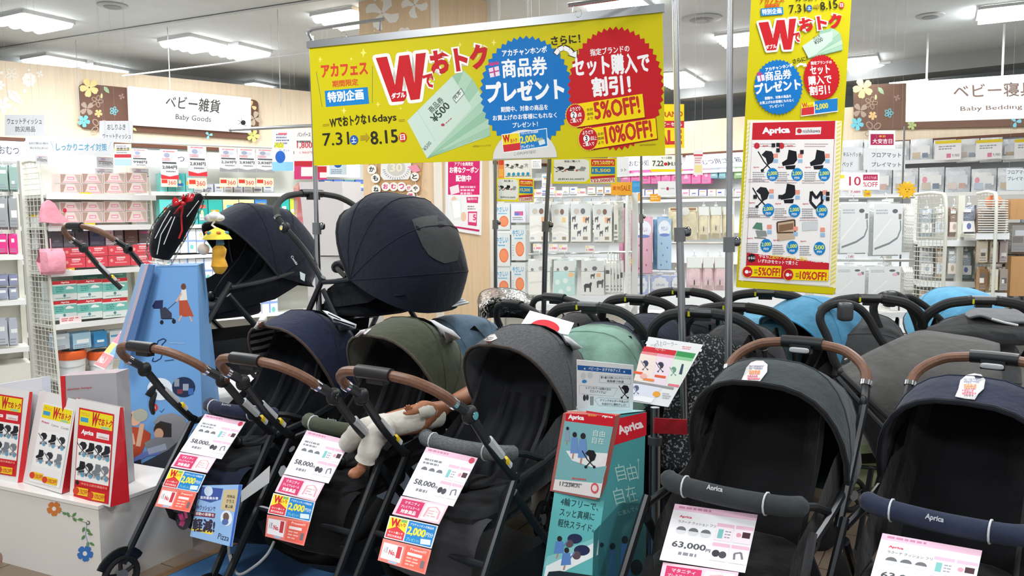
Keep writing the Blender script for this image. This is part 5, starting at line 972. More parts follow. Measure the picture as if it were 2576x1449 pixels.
MB_ = rack('shelving_rack', 'shelf unit behind the boxes with orange discs', BX.back(.02), 1240, 1325, [BX.xz(1280, y)[1] for y in (580, 672, 745)], BX.xz(1280, 505)[1], .3)
# hanging towels and cream sets
TW = Plane_(W(1592, 600, 6.9), .99, -.14)
rt = rack('shelving_rack', 'hook rack of long towels and cream sets right of the centre', TW, 1592, 1850, [TW.xz(1700, y)[1] for y in (790,)], TW.xz(1700, 480)[1], .3, back=None)
for y, a_, b_ in ((496, 1592, 1860), (612, 1690, 1850), (684, 1592, 1700)): MB().tube([TW.hit(a_, y, -.14), TW.hit(b_, y, -.14)], .010, mw, 8).build('hook_bar', rt)
def towel(c1, c2):
    def f(s): s.rect(3, 4, 97, 98, c1); s.disc(50, 22, 42, 15, '#e9eef6', 22); s.disc(50, 34, 34, 3, '#7f8fd0'); s.text('やさしい', 28, 26, 72, 26, 8, c2, .02); [s.disc(x, y, 4, 2, c2) for x, y in ((30, 50), (70, 58), (40, 72), (66, 84), (28, 90))]
    return f
pack(TW, 1594, 545, 1642, 690, 'long pink towel with a round white label', 'towel', None, mat('#e3b0c2', 'fabric'), towel('#e6b7c8', '#c06a98'), kind='pillow', hook=True, d=.05); pack(TW, 1653, 545, 1690, 680, 'long light blue towel with a round white label', 'towel', None, mat('#a3c6e2', 'fabric'), towel('#aecbe4', '#5a88c8'), kind='pillow', hook=True, d=.05)
for q in range(4): pack(TW.back(.04+.04*q), 1557+q*8, 520+q*3, 1568+q*8, 685, 'folded rose towel edge, %s before the long pink towel' % nth(q), 'towel', 'rose towel edges', mat('#cf93ac', 'fabric'), None, kind='pillow', d=.03)
for q in range(2): pack(TW.back(.05+.04*q), 1643+q*4, 552, 1655+q*4, 678, 'folded blue towel edge, %s between the two long towels' % nth(q), 'towel', 'blue towel edges', mat('#7fa9cc', 'fabric'), None, kind='pillow', d=.03)
for i, (a, b) in enumerate(((1592, 1632), (1636, 1686), (1688, 1712))): pack(TW, a, 692, b, 745, '%s white pack with a scalloped round label low on the towel rack' % nth(i), 'towel_pack', 'white packs with scalloped labels', mat('#dfe4f2', 'pouch'), lambda s: (s.rect(3, 3, 97, 97, '#b9c4ea'), s.burst(50, 48, 44, 42, '#eef1f6', 10, .86), s.text('ふわふわ', 28, 52, 72, 52, 12, '#8a94b8', .02)), kind='pillow', hook=True, d=.04)
def pen(s, x, y, k, m='#4a4f5a'): s.poly([(x, y-k), (x+.35*k, y-.5*k), (x+.4*k, y+.5*k), (x+.15*k, y+k), (x-.15*k, y+k), (x-.4*k, y+.5*k), (x-.35*k, y-.5*k)], m)
for i, (x0, x1, y0, y1) in enumerate(((1682, 1755, 522, 604), (1757, 1784, 520, 604), (1787, 1815, 520, 600), (1818, 1848, 520, 598))):
    pack(TW.back(.01*i), x0, y0, x1, y1, 'cream cloth set with a small dark emblem, %s on the upper hooks' % nth(i), 'cloth_set', 'cream cloth sets', mat('#ece2c4', 'fabric'), (lambda s: (s.rect(6, 2, 94, 8, '#a07a5a'), s.disc(58, 12, 14, 13, '#f2f2ee'), pen(s, 58, 66, 9))) if i == 0 else (lambda s: (s.rect(4, 0, 96, 26, '#eef0ee'), pen(s, 50, 66, 9))), kind='pillow', hook=i > 0, d=.04)
for i, (x0, x1) in enumerate(((1728, 1766), (1768, 1795), (1797, 1826))): pack(TW.back(.01), x0, 648, x1, 732, 'pale pink cloth set with a dark emblem, %s on the lower hooks' % nth(i), 'cloth_set', 'pale pink cloth sets', mat('#eccfd4', 'fabric'), lambda s: (s.rect(3, 0, 97, 30, '#eef2f0'), s.rect(3, 30, 97, 32, '#b9cfae'), pen(s, 50, 74, 9)), kind='pillow', hook=True, d=.04)
# right wall shelving seen between the poles
rack('shelving_unit', 'white wall shelving under the right fascia', BWL, 1240, 2760, [BWL.xz(2100, y)[1] for y in (414, 493, 580, 665)], 2.3, .4, posts=False, color='#e9ecee', back='#dfe3e4')
BWi = BWL.back(.03)
row(BWi, split(1562, 1790, 9), 426, 462, 'pink_pack', 'bright pink packs on the back wall', lambda i: 'bright pink pack, %s of the row behind the wide banner end' % nth(i), lambda i: mat('#ee6fae', 'gloss'), lambda i: dz('#f084ba', '#f7c2dc', '#e0509a', seed=i, disc=(50, 40, 14, '#f7d0e2')), d=.1)
row(BWi, [(1786, 1806), (1808, 1826)], 424, 450, 'blue_pack', 'blue packs by the middle chrome pole', lambda i: 'small blue pack %s of the middle chrome pole' % ('left' if i == 0 else 'just left'), lambda i: mat('#8fc4d8', 'pouch'), lambda i: dz('#9fd0e0', '#e9f2f4', seed=i), d=.05, kind='pillow', hook=True); row(BWi, [(1846, 1872)], 420, 450, 'green_pack', None, lambda i: 'small green pack left of the tall banner', lambda i: mat('#8fc878', 'pouch'), lambda i: dz('#a5d690', '#e9f2e4', seed=i), d=.05, kind='pillow', hook=True)
row(BWi, split(1600, 1870, 12), 476, 494, 'small_pack', 'small colourful packs behind the towel rack', lambda i: 'small colourful pack %s of the row above the towels' % nth(i), lambda i: mat(('#d9e0ea', '#6a5ac0', '#e9d9b0', '#f0f2f4', '#c9e0d8', '#f2c0d0')[i % 6], 'gloss'), lambda i: dz('#eceff4', ('#5b64b8', '#cfae6a', '#e88ab0')[i % 3], seed=i), d=.1)
row(BWi, split(1345, 1560, 9), 500, 575, 'small_pack', 'packs on the wall behind the clear packs', lambda i: 'pale pack %s of the row behind the clear bedding' % nth(i), lambda i: mat(('#d8dce0', '#e6d8c8', '#c8d6e2')[i % 3], 'gloss'), lambda i: dz('#e3e6e8', '#b9a890', seed=i), d=.1)
# lit boards and signs of the centre
board((1570, 392, 1640, 428), 'lit lilac board with nursing room lettering under the banner', 'おむつ処', pl=BWL, tx=(18, 72, 90, 72)); board((1725, 386, 1905, 420), 'lit lilac board for diaper bins left of the tall banner', 'おむつ用ゴミ箱', pl=BWL, tx=(16, 78, 80, 72))
def salepop(s): s.rect(0, 85, 100, 100, '#f0dc1c'); s.text('セール期間', 34, 24, 66, 24, 14, '#5a5a52', .02); s.text('7.22', 6, 66, 40, 66, 32, '#5a5240', .03); s.disc(47, 54, 6, 10, '#c8323a'); s.text('▶8.15', 54, 66, 84, 66, 28, '#5a5240', .03); s.disc(92, 54, 6, 10, '#c8323a')
words((1637, 390, 1717, 432), 5.6, 'white and yellow sale dates card at the wide banner corner', [], col='#f2f1ea', deco=salepop)
def salepop2(s): s.rect(0, 0, 100, 100, '#f0d41e'); s.text('BRAND', 30, 30, 96, 28, 12, '#b9501e', .03); s.rect(0, 38, 100, 54, '#c8323a'); s.text('ベビー セール', 30, 50, 94, 50, 9, '#ffffff', .02); s.text('SALE', 10, 92, 92, 90, 30, '#c8323a', .05)
words((1630, 262, 1721, 372), 5.65, 'yellow sale poster behind the right edge of the wide banner', [], col='#f0d41e', deco=salepop2)
words((1745, 378, 1768, 440), 5.6, 'narrow hanging price strip between the poles', [], col='#f1ecec', deco=lambda s: (s.rect(0, 16, 100, 24, '#d8545c'), s.rect(10, 60, 90, 90, '#f2e2a0'), s.lines(12, 30, 90, 3, 9, 4, '#d8848c', 2)))
words((1552, 395, 1582, 442), 5.9, 'grey word card beside the yellow trio flyer', [('ット', 30, 80, 78, 18)])
words((1655, 456, 1704, 492), 6.6, 'small white card with a maroon flower mark', [('haku ・ yude', 16, 84, 58, 14, '#9a8a8c')], col='#e9e9ea', deco=lambda s: s.disc(50, 52, 7, 12, '#b03a5a'))
words((1537, 458, 1590, 491), 6.2, 'orange sale card above the centre hook rack', [('SALE', 48, 92, 66, 40, '#b9501e'), ('夏物', 8, 46, 62, 30, '#b9501e')], col='#e9a637'); words((1590, 455, 1612, 484), 6.15, 'small blue card beside the orange sale card', [('COCO', 14, 86, 48, 26, '#7fc4ec')], col='#4a9ad0')
for i, (x, y) in enumerate(((1597, 497), (1648, 498), (1594, 658))): sign('price_card', ('orange ticket on the cream rack post', 'orange ticket over the blue towel', 'orange ticket on the side of the pink towel')[i], 'price card', TW.back(-.05).rect(x-(8 if i != 1 else 13), y-10, x+(14 if i != 2 else 8), y+9), '#eea63a', lambda s: s.lines(12, 25, 88, 2, 30, 18, '#f6d28a', 3))
def ratio(s, x, y, k, m='#2a2c30'): mini_stroller(s, x, y, k, m, 1)
def flyer(s):
    s.poly([(4, 6), (52, 4), (58, 12), (58, 80), (52, 92), (4, 92)], '#efefed'); mini_stroller(s, 13, 42, 17, '#2a2c30', 0); mini_stroller(s, 30, 40, 17, '#24262a', 1); mini_stroller(s, 47, 42, 15, '#9a9ca0', 1); s.text('+', 19, 52, 23, 52, 8, '#c8323a', .03); s.text('+', 37, 52, 41, 52, 8, '#c8323a', .03); s.text('商品ご購入で', 20, 16, 44, 16, 8, '#44464a', .02); s.text('合計¥155,000円', 10, 86, 50, 86, 8, '#44464a', .02)
    s.rect(61, 4, 97, 30, '#d23a30'); s.rect(61, 34, 97, 62, '#2a84c4'); s.poly([(60, 72), (97, 66), (97, 96), (60, 98)], '#f0e2da'); s.poly([(60, 72), (97, 66), (97, 76), (60, 82)], '#c8323a'); s.text('135,000円', 63, 26, 95, 26, 12, '#f6e04a', .03); s.text('15,500', 63, 56, 90, 56, 14, '#f6e04a', .03); s.text('122,000円', 62, 96, 96, 93, 14, '#c8323a', .03); s.lines(64, 10, 94, 1, 5, 4, '#f7d0b8', 2)
words((1387, 398, 1552, 462), 5.0, 'yellow set price flyer right of the dark thin pole', [], col='#eee02a', deco=flyer, Yr=4.95)
words((1249, 447, 1343, 506), 5.25, 'smaller yellow set price flyer at the left thin pole', [], col='#eee02a', deco=flyer, roll=3)
def cat(s): s.rect(0, 0, 18, 100, '#e98a4a'); s.rect(2, 4, 16, 30, '#d2442e'); s.rect(2, 50, 16, 88, '#f0b04a'); [mini_stroller(s, 27+14*i, 34+(i % 2)*8, 15, ('#33353a', '#6a6c70', '#33353a', '#85878c', '#a9abb0')[i], i % 2) for i in range(5)]; [s.burst(32+14*i, 78, 5, 9, '#3a94c8', 10, .9) for i in range(5)]; s.lines(22, 86, 98, 1, 8, 4, '#8a8c90', 2)
words((1253, 400, 1338, 450), 5.3, 'white catalogue card above the smaller yellow flyer', [], col='#ecebea', deco=cat, roll=-2)
words((1337, 400, 1362, 424), 5.6, 'small white notice near the dark thin pole', [('お知らせ', 14, 84, 36, 14)], col='#e4e5e6', deco=lambda s: s.lines(12, 46, 90, 3, 16, 8, '#9a9ca0', 4))
pack(BX.back(-.3), 1363, 438, 1383, 470, 'white printed carton left of the dark thin pole', 'goods_box', None, '#e6e3e0', dz('#ebe8e4', '#e08a5a', '#7fb4cc', seed=8), d=.1)
# ---------- right hand racks ---------------------------------------------------
RR = Plane_(W(2100, 600, 5.6), .995, .10)
rr_ = rack('shelving_rack', 'hook rack of clear white sheet packs right of the tall banner', RR, 2095, 2300, [RR.xz(2200, 790)[1]], RR.xz(2200, 492)[1], .35, back=None, color='#d9dad4')
for y in (496, 655): MB().tube([RR.hit(2097, y, -.14), RR.hit(2300, y, -.14)], .010, mw, 8).build('hook_bar', rr_)
pz = RR.hit(2300, 600, -.35); wire_panel(rr_, V((pz.x, pz.y, 0)), RR.n, .36, .1, RR.xz(2300, 486)[1], 8, 44, mat('#dcdcd0', 'plastic'), 'end_panel', .0025, .013)
def sheetpack(big):
    def f(s):
        s.rect(3, 3, 97, 97, '#e9ebea'); s.lines(10, 14, 60, 2, 5, 3, '#b9bcc0', 3); s.disc(72, 17, 9, 4, '#6f7276'); s.rect(84, 22, 93, 32, '#8b8880')
        if big: s.line([(90, 34), (92, 50), (82, 66), (56, 76), (28, 82), (8, 86)], 4, '#8d9194'); s.poly([(4, 70), (60, 30), (64, 30), (4, 76)], '#f6f7f6')
        else: s.poly([(6, 96), (55, 50), (60, 50), (10, 97)], '#f6f7f6'); s.disc(80, 30, 8, 5, '#eab6c4')
    return f
for i, (a, b, y0, y1, g) in enumerate(((2112, 2188, 508, 640, 1), (2195, 2272, 508, 645, 1), (2100, 2178, 668, 742, 0), (2182, 2268, 668, 745, 0))):
    pack(RR, a, y0, b, y1, 'clear pack of white sheets, %s' % ('upper row left', 'upper row right', 'lower row left', 'lower row right')[i]+' of the rack right of the tall banner', 'sheet_pack', 'clear white sheet packs', mat('#e3e6e6', 'pouch'), sheetpack(g), kind='pillow', hook=True, d=.05)
for q in range(4):
    for y0, y1, w_ in ((512, 635, 'upper'), (672, 742, 'lower')): pack(RR.back(.05+.03*q), 2272+q*5, y0, 2286+q*5, y1, 'sheet pack edge, %s at the right end of the %s row' % (nth(q), w_), 'sheet_pack', 'sheet pack edges, %s row' % w_, mat('#e6e5de', 'pouch'), None, kind='pillow', d=.03)
for i, (x, y) in enumerate(((2152, 482), (2182, 487), (2140, 645))): sign('price_card', ('white price ticket top left of the sheet rack', 'yellow price ticket at the top of the sheet rack', 'white price ticket between the sheet pack rows')[i], 'price card', RR.rect(x-(17 if i == 0 else 9), y-8, x+(17 if i == 0 else 9), y+8), ('#f0eeee', '#e8c32e', '#eceeee')[i], lambda s: s.text('7,480', 14, 76, 86, 76, 40, '#c8546a', .02))
# shelving with mixed bags to the far right, parallel to the wall
R2 = Plane_(W(2310, 600, 6.0), .93, -.36)
rack('shelving_rack', 'long rack of mixed soft goods at the right edge', R2, 2310, 2720, [R2.xz(2450, y)[1] for y in (608, 712, 830)], R2.xz(2450, 486)[1], .4, color='#d9dbd6', back='#a9a7a2')
mixc = ['#a9b6bf', '#6d79ad', '#c9cdd1', '#d8d6cf', '#c9a88a', '#b9bcc2', '#9a8678', '#8c95a5', '#d2bda6', '#7f8694', '#bfae9c', '#c3c8cc', '#a7967f', '#d9cfc4']
mixn = ['pale blue', 'blue violet', 'light grey', 'off white', 'tan', 'grey', 'brown', 'slate', 'sand', 'dark grey', 'beige', 'silver', 'olive brown', 'cream']
rq = random.Random(11); R2i = R2.back(-.01)
for j, (y0, y1, wds) in enumerate(((512, 596, 'upper'), (622, 702, 'middle'), (722, 800, 'lower'))):
    x = 2314; i = 0
    while x < 2600:
        w_ = rq.uniform(26, 44); ci = (i*3+j*5) % 14; c_ = mixc[ci]
        if not (j == 0 and 2450 < x < 2560): pack(R2i.back(rq.uniform(0, .06)), x, y0+rq.uniform(0, 14), x+w_, y1, '%s soft bag, %s, %s shelf of the right edge rack' % (mixn[ci], nth(i), wds), 'soft_goods_bag', 'mixed bags on the %s right shelf' % wds, mat(c_, 'pouch'), (lambda s, i=i, c_=c_: (s.rect(10, 50, 90, 84, ('#e6e6e6', '#d7dde6', '#e9ded6')[i % 3]), s.disc(50, 66, 14, 10, mixc[(i*5) % 14]), s.rect(16, 12, 60, 22, '#e4e4e4'))), kind='pillow', hook=j < 2, d=.07)
        x += w_+2; i += 1
# end cap basket rack in front of it
EC = Plane_(W(2455, 600, 5.6), .98, -.2)
rk2 = rack('basket_rack', 'cream wire rack with a brown bundle at the right edge', EC, 2455, 2538, [EC.xz(2490, y)[1] for y in (590, 740)], EC.xz(2490, 488)[1], .35, back=None, color='#dcdcd0')
pz = EC.hit(2455, 600, -.35); wire_panel(rk2, V((pz.x, pz.y, 0)), EC.n, .36, .1, EC.xz(2455, 484)[1], 6, 40, mat('#dcdcd0', 'plastic'), 'side_panel', .0025, .012)
mb = MB(); 
for k in range(14):
    y = 505+k*6; a, b = EC.hit(2460, y, .01), EC.hit(2536, y, .01); mb.tube([a, b], .004, mat('#dcdcd0', 'plastic'), 5)
tag(mb.build('basket_wire', rk2), kind='stuff')
pack(EC.back(.02), 2462, 525, 2534, 590, 'brown woven bundle inside the wire basket rack', 'cloth_bundle', None, mat('#8d7a6e', 'fabric'), dz('#8f7c70', '#b5a498', '#6f5f58', seed=4), kind='pillow', d=.1)
p = EC.hit(2500, 508, -.1); r = thing('doll_toy', 'orange round headed toy on top of the wire basket rack', 'toy', p); MB().ell(p, (.055, .05, .05), mat('#d9835a', 'fabric')).build('head', r); MB().ell(p-V((0, 0, .07)), (.05, .045, .04), mat('#5b6070', 'fabric')).build('body', r)
for j, (y0, y1) in enumerate(((602, 665), (672, 735))):
    for i, (x0, x1) in enumerate(((2462, 2486), (2489, 2512), (2514, 2536))): pack(EC.back(.03), x0, y0, x1, y1, '%s thin pack, %s tier of the wire basket rack' % (('left', 'middle', 'right')[i], ('upper', 'lower')[j]), 'soft_goods_bag', 'thin packs of the basket rack', mat(('#c9b9a4', '#bfae98', '#ab9e98', '#b08f6a', '#d9cdb0', '#9a8f86')[i+3*j], 'pouch'), dz(('#d8cab4', '#cdbda6', '#b9aca6', '#8a6a4c', '#e3d8bc', '#a89c92')[i+3*j], '#6f6a68', '#e6e4e0', seed=i+3*j), kind='pillow', d=.05)
# wooden boxes at the picture edge
for i, (y0, y1) in enumerate(((500, 552), (645, 745))): pack(EC.back(.1), 2542, y0, 2620, y1, ('plain wooden panel on the upper tier at the right edge', 'round ended wooden panel on the lower tier at the right edge')[i], 'wooden_panel', None, mat('#c99a66', 'wood'), None, d=.1)
row(EC.back(.1), [(2542, 2600)], 560, 640, 'soft_goods_bag', None, lambda i: 'dark netted bag between the wooden panels at the right edge', lambda i: mat('#a9a7a2', 'pouch'), lambda i: dz('#9a9893', '#c9ccd0', '#7f7b76', seed=3), kind='pillow', d=.08)
# white bedding on the lit wall shelves
for j, (y0, y1, w_) in enumerate(((352, 412, 'top'), (424, 492, 'second'), (502, 578, 'third'))):
    xs = split(2112, 2640, 9 if j == 0 else 8, 3)
    for i, (a, b) in enumerate(xs):
        if j == 2 and a > 2200: continue
        ya = y0-(b-2112)*.02; pack(BWi, a, ya+rq.uniform(0, 8), b, y1-(b-2112)*.012, 'white bedding bag, %s on the %s shelf of the right wall' % (nth(i), w_), 'bedding_bag', 'white bedding bags on the right wall', mat(('#eef2f5', '#e6ebf0', '#f2f4f5')[i % 3], 'pouch'), (lambda s, i=i, j=j: (s.rect(8, 30, 92, 66, ('#e3e8ee', '#f4f5f6')[i % 2]), s.rect(14, 56, 50, 82, ('#d9cfc0', '#e6d8d0', '#c8d6e4', '#d7c7ae')[(i+j) % 4]), s.disc(26, 46, 10, 12, ('#f0a8b8', '#e9edf2')[(i+j) % 2]), s.rect(58, 60, 84, 80, ('#8a98a8', '#d8b8b0', '#b7c4cc')[i % 3]))), kind='pillow', d=.12)
for i, x in enumerate((2352, 2455, 2552)): sign('price_card', 'yellow headed price card, %s on the top right wall shelf' % nth(i), 'price card', BWL.back(-.1).rect(x, 353-i*2, x+66, 402-i*2), '#f4f3f4', lambda s: (s.rect(0, 0, 100, 16, '#f2d83c'), s.lines(14, 28, 80, 2, 12, 6, '#9a9ca8', 2), s.rect(45, 68, 62, 90, '#e48aa8'), s.text('9,980', 66, 88, 94, 88, 16, '#6a6a70', .01)), group='yellow headed price cards')
words((2186, 328, 2252, 374), 6.9, 'white card with a maroon lucky day banner', [('大安吉日', 14, 88, 72, 26, '#ffffff')], col='#efecec', deco=lambda s: (s.rect(6, 20, 94, 80, '#a8284e'), s.text('本日', 38, 38, 62, 38, 12, '#f0c83c', .02)))
words((2172, 373, 2277, 427), 6.6, 'grey floor mat and play mat sign', [('フロアマット', 20, 90, 42, 22), ('プレイマット', 20, 90, 86, 22)], roll=1); words((2106, 371, 2171, 429), 6.65, 'grey quilt pad sign half behind the tall banner', [('キルトパッド', 24, 92, 40, 20), ('ベッド', 20, 60, 84, 22)])
words((2532, 424, 2600, 478), 6.4, 'grey floor mat sign cut by the right edge', [('フロアマット', 4, 88, 26, 18), ('プレイマット', 4, 88, 56, 18)], col='#cfd6d8')
words((2110, 434, 2212, 477), 6.2, 'white ten percent off card right of the tall banner', [('10', 26, 54, 76, 52, '#b8324c'), ('%OFF', 60, 96, 84, 28, '#b8324c')], col='#f0eeee', deco=lambda s: (s.rect(60, 12, 96, 46, '#a8284e'), s.text('よりどり2点', 63, 38, 93, 38, 16, '#f3dfe4', .01), s.rect(2, 14, 14, 34, '#f0cf3a')))
c = RR.hit(2282, 478); r = thing('sun_cutout', 'yellow felt sun with a smiling look on top of the sheet rack post', 'decoration', c); pts = []
for k in range(24):
    a = 2*PI*k/24; R_ = .075 if k % 2 else .052; pts.append(c+RR.u*R_*math.cos(a)+V((0, 0, R_*.85*math.sin(a))))
solid(pts, RR.n, .015, mat('#eab52c', 'fabric'), 'felt_sun', r); s = Sheet(RR.back(-.01).rect(2265, 464, 2300, 492)); s.disc(38, 45, 4, 5, '#5a4210'); s.disc(62, 45, 4, 5, '#5a4210'); s.line([(40, 60), (50, 66), (60, 60)], 3, '#5a4210'); s.prt(r)
a, b = W(2275, 318, 6.6), W(2271, 480, 6.6); b.z = 0; r = thing('display_pole', 'thin grey pole between the floor mat sign and the racks', 'pole', b); MB().tube([a, V((b.x, b.y, 0))], .008, mat('#8e9092', 'metal')).build('tube', r)
# ================================================================ FOREGROUND
from mathutils.bvhtree import BVHTree
def bvh(o):
    M = MW[o.name]; return BVHTree.FromPolygons([M @ v.co for v in o.data.vertices], [tuple(p.vertices) for p in o.data.polygons])
def child(root, nm):
    for c in root.children:
        if c.name.split('.')[0] == nm: return c
        q = child(c, nm)
        if q: return q
def surf(T, px, py, off=.006, fb=None):
    h = T.ray_cast(CAM, ray(px, py).normalized()); 
    if h[0] is None: return W(px, py, fb) if fb else None
    return h[0]-ray(px, py).normalized()*off
# thin blue mat under the left strollers
m_ = thing('floor_mat', 'thin blue mat on the floor under the left front strollers', 'mat', (-.45, 3.2, .0), rad(-30)); MB().box((0, 0, .004), (1.9, 1.25, .008), mat('#3f73a6', 'wall')).build('mat_sheet', m_, local=True); MB().box((-.97, 0, .005), (.045, 1.25, .01), mat('#8a6a48', 'wood')).build('edge_strip', m_, local=True)
# mesh window, tags
T = bvh(child(G_, 'hood'))
wp = [(1036, 552), (1062, 545), (1092, 541), (1126, 541), (1146, 560), (1160, 590), (1174, 625), (1172, 640), (1150, 656), (1118, 663), (1098, 654), (1079, 642), (1063, 618), (1050, 588)]
c_ = (1105, 600)
def hitin(x, y, k):
    while k > .05:
        h = surf(T, c_[0]+(x-c_[0])*k, c_[1]+(y-c_[1])*k, .008)
        if h: return h
        k -= .04
    return surf(T, c_[0], c_[1], .008, 4.2)
rows = [[hitin(x, y, k) for x, y in wp] for k in (.02, .35, .7, 1)]
MB().grid(rows, mat('#2d2e2f', 'mesh'), loop=True).build('mesh_window', G_, smooth=1.2)
def on_hood(root, ox, oy, s_, pts, nm, m, fb, draw=None, part='hood', label=None):
    T = bvh(child(root, part)); P3 = [surf(T, ox+x/s_, oy+y/s_, .008, fb) for x, y in pts]; cx, cy = sum(p[0] for p in pts)/len(pts), sum(p[1] for p in pts)/len(pts)
    c = surf(T, ox+cx/s_, oy+cy/s_, .01, fb); o = MB().add([c]+P3, [(0, 1+i, 1+(i+1) % len(P3)) for i in range(len(P3))], m).build(nm, root, smooth=1.2)
    md = o.modifiers.new('s', 'SOLIDIFY'); md.thickness = .003
    if label: o['label'] = label
    if draw:
        n = sum(((P3[i]-c).cross(P3[(i+1) % len(P3)]-c) for i in range(len(P3))), V()).normalized()
        if n.dot(CAM-c) < 0: n = -n
        s = Sheet([c+n*.006]*4, photo=(ox, oy, s_)); s.n = n; draw(s); s.mb.build('print', o, smooth=0)
    return o
TW_ = mat('#f1efee', 'gloss')
def tagprint(x0, y0, w_, h_):
    return lambda s: (s.lines(x0, y0, x0+w_, 2, h_*.14, h_*.07, '#8a8ca0', 2), s.lines(x0, y0+h_*.3, x0+w_, 2, h_*.13, h_*.1, '#f08a5a', 3), s.lines(x0-w_*.1, y0+h_*.6, x0+w_*.8, 2, h_*.16, h_*.1, '#d8687c', 4))
on_hood(st_A, 450, 420, 3.019, [(568, 1222), (600, 1170), (622, 1132), (648, 1120), (668, 1128), (670, 1158), (640, 1228), (600, 1238)], 'hang_tag', TW_, 3.35, tagprint(600, 1165, 45, 60), label='white speech shaped paper tag')
on_hood(st_B, 450, 420, 3.019, [(1337, 1282), (1380, 1240), (1430, 1233), (1462, 1232), (1410, 1278), (1372, 1296)], 'hang_tag', TW_, 3.1, tagprint(1370, 1240, 50, 40), label='white paper tag')
on_hood(st_C, 850, 760, 2.103, [(755, 236), (775, 200), (808, 176), (832, 172), (842, 192), (826, 236), (800, 249)], 'hang_tag', TW_, 2.85, tagprint(786, 188, 40, 55), label='white speech shaped paper tag')
on_hood(st_D, 1600, 820, 2.303, [(610, 320), (626, 285), (640, 245), (668, 215), (700, 205), (738, 206), (762, 228), (760, 268), (735, 300), (712, 330), (660, 328)], 'hang_tag', TW_, 2.5, tagprint(655, 228, 90, 95), label='white heart topped paper tag')
on_hood(st_E, 2050, 700, 1.935, [(683, 578), (700, 540), (708, 500), (740, 474), (775, 467), (808, 472), (830, 498), (822, 540), (795, 565), (778, 593), (730, 588)], 'hang_tag', TW_, 2.4, tagprint(725, 488, 85, 90), label='white heart topped paper tag')
lf = mat('#dcdcdd', 'paper')
on_hood(st_A, 450, 420, 3.019, [(1090, 1088), (1130, 1095), (1240, 1150), (1350, 1195), (1345, 1225), (1280, 1240), (1220, 1240), (1205, 1212), (1175, 1180), (1165, 1150)], 'leaflet', lf, 3.6, lambda s: (s.poly([(1175, 1150), (1340, 1205), (1335, 1215), (1170, 1162)], '#3a4666'), s.poly([(1180, 1180), (1300, 1215), (1296, 1225), (1185, 1192)], '#4a5676'), s.poly([(1135, 1110), (1230, 1155), (1228, 1162), (1132, 1118)], '#3a4666')), label='folded blue and white striped leaflets')
on_hood(st_B, 450, 420, 3.019, [(1900, 1160), (1940, 1165), (2020, 1210), (2080, 1240), (2140, 1300), (2080, 1315), (2032, 1326), (2010, 1280), (1970, 1215)], 'leaflet', lf, 3.3, label='plain white leaflet folded over the hood')
on_hood(st_C, 850, 760, 2.103, [(1195, 178), (1220, 182), (1262, 215), (1292, 240), (1245, 256), (1222, 225)], 'leaflet', lf, 3.0, label='plain white leaflet folded over the hood')
# lettering on bars and legs
def letter(root, part, t, x0, y0, x1, y1, h, m, fb, off=.004):
    T = bvh(child(root, part)); a = surf(T, x0, y0-h/2, off, fb); b = surf(T, x1, y1-h/2, off, fb); up = V((0, 0, 1)); e = b-a; n = e.cross(up).normalized()
    if n.dot(CAM-a) < 0: n = -n
    s = Sheet([a]*4, photo=(0, 0, 1)); s.n = n; s.text(t, x0, y0, x1, y1, h, m, .03); s.mb.build('lettering', child(root, part), smooth=0)
letter(st_D, 'bumper_bar', 'Aprica', 1776, 1235, 1816, 1242, 17, '#dfe1e3', 2.3); letter(st_E, 'bumper_bar', 'Aprica', 2326, 1308, 2372, 1318, 17, '#ccd2da', 2.1)
letter(st_A, 'bumper_bar', 'Aprica', 556, 1022, 580, 1025, 9, '#d5d8dd', 3.4); letter(st_B, 'bumper_bar', 'Aprica', 821, 1059, 846, 1063, 9, '#d5d8dd', 3.1)
# ---- price cards hung on the bumper bars
def card_top(pr, d=0):
    def f(s):
        s.rect(0, 0, 100, 11, '#edc3d6'); s.lines(6, 3, 60, 1, 5, 4, '#c98aa6', 1)
        if d: s.text('Aprica', 10, 24, 25, 24, 5, '#d2435c', .04); s.text('ラクーナ クッション フリー', 10, 33, 60, 33, 5, '#5a5c62', .01)
        else: s.lines(8, 22, 42, 2, 7, 4, '#8a8c92', 2)
        for k in range(3): x = 16+15*k; s.disc(x, 46, 6.5, 6.5, '#dcdde0', 16); s.poly([(x-6, 45)]+[(x-6*math.cos(PI*q/8), 45-6.5*math.sin(PI*q/8)) for q in range(9)], '#6f7276')
        s.text(pr, 10, 76, 50, 76, 11, '#54565c', .03); s.lines(20, 82, 48, 1, 6, 5, '#8a8c92', 4); s.text('円', 51, 76, 56, 76, 5, '#54565c', .02)
        for i, (x, y) in enumerate(((57, 24), (79, 24), (57, 58), (79, 58))):
            s.rect(x, y, x+20, y+30, '#f3e6ec'); s.rect(x, y, x+20, y+6, '#e9bccf')
            if i == 0: s.rect(x+3, y+10, x+9, y+26, '#7fc0bc'); s.lines(x+11, y+12, x+19, 3, 5, 2, '#9a9ca4', i)
            elif i == 1: s.rect(x+9, y+10, x+18, y+20, '#4a3038'); s.disc(x+5, y+16, 3, 4, '#e0a0b0', 10)
            elif i == 2: s.disc(x+6, y+18, 4.5, 6, '#3d3f44', 12); s.disc(x+14, y+19, 4.5, 6, '#4d4f55', 12)
            else: s.line([(x+6, y+24), (x+5, y+14), (x+12, y+11), (x+15, y+22)], 2.5, '#7a7c82')
        s.disc(92, 8, 5, 6, '#d2435c', 12) if not d else None
    return f
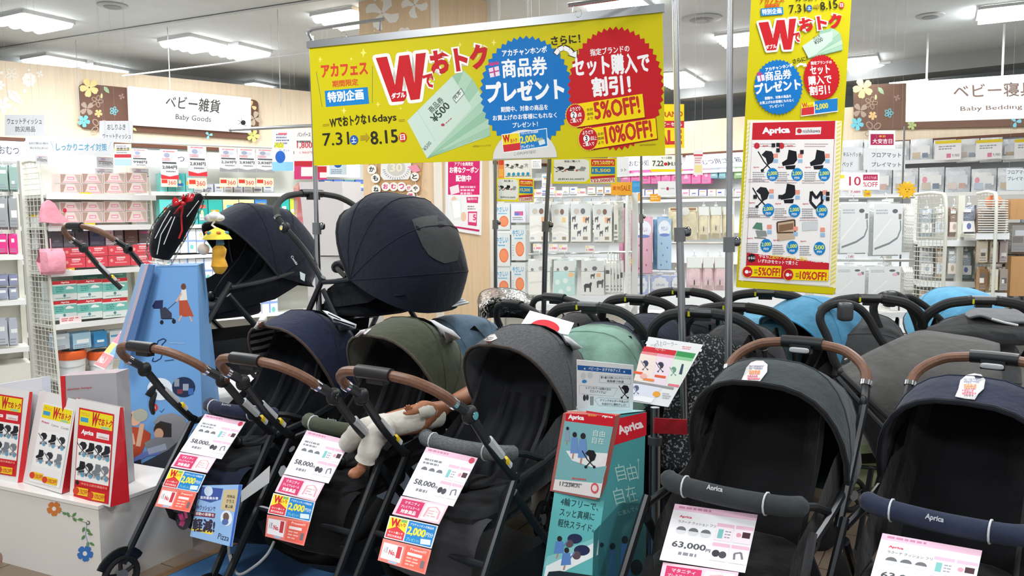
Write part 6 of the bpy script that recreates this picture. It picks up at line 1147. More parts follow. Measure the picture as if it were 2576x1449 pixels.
def card_pink(s):
    s.rect(2, 4, 98, 96, '#f2c9d5'); s.rect(6, 12, 54, 92, '#cf3a68'); s.rect(58, 10, 96, 92, '#f3e9ea'); s.text('マタニティ', 14, 36, 46, 36, 16, '#f6d8e2', .02); s.text('プレミアムセール', 10, 56, 50, 56, 13, '#f6d8e2', .02); s.text('対象商品', 14, 84, 46, 84, 20, '#ffffff', .03); s.line([(64, 80), (66, 30), (80, 22), (90, 40), (92, 80)], 4, '#e3a9b4'); s.lines(68, 42, 88, 3, 13, 6, '#d8b4b8', 2)
def card_W(s):
    s.rect(0, 0, 100, 100, '#e9e9ea'); s.rect(2, 4, 40, 96, '#f3dc34'); s.poly([(2, 62), (21, 40), (40, 62), (40, 96), (2, 96)], '#d73a40'); s.text('W', 6, 42, 24, 42, 32, '#c81f2a', .06); s.text('おトク', 22, 40, 39, 36, 16, '#c81f2a', .04); s.rect(26, 6, 38, 18, '#7cb86a'); s.text('セット購入で', 6, 74, 36, 74, 10, '#f9dcdc', .02); s.text('割引対象商品', 6, 90, 36, 90, 10, '#f9dcdc', .02)
    s.rect(42, 4, 98, 96, '#2586cc'); s.text('アカチャンホンポ商品券', 46, 22, 94, 22, 11, '#e6f2fa', .02); s.text('2,000', 44, 66, 80, 66, 36, '#f4ea3c', .05); s.text('円分', 82, 56, 96, 56, 18, '#e6f2fa', .02); s.text('プレゼント!', 46, 90, 72, 90, 14, '#8fd6c0', .02); s.poly([(74, 70), (94, 66), (96, 88), (76, 92)], '#dfeeee')
def card_no(s):
    s.rect(2, 4, 98, 96, '#ec8478'); s.rect(4, 16, 46, 86, '#f3eeee'); s.rect(50, 8, 97, 94, '#ea6654'); s.text('人気', 7, 60, 16, 60, 28, '#8a8c90', .02); s.text('No.', 19, 62, 32, 62, 20, '#c83a44', .04); s.text('1', 36.5, 66, 41, 66, 44, '#c83a44', .05); s.text('Present!!!', 60, 22, 92, 22, 10, '#fbdcd4', .02); s.rect(56, 32, 86, 44, '#f7e6e2'); s.lines(56, 52, 82, 3, 13, 6, '#f6b4a8', 5); s.rect(86, 52, 94, 82, '#7a6a70'); s.rect(22, 88, 40, 96, '#9fc0dc')
def cards(owner, lst, Ys, price, d=0):
    r = thing('price_card_strip', 'price card strip on %s' % owner, 'price card', W(lst[0][3][0], lst[0][3][1], Ys[0][0]), 0, 'hanging card strips')
    for i, q in enumerate(lst):
        yl, yr, bl, br = Ys[i]; c = qd(q, yl, yr, bl, br); s = Sheet(c); s.board(('#efeef0', '#eec6d2', '#e9e9ea', '#ec8478')[i], .0015, 'card', r)
        (card_top(price, d), card_pink, card_W, card_no)[i](s); s.prt(r)
        if i: MB().box(tuple((c[0]+c[1])/2+s.n*.002), (.02, .003, .014), mat('#b9bcc0', 'film', alpha=.7)).build('clip', r)
    return r
def depths(y0, dr, steps): return [(y0-a, y0-dr-a, y0-b, y0-dr-b) for a, b in steps]
ST = [(0, .13), (.13, .19), (.20, .26), (.27, .33)]
cards('the navy stroller at the left', [[(516, 1041), (618, 1061), (557, 1155), (453, 1135)], [(452, 1137), (544, 1153), (521, 1190), (429, 1174)], [(429, 1177), (518, 1194), (497, 1239), (408, 1223)], [(408, 1224), (495, 1239), (476, 1289), (390, 1273)]], depths(3.36, .1, ST), '58,000')
cards('the olive stroller', [[(772, 1082), (882, 1109), (826, 1216), (714, 1192)], [(712, 1194), (817, 1216), (793, 1262), (691, 1237)], [(688, 1240), (793, 1263), (780, 1313), (673, 1291)], [(672, 1294), (780, 1313), (764, 1373), (667, 1349)]], depths(3.03, .1, ST), '58,000')
cards('the grey melange stroller', [[(1073, 1124), (1202, 1152), (1140, 1274), (1012, 1245)], [(1009, 1247), (1128, 1271), (1104, 1319), (986, 1293)], [(981, 1297), (1102, 1323), (1085, 1380), (966, 1352)], [(964, 1354), (1085, 1383), (1069, 1445), (950, 1409)]], depths(2.76, .1, ST), '58,000')
cards('the dark green grey stroller', [[(1698, 1267), (1906, 1295), (1874, 1441), (1659, 1408)], [(1668, 1414), (1858, 1440), (1846, 1500), (1655, 1474)]], depths(2.27, .12, ST), '63,000', 1)
cards('the navy stroller at the right edge', [[(2220, 1341), (2471, 1385), (2440, 1530), (2180, 1486)]], depths(2.1, .12, ST), '63,000', 1)
# poster lying in the basket, blank card, cable
bp = quad3([(504, 1221), (607, 1219), (581, 1375), (478, 1349)], 3.15)
def bposter(s):
    s.poly([(320, 750), (640, 740), (560, 1222), (240, 1140)], '#8fb8e4'); s.poly([(620, 742), (645, 740), (562, 1222), (548, 1218)], '#2a5cb8'); s.poly([(325, 755), (500, 770), (480, 855), (400, 880), (305, 850)], '#2c4f9c'); s.disc(385, 790, 34, 40, '#c9dcf0'); s.text('業界最高水準', 320, 850, 460, 858, 22, '#eef3fa', .03)
    s.poly([(505, 780), (618, 776), (590, 952), (478, 930)], '#c9b98f'); s.text('同等品', 530, 840, 590, 846, 22, '#4a3c24', .03); s.text('クラス', 522, 880, 584, 886, 28, '#4a3c24', .03); s.text('最上級', 514, 918, 574, 924, 24, '#4a3c24', .03)
    s.text('WWクッションで', 270, 930, 436, 948, 38, '#3a3f78', .03); s.poly([(275, 945), (440, 962), (432, 1000), (270, 980)], '#6b2436'); s.text('振動の衝撃を', 282, 974, 428, 990, 24, '#f3e6ea', .02); s.poly([(256, 1070), (420, 1104), (414, 1128), (250, 1092)], '#f0d83a'); s.text('軽減!', 262, 1098, 428, 1112, 96, '#2c2438', .05)
    s.disc(525, 1000, 46, 60, '#dfe8f4'); s.disc(522, 990, 24, 34, '#6a5248'); s.disc(515, 1030, 26, 24, '#4a6aa8'); s.text('Pizza', 455, 1160, 540, 1180, 46, '#26304e', .0)
    s.disc(190, 1000, 62, 92, '#2c2834'); s.line([(160, 960), (190, 1020), (170, 1060)], 36, '#c2407c'); s.line([(205, 950), (215, 1000)], 22, '#d8588c')
r = thing('poster_board', 'blue printed poster board standing in the basket of the left navy stroller', 'poster', bp[3]); s = Sheet(bp, photo=(400, 980, 3.09)); s.board('#8fb8e4', .004, 'board', r); bposter(s); s.prt(r)
wc = qd([(607, 1235), (678, 1172), (676, 1215), (606, 1264)], 2.98, 2.86); r = thing('blank_card', 'blank white card stuck beside the blue poster board', 'card', wc[3]); Sheet(wc).board('#dcdcda', .002, 'card', r)
r = thing('lock_cable', 'thin grey looped lock cable below the left strollers', 'cable', W(590, 1440, 2.95)); MB().tube(cr([W(*p) for p in ((585, 1330, 3.0), (575, 1365, 2.97), (580, 1410, 2.93), (600, 1445, 2.9), (640, 1425, 2.88), (672, 1395, 2.9), (690, 1362, 2.93))], 6), .0055, mat('#a9acae', 'plastic'), 7).build('cable', r)
MB().cyl(W(581, 1395, 2.94), W(584, 1412, 2.93), .009, CHR, 8).build('crimp', r)
# ---- low white counter with flower decals -----------------------------------
c0 = WZ(247, 1272, .36); c0.z = 0; ed = V((-.905, .425, 0)); bd = V((.46, .888, 0))
cv = [c0, c0+ed*2.6, c0+ed*2.6+bd*.46, c0+bd*.46]
r = thing('low_counter', 'low white counter with flower garland decals at the lower left', 'counter', c0); mb = MB(); vs = [p+V((0, 0, z)) for z in (0, .345) for p in cv]
mb.add(vs, [(0, 1, 2, 3), (4, 7, 6, 5), (0, 4, 5, 1), (1, 5, 6, 2), (2, 6, 7, 3), (3, 7, 4, 0)], mat('#e9e6e0', 'gloss', rough=.3)); mb.build('body', r, smooth=0)
mb = MB(); cw = [c0-bd*.006-ed*.006, c0+ed*2.6-bd*.006, c0+ed*2.6+bd*.466, c0+bd*.466-ed*.006]; vs = [p+V((0, 0, z)) for z in (.345, .36) for p in cw]; mb.add(vs, [(3, 2, 1, 0), (4, 5, 6, 7), (0, 1, 5, 4), (1, 2, 6, 5), (2, 3, 7, 6), (3, 0, 4, 7)], mat('#efece8', 'gloss', rough=.3)); mb.build('counter_top', r, smooth=0)
s = Sheet([c0+V((0, 0, .3)), c0+ed+V((0, 0, .3)), c0+ed, c0], photo=(0, 780, 2.166)); s.k = 24
flower(s, 296, 1082, 40, 5, '#d87f3e', .3, .42); s.disc(296, 1082, 11, 12, '#f3efe8'); flower(s, 465, 1326, 44, 5, '#3c78c4', .2, .42); s.disc(465, 1326, 12, 13, '#f3efe8')
for x, y, a in ((340, 1105, .2), (368, 1100, 1.2), (395, 1125, -.8), (398, 1128, .9), (425, 1140, 0), (462, 1180, 1.9), (472, 1190, .8), (465, 1225, 2.2), (478, 1215, .3), (482, 1260, 1.7), (490, 1265, .6)): leaf(s, x, y, 32, '#5f8f56', a)
s.line([(325, 1090), (370, 1112), (420, 1140), (470, 1158)], 3, '#7aa070'); s.line([(474, 1165), (468, 1220), (484, 1290)], 3, '#8fb4d0'); s.line([(478, 1148), (490, 1152), (488, 1166), (476, 1168), (472, 1155)], 4, '#4a4c4e'); s.disc(0, 1350, 14, 30, '#b08a7a')
s.prt(r, 'decal')
# standing promotion bags
def wpop(s, x0, y0, x1, y1, dx, dy, red=True):     # slanting poster: top-left, bottom-right extents with shear
    Q = lambda u, v: (x0+(x1-x0)*u+dx*v, y0+(y1-y0)*v+dy*u)
    R = lambda a, b, c, d, m: s.poly([Q(a, b), Q(c, b), Q(c, d), Q(a, d)], m)
    Tt = lambda t, a, b, c, h, m, bo=.03: s.text(t, *Q(a, b), *Q(c, b), h, m, bo)
    H = (y1-y0)
    R(0, 0, 1, 1, '#d5232d' if red else '#f1efee'); R(.03, .02, .97, .19, '#f2dd20'); Tt('W', .36, .165, .54, H*.13, '#c81f2a', .06); Tt('でおトク', .54, .15, .95, H*.075, '#c81f2a', .04); R(.06, .10, .28, .15, '#3fa0d0'); Tt('アカフェス', .06, .08, .3, H*.035, '#d8602a', .01); R(.66, .16, .9, .185, '#9fd0a4')
    if red: Tt('Aprica', .10, .295, .44, H*.06, '#ffffff', .05); R(.54, .235, .9, .30, '#f2e9e9'); Tt('nishikawa', .6, .29, .86, H*.025, '#b05a5a', .01)
    else: Tt('Pigeon', .06, .26, .3, H*.035, '#c84a70', .03); Tt('Cybex', .38, .27, .62, H*.03, '#7a7c80', .01); Tt('Combi', .7, .27, .95, H*.03, '#7a8a5a', .01)
    R(.02, .34, .97, .80, '#f6f4f2')
    n = 4 if red else 3
    for j in range(2):
        for i in range(n):
            u, v = (i+.5)/n*.9+.06, .43+.22*j; p = Q(u, v); mini_stroller(s, p[0], p[1], H*.115, ('#23252c', '#1b1d22', '#33353c')[(i+j) % 3] if j == 0 or i < 2 else '#7a8088', (i+j) % 2); p = Q(u+.05, v+.08); s.disc(p[0], p[1], H*.022, H*.026, '#5fa8cc', 12); p = Q(u-.1, v+.06); s.lines(p[0], p[1], p[0]+H*.1, 3, H*.014, H*.007, '#8a8c90', i+j)
    if red: R(.02, .80, .97, .85, '#d5232d'); p = Q(.1, .825); s.burst(p[0], p[1], H*.025, H*.03, '#2a2022', 8, .75); Tt('今なら上記の商品から', .2, .84, .95, H*.025, '#f3b49a', .02)
    for a, b, v, t in ((.08, .42, .875, '5%OFF!'), (.5, .9, .895, '10%OFF!')): R(a, v, b, v+.085, '#f2c81c'); Tt(t, a+.1, v+.07, b-.02, H*.05, '#c9322a', .03); p = Q(a, v+.045); s.disc(p[0], p[1], H*.035, H*.042, '#d5402a', 14)
def sbag(label, q, side, zb, lean, draw):
    BLp, BRp = WZ(*q[3], zb), WZ(*q[2], zb); yl, yr = BLp.y+lean, BRp.y+lean; TLp, TRp = W(*q[0], yl), W(*q[1], yr); c = [TLp, TRp, BRp, BLp]
    r = thing('promotion_bag', label, 'bag', (BLp+BRp)/2, 0, 'standing promotion bags'); s = Sheet(c, photo=(0, 780, 2.166)); n = s.n; c = s.c; TLp, TRp, BRp, BLp = c
    b2 = [TLp-n*.015, TRp-n*.015, WZ(side[0], side[1], zb), WZ(side[0], side[1], zb)+(BLp-BRp)]
    m = mat('#eae7e4', 'gloss', rough=.3); mr = mat('#cf222c', 'gloss', rough=.3)
    MB().add(c, [(0, 1, 2, 3)], m).build('front_sheet', r, smooth=0); MB().add([b2[0]-n*.003, b2[1]-n*.003, b2[2], b2[3]], [(0, 3, 2, 1)], m).build('back_sheet', r, smooth=0)
    
    for g4 in ((TRp, b2[1], b2[2], BRp), (TLp, BLp, b2[3], b2[0])): g = MB().add(g4, [(0, 1, 2, 3)], mr).build('side_gusset', r, smooth=0); g['label'] = 'red side gusset'
    s.k = 33; draw(s); s.prt(r); return r, b2, c
r3, b2, c3 = sbag('standing red framed promotion bag, right one on the counter', [(192, 1002), (302, 1025), (277, 1276), (175, 1244)], (326, 1262), .361, .05, lambda s: wpop(s, 434, 530, 624, 1020, -32, 38))
gs = Sheet([c3[1], b2[1], b2[2], c3[2]]); s = Sheet(gs.c, photo=(0, 780, 2.166)); s.text('ah', 615, 985, 662, 985, 42, '#f4dede', .07); s.lines(612, 994, 668, 1, 6, 5, '#e9a0a0', 2); s.prt(r3)
sbag('standing white framed promotion bag, middle one on the counter', [(99, 982), (194, 1006), (155, 1242), (55, 1212)], (176, 1236), .361, .05, lambda s: wpop(s, 238, 502, 404, 930, -78, 40, False))
sbag('standing red framed promotion bag cut by the left edge', [(-30, 968), (74, 986), (44, 1217), (-48, 1196)], (62, 1212), .361, .05, lambda s: wpop(s, -50, 450, 128, 880, -40, 28))
q = qd([(152, 946), (292, 938), (272, 1015), (150, 1000)], 3.42, 3.40); r = thing('paper_bag', 'grey paper bag with red side behind the standing promotion bags', 'bag', V((q[3].x, q[3].y, .361))); q2 = [q[0], q[1], V((q[1].x, q[1].y, .361)), V((q[0].x, q[0].y, .361))]; n = Sheet(q2).n; mb = MB(); mb.hexa(q2+[p-n*.1 for p in q2], mat('#a9a7ab', 'gloss', rough=.3)); mb.build('bag_body', r, smooth=0); MB().add([q2[0]+n*.002, q2[0]+n*.002+(q2[1]-q2[0])*.09+V((0, 0, .0)), q2[3]+(q2[2]-q2[3])*.04+n*.002, q2[3]+n*.002], [(0, 1, 2, 3)], mat('#cf222c', 'gloss')).build('red_side', r, smooth=0); s = Sheet(q2, photo=(0, 780, 2.166)); s.k = 72; s.text('akachan honpo', 368, 440, 502, 428, 14, '#b04a50', .02); s.prt(r)
q = qd([(-20, 970), (104, 950), (108, 1010), (-20, 1030)], 3.62, 3.55); q2 = [q[0], q[1], V((q[1].x, q[1].y, .361)), V((q[0].x, q[0].y, .361))]; r = thing('clear_file', 'clear plastic sleeve standing behind the left promotion bags', 'sleeve', q2[3]); n = Sheet(q2).n; MB().hexa(q2+[p-n*.05 for p in q2], mat('#e6e6ec', 'gloss', rough=.2)).build('sleeve', r, smooth=0)
# ---- tall blue tapered display ------------------------------------------------
BD = [W(391, 670, 3.98), W(496, 667, 3.95), W(515, 1260, 3.80), W(228, 1262, 3.86)]
def ext(a, b, z): return a+(b-a)*((z-a.z)/(b.z-a.z))
bq = Sheet([BD[0], BD[1], ext(BD[1], BD[2], .02), ext(BD[0], BD[3], .02)]).c
r = thing('tower_display', 'tall tapered sky blue advertising tower with printed family', 'display', (bq[2]+bq[3])/2); n = Sheet(bq).n; tb = [W(355, 664, 4.15), bq[1]+V((-.05, .22, 0)), bq[2]+V((0, .35, 0)), bq[3]+V((-.06, .35, 0))]
MB().hexa([bq[0], bq[1], bq[2], bq[3]]+tb, mat('#6f9fd2', 'print')).build('tower', r, smooth=0)
s = Sheet(bq, photo=(250, 640, 2.196)); s.k = 9; SK = '#d9a98c'
s.line([(315, 70), (540, 66)], 4, '#4f7fb8')
s.poly([(440, 250), (484, 250), (522, 345), (500, 340), (470, 345), (442, 335)], '#b05038'); s.poly([(455, 195), (480, 192), (486, 252), (442, 255)], '#dfd8d2'); s.disc(465, 178, 14, 18, '#6b4632'); s.line([(455, 215), (425, 262)], 9, SK); s.line([(455, 338), (438, 368)], 7, SK); s.line([(500, 342), (512, 372)], 7, SK); s.line([(425, 262), (375, 305)], 3, '#22304e'); s.poly([(292, 285), (310, 255), (352, 252), (350, 300), (300, 300)], '#2a3158'); s.poly([(335, 300), (365, 290), (400, 325), (400, 352), (340, 355)], '#3a3d4e'); s.disc(345, 375, 10, 12, '#22242c'); s.disc(412, 370, 11, 13, '#22242c'); s.line([(345, 355), (412, 355)], 5, '#22242c')
for q in (((300, 570), (292, 590), (310, 592), (340, 575), (350, 545), (325, 540), (310, 525), (325, 478), (355, 465), (370, 475), (345, 500)), ((345, 500), (360, 535), (385, 550))): s.line(list(q), 6, '#23345c')
s.line([(388, 488), (470, 492)], 6, '#8fb0d4'); s.line([(362, 588), (412, 582)], 5, '#33466e')
s.disc(336, 744, 70, 62, '#dfe6ec', 30); s.text('かるい', 305, 735, 355, 732, 20, '#3f5a78', .02); s.text('ベビーカー', 290, 768, 378, 758, 16, '#3f5a78', .02); s.disc(466, 733, 64, 56, '#23324f', 30); s.rect(414, 688, 442, 730, '#8f96a4'); s.rect(462, 715, 494, 752, '#9aa2b0'); s.rect(430, 745, 460, 770, '#7a3a44'); s.rect(492, 740, 520, 775, '#3f6ab0')
s.disc(300, 846, 24, 23, '#cf4038', 20); s.text('AB', 288, 856, 312, 852, 16, '#f6dcd8', .02); s.line([(335, 862), (343, 872), (360, 852)], 3, '#2f4f88')
s.poly([(135, 960), (180, 950), (240, 960), (285, 990), (280, 1040), (250, 1060), (230, 1110), (150, 1160), (140, 1060)], '#b4482c'); s.disc(198, 905, 34, 42, SK); s.disc(228, 888, 42, 36, '#a9a99a'); s.line([(175, 880), (168, 975)], 14, '#4a362c'); s.line([(215, 1060), (238, 935)], 26, SK); s.line([(190, 1050), (178, 990)], 22, SK)
s.poly([(300, 930), (330, 890), (400, 875), (470, 900), (492, 960), (480, 1020), (430, 1080), (350, 960)], '#8d8c90'); s.poly([(310, 940), (340, 920), (400, 935), (400, 1030), (320, 1010)], '#33302f'); s.disc(335, 970, 34, 36, '#3a2a22'); s.disc(330, 990, 26, 30, SK); s.poly([(250, 1040), (310, 1010), (400, 1010), (430, 1050), (400, 1110), (270, 1100)], '#85868c'); s.line([(195, 1140), (260, 1100), (340, 1090)], 30, '#6f7fc0'); s.line([(270, 1090), (370, 1060)], 34, '#a9b0c4'); s.poly([(225, 1160), (380, 1080), (440, 1030), (492, 960), (485, 1100), (440, 1200), (330, 1270), (240, 1230)], '#3d4048'); s.poly([(150, 1160), (230, 1130), (250, 1280), (170, 1290)], '#2f3440'); s.poly([(205, 1190), (240, 1180), (330, 1260), (190, 1290)], '#2b3566'); s.disc(170, 1275, 20, 18, '#e2e2e4')
s.prt(r)
# leaflet pocket on the tower's left flank
for i, (x0, x1, m_, dy) in enumerate(((355, 372, '#8fa6c4', 0), (366, 380, '#b4a4ae', .02), (374, 388, '#51719f', .04))):
    q = [W(x0, 664, 3.99-dy), W(x1, 666, 3.97-dy), W(x1-62, 900, 3.84-dy), W(x0-70, 902, 3.9-dy)]; o = Sheet(q).board(m_, .006, 'leaflet_pile', r); o['label'] = ('pale blue', 'greyish pink', 'deep blue')[i]+' leaflets in the side pocket'
q = [W(319, 815, 4.2), W(341, 826, 4.15), W(263, 930, 4.0), W(235, 918, 4.05)]; sign('price_card_strip', 'crumpled pink and yellow card strip hanging left of the blue tower', 'price card', q, '#f0dfe2', lambda s: (s.rect(0, 0, 100, 20, '#e6e2e4'), s.rect(0, 22, 100, 44, '#e69aac'), s.rect(0, 46, 50, 68, '#f0dc8a'), s.rect(50, 46, 100, 68, '#8fbede'), s.rect(0, 70, 100, 98, '#ee9a9a'), s.text('No.1', 10, 92, 60, 90, 14, '#f6f0f0', .03)))
# black parcel in clear wrap with a red bow on the tower
r = thing('gift_parcel', 'dark carrier wrapped in clear film with a red bow on the blue tower', 'parcel', W(420, 664, 4.03)); pth = cr([W(404, 650, 4.05), W(410, 620, 4.05), W(425, 585, 4.05), W(448, 550, 4.05), W(480, 515, 4.05), (W(508, 492, 4.05))], 4)
R_ = lambda a: [a[min(len(a)-1, int(i*len(a)/len(pth)))] for i in range(len(pth))]
rs = np.interp(np.linspace(0, 1, len(pth)), [0, .15, .4, .65, .85, 1], [.045, .065, .08, .072, .04, .012]); MB().tube(pth, list(rs), mat('#0c0d11', 'fabric'), 12, flat=.8).build('carrier', r)
rs2 = np.interp(np.linspace(0, 1, len(pth)+2), [0, .1, .4, .65, .85, 1], [.06, .075, .09, .08, .05, .004]); MB().tube([W(402, 662, 4.05)]+pth+[W(530, 472, 4.05)], list(rs2), mat('#f2f6f8', 'film'), 14, flat=.8).build('clear_wrap', r)
for pts in (((395, 640), (405, 590), (432, 545)), ((412, 615), (430, 570), (440, 545)), ((390, 600), (410, 560), (428, 530)), ((470, 545), (500, 505))): MB().tube([W(x, y, 3.955) for x, y in pts], .0022, mat('#e9eef2', 'gloss'), 5).build('crease_highlight', r)  # highlights along the film's creases, put in as pale strands
mb = MB(); rb = mat('#b3141e', 'gloss')
for pts in (((461, 512), (440, 495), (433, 505), (436, 520)), ((461, 512), (478, 486), (491, 490), (484, 506)), ((461, 512), (448, 535), (436, 538), (450, 520)), ((461, 512), (470, 500), (462, 488), (456, 500))): mb.add([W(x, y, 3.93-.01*i) for i, (x, y) in enumerate(pts)], [(0, 1, 2, 3)], rb)
mb.ell(W(461, 512, 3.92), (.012, .01, .012), rb); mb.tube([W(461, 512, 3.94), W(456, 545, 3.95), W(458, 580, 3.95), W(450, 600, 3.95)], .005, rb, 5, flat=.4); bo = mb.build('bow', r); md = bo.modifiers.new('s', 'SOLIDIFY'); md.thickness = .004; bo['label'] = 'glossy red ribbon bow'
# raised stroller whose brown grip shows before the left rack
h_ = W(189, 567, 4.6); a = rad(33); o_ = h_-V((-math.sin(a), -math.cos(a), 0))*.5
pd2 = thing('display_podium', 'low podium behind the blue tower carrying a brown gripped stroller', 'podium', (o_.x+.22, o_.y+.1, 0), -a); zz = h_.z-1.05; MB().box((0, 0, zz/2-.02), (.34, .4, zz-.04), mat('#d9dadb', 'wall')).build('body', pd2, local=True); MB().box((0, 0, zz-.02), (.36, .42, .03), mat('#e8e9ea', 'plastic')).build('top_board', pd2, local=True)
stroller('hoodless stroller with brown grip standing before the left rack', o_.x, o_.y, zz-.004, 33, dict(common, fab=DARKF, hood=0, chassis=0, seatshell=0))
# ---- teal tapered display ----------------------------------------------------------
tc = [W(1424, 1037, 2.52), W(1547, 1046, 2.37), W(1625, 1036, 2.56)]; tb_ = [ext(tc[0], W(1368, 1449, 2.42), .0), ext(tc[1], W(1493, 1449, 2.26), .0), ext(tc[2], W(1613, 1449, 2.5), .0)]
tb_[0] = Sheet([tc[1], tc[0], tb_[0], tb_[1]]).c[2]; tb_[2] = Sheet([tc[1], tc[2], tb_[2], tb_[1]]).c[2]; back_t = tc[0]+(tc[2]-tc[1]); back_b = tb_[0]+(tb_[2]-tb_[1])
r = thing('tower_display', 'teal tapered brochure tower with red header between the strollers', 'display', (tb_[0]+tb_[2])/2)
MB().hexa([tc[0], tc[1], tb_[1], tb_[0], back_t, tc[2], tb_[2], back_b], mat('#4d9a9e', 'print')).build('tower', r, smooth=0)
s = Sheet([tc[0], tc[1], tb_[1], tb_[0]], photo=(1350, 800, 2.233)); s.k = 7
s.poly([(160, 560), (448, 560), (318, 1460), (30, 1460)], '#5fb0b2'); s.text('4輪フリーで、', 133, 1050, 345, 1085, 44, '#1f3f44', .02); s.text('スッと真横に', 128, 1110, 322, 1140, 44, '#1f3f44', .02); s.text('軽快スライド。', 118, 1170, 320, 1205, 44, '#1f3f44', .02)
s.poly([(60, 1360), (350, 1245), (345, 1330), (180, 1410), (100, 1460), (40, 1460)], '#e4ecec'); s.poly([(40, 1400), (60, 1340), (340, 1230), (350, 1250)], '#83c4c4')
for x, y, k in ((205, 1240, 56), (245, 1305, 60)): s.disc(x+10, y, k*.75, k*.5, '#232c4e'); s.disc(x-20, y+28, k*.4, k*.4, '#5a4a54'); s.line([(x-30, y+10), (x-60, y+50)], 8, '#6a7aa8')
for x, y in ((130, 1290), (170, 1355)): s.disc(x, y-50, 14, 16, '#2a2426'); s.poly([(x-22, y-35), (x+20, y-35), (x+24, y+30), (x-34, y+35)], '#5a86c4'); s.line([(x-10, y+35), (x-18, y+60)], 9, '#b98a70')
s.poly([(70, 1425), (130, 1420), (330, 1449), (326, 1470), (50, 1470)], '#1d2a33'); s.prt(r)
s = Sheet([tc[1], tc[2], tb_[2], tb_[1]], photo=(1350, 800, 2.233)); s.k = 7
s.poly([(440, 568), (618, 528), (616, 658), (430, 716)], '#cf1f2e'); s.text('Aprica', 468, 666, 602, 626, 58, '#f2e8e8', .045)
s.poly([(320, 1200), (470, 1040), (617, 1040), (612, 1470), (312, 1470)], '#37777d'); s.text('自', 456, 920, 508, 908, 96, '#a9d2cc', -.0); s.text('由', 520, 918, 572, 905, 96, '#a9d2cc', 0); s.text('自', 446, 1052, 500, 1038, 96, '#a9d2cc', 0); s.text('在', 514, 1040, 570, 1026, 96, '#a9d2cc', 0); s.text('に進んでく', 462, 1112, 572, 1080, 26, '#8fc2be', .0); s.line([(572, 900), (570, 790)], 3, '#a9d2cc'); s.line([(564, 806), (570, 790), (578, 804)], 3, '#a9d2cc')
for x, y, k, m_ in ((365, 1310, .7, '#2f6a72'), (425, 1330, .95, '#3a6f96'), (495, 1300, 1.1, '#3f78b8')): s.disc(x, y-50*k, 17*k, 20*k, '#1c2e38'); s.poly([(x-20*k, y-30*k), (x+20*k, y-30*k), (x+34*k, y+190*k), (x-30*k, y+190*k)], m_)
s.disc(560, 1400, 34, 44, '#152630'); s.prt(r)
# header lip, brochures on its slanting face
br = quad3([(1424, 1037), (1549, 1046), (1507, 1254), (1390, 1232)], 2.44); s = Sheet(br, photo=(1350, 800, 2.233)); d_ = s.n
o = MB().hexa([p+d_*.012 for p in br]+[p-d_*.02 for p in br], mat('#b4675e', 'print')).build('brochure_stack', r, smooth=0); s = Sheet([p+d_*.012 for p in br], photo=(1350, 800, 2.233)); s.k = 9
s.poly([(165, 535), (442, 552), (350, 1012), (92, 965)], '#7fb9bd'); s.poly([(165, 535), (442, 552), (434, 612), (160, 578)], '#cf1f2e'); s.text('Aprica', 178, 572, 264, 580, 30, '#ffffff', .05); s.text('Aprica', 368, 560, 426, 566, 22, '#ffffff', .05); s.lines(290, 542, 350, 1, 8, 8, '#f2a03a', 3, .06)
s.poly([(280, 520), (442, 545), (440, 556), (278, 532)], '#e0303c'); s.poly([(165, 745), (400, 760), (378, 860), (200, 800)], '#eef2f2'); s.poly([(110, 890), (250, 930), (400, 765), (372, 925), (355, 1010), (95, 965)], '#f1ecec')
s.poly([(120, 870), (395, 830), (368, 930), (105, 905)], '#7fb9bd'); s.poly([(104, 905), (370, 930), (352, 1010), (92, 965)], '#f1ecec')
for x, y, k in ((175, 650, .6), (215, 700, .9), (262, 715, 1.05)): s.disc(x, y-50*k, 14*k, 17*k, '#2c2a30'); s.poly([(x-20*k, y-34*k), (x+16*k, y-34*k), (x+22*k, y+66*k), (x-28*k, y+66*k)], '#6f98d0' if k > .7 else '#8fa6b8'); s.line([(x-8*k, y+66*k), (x-14*k, y+100*k)], 9*k, '#c08f78')
mini_stroller(s, 302, 785, 82, '#23242a'); s.text('自由', 318, 662, 384, 670, 36, '#e9f4f2', 0); s.text('自在', 312, 702, 378, 710, 36, '#e9f4f2', 0)
s.lines(200, 895, 280, 1, 10, 8, '#d85a5a', 2, .1); s.text('11.23', 130, 940, 190, 948, 24, '#6a6c70', .02); s.text('MON', 195, 948, 240, 954, 22, '#6a6c70', .01); s.lines(150, 920, 290, 1, 10, 6, '#7a7c80', 4, .1); s.disc(328, 955, 22, 30, '#e0606a'); s.disc(328, 955, 14, 18, '#f4e6e4'); s.prt(r, 'brochure_print')
top = [tc[0], tc[1], tc[2], back_t]; MB().add([p+V((0, 0, .004)) for p in top], [(0, 1, 2, 3)], mat('#a4cfd2', 'print')).build('tower_top', r, smooth=0)
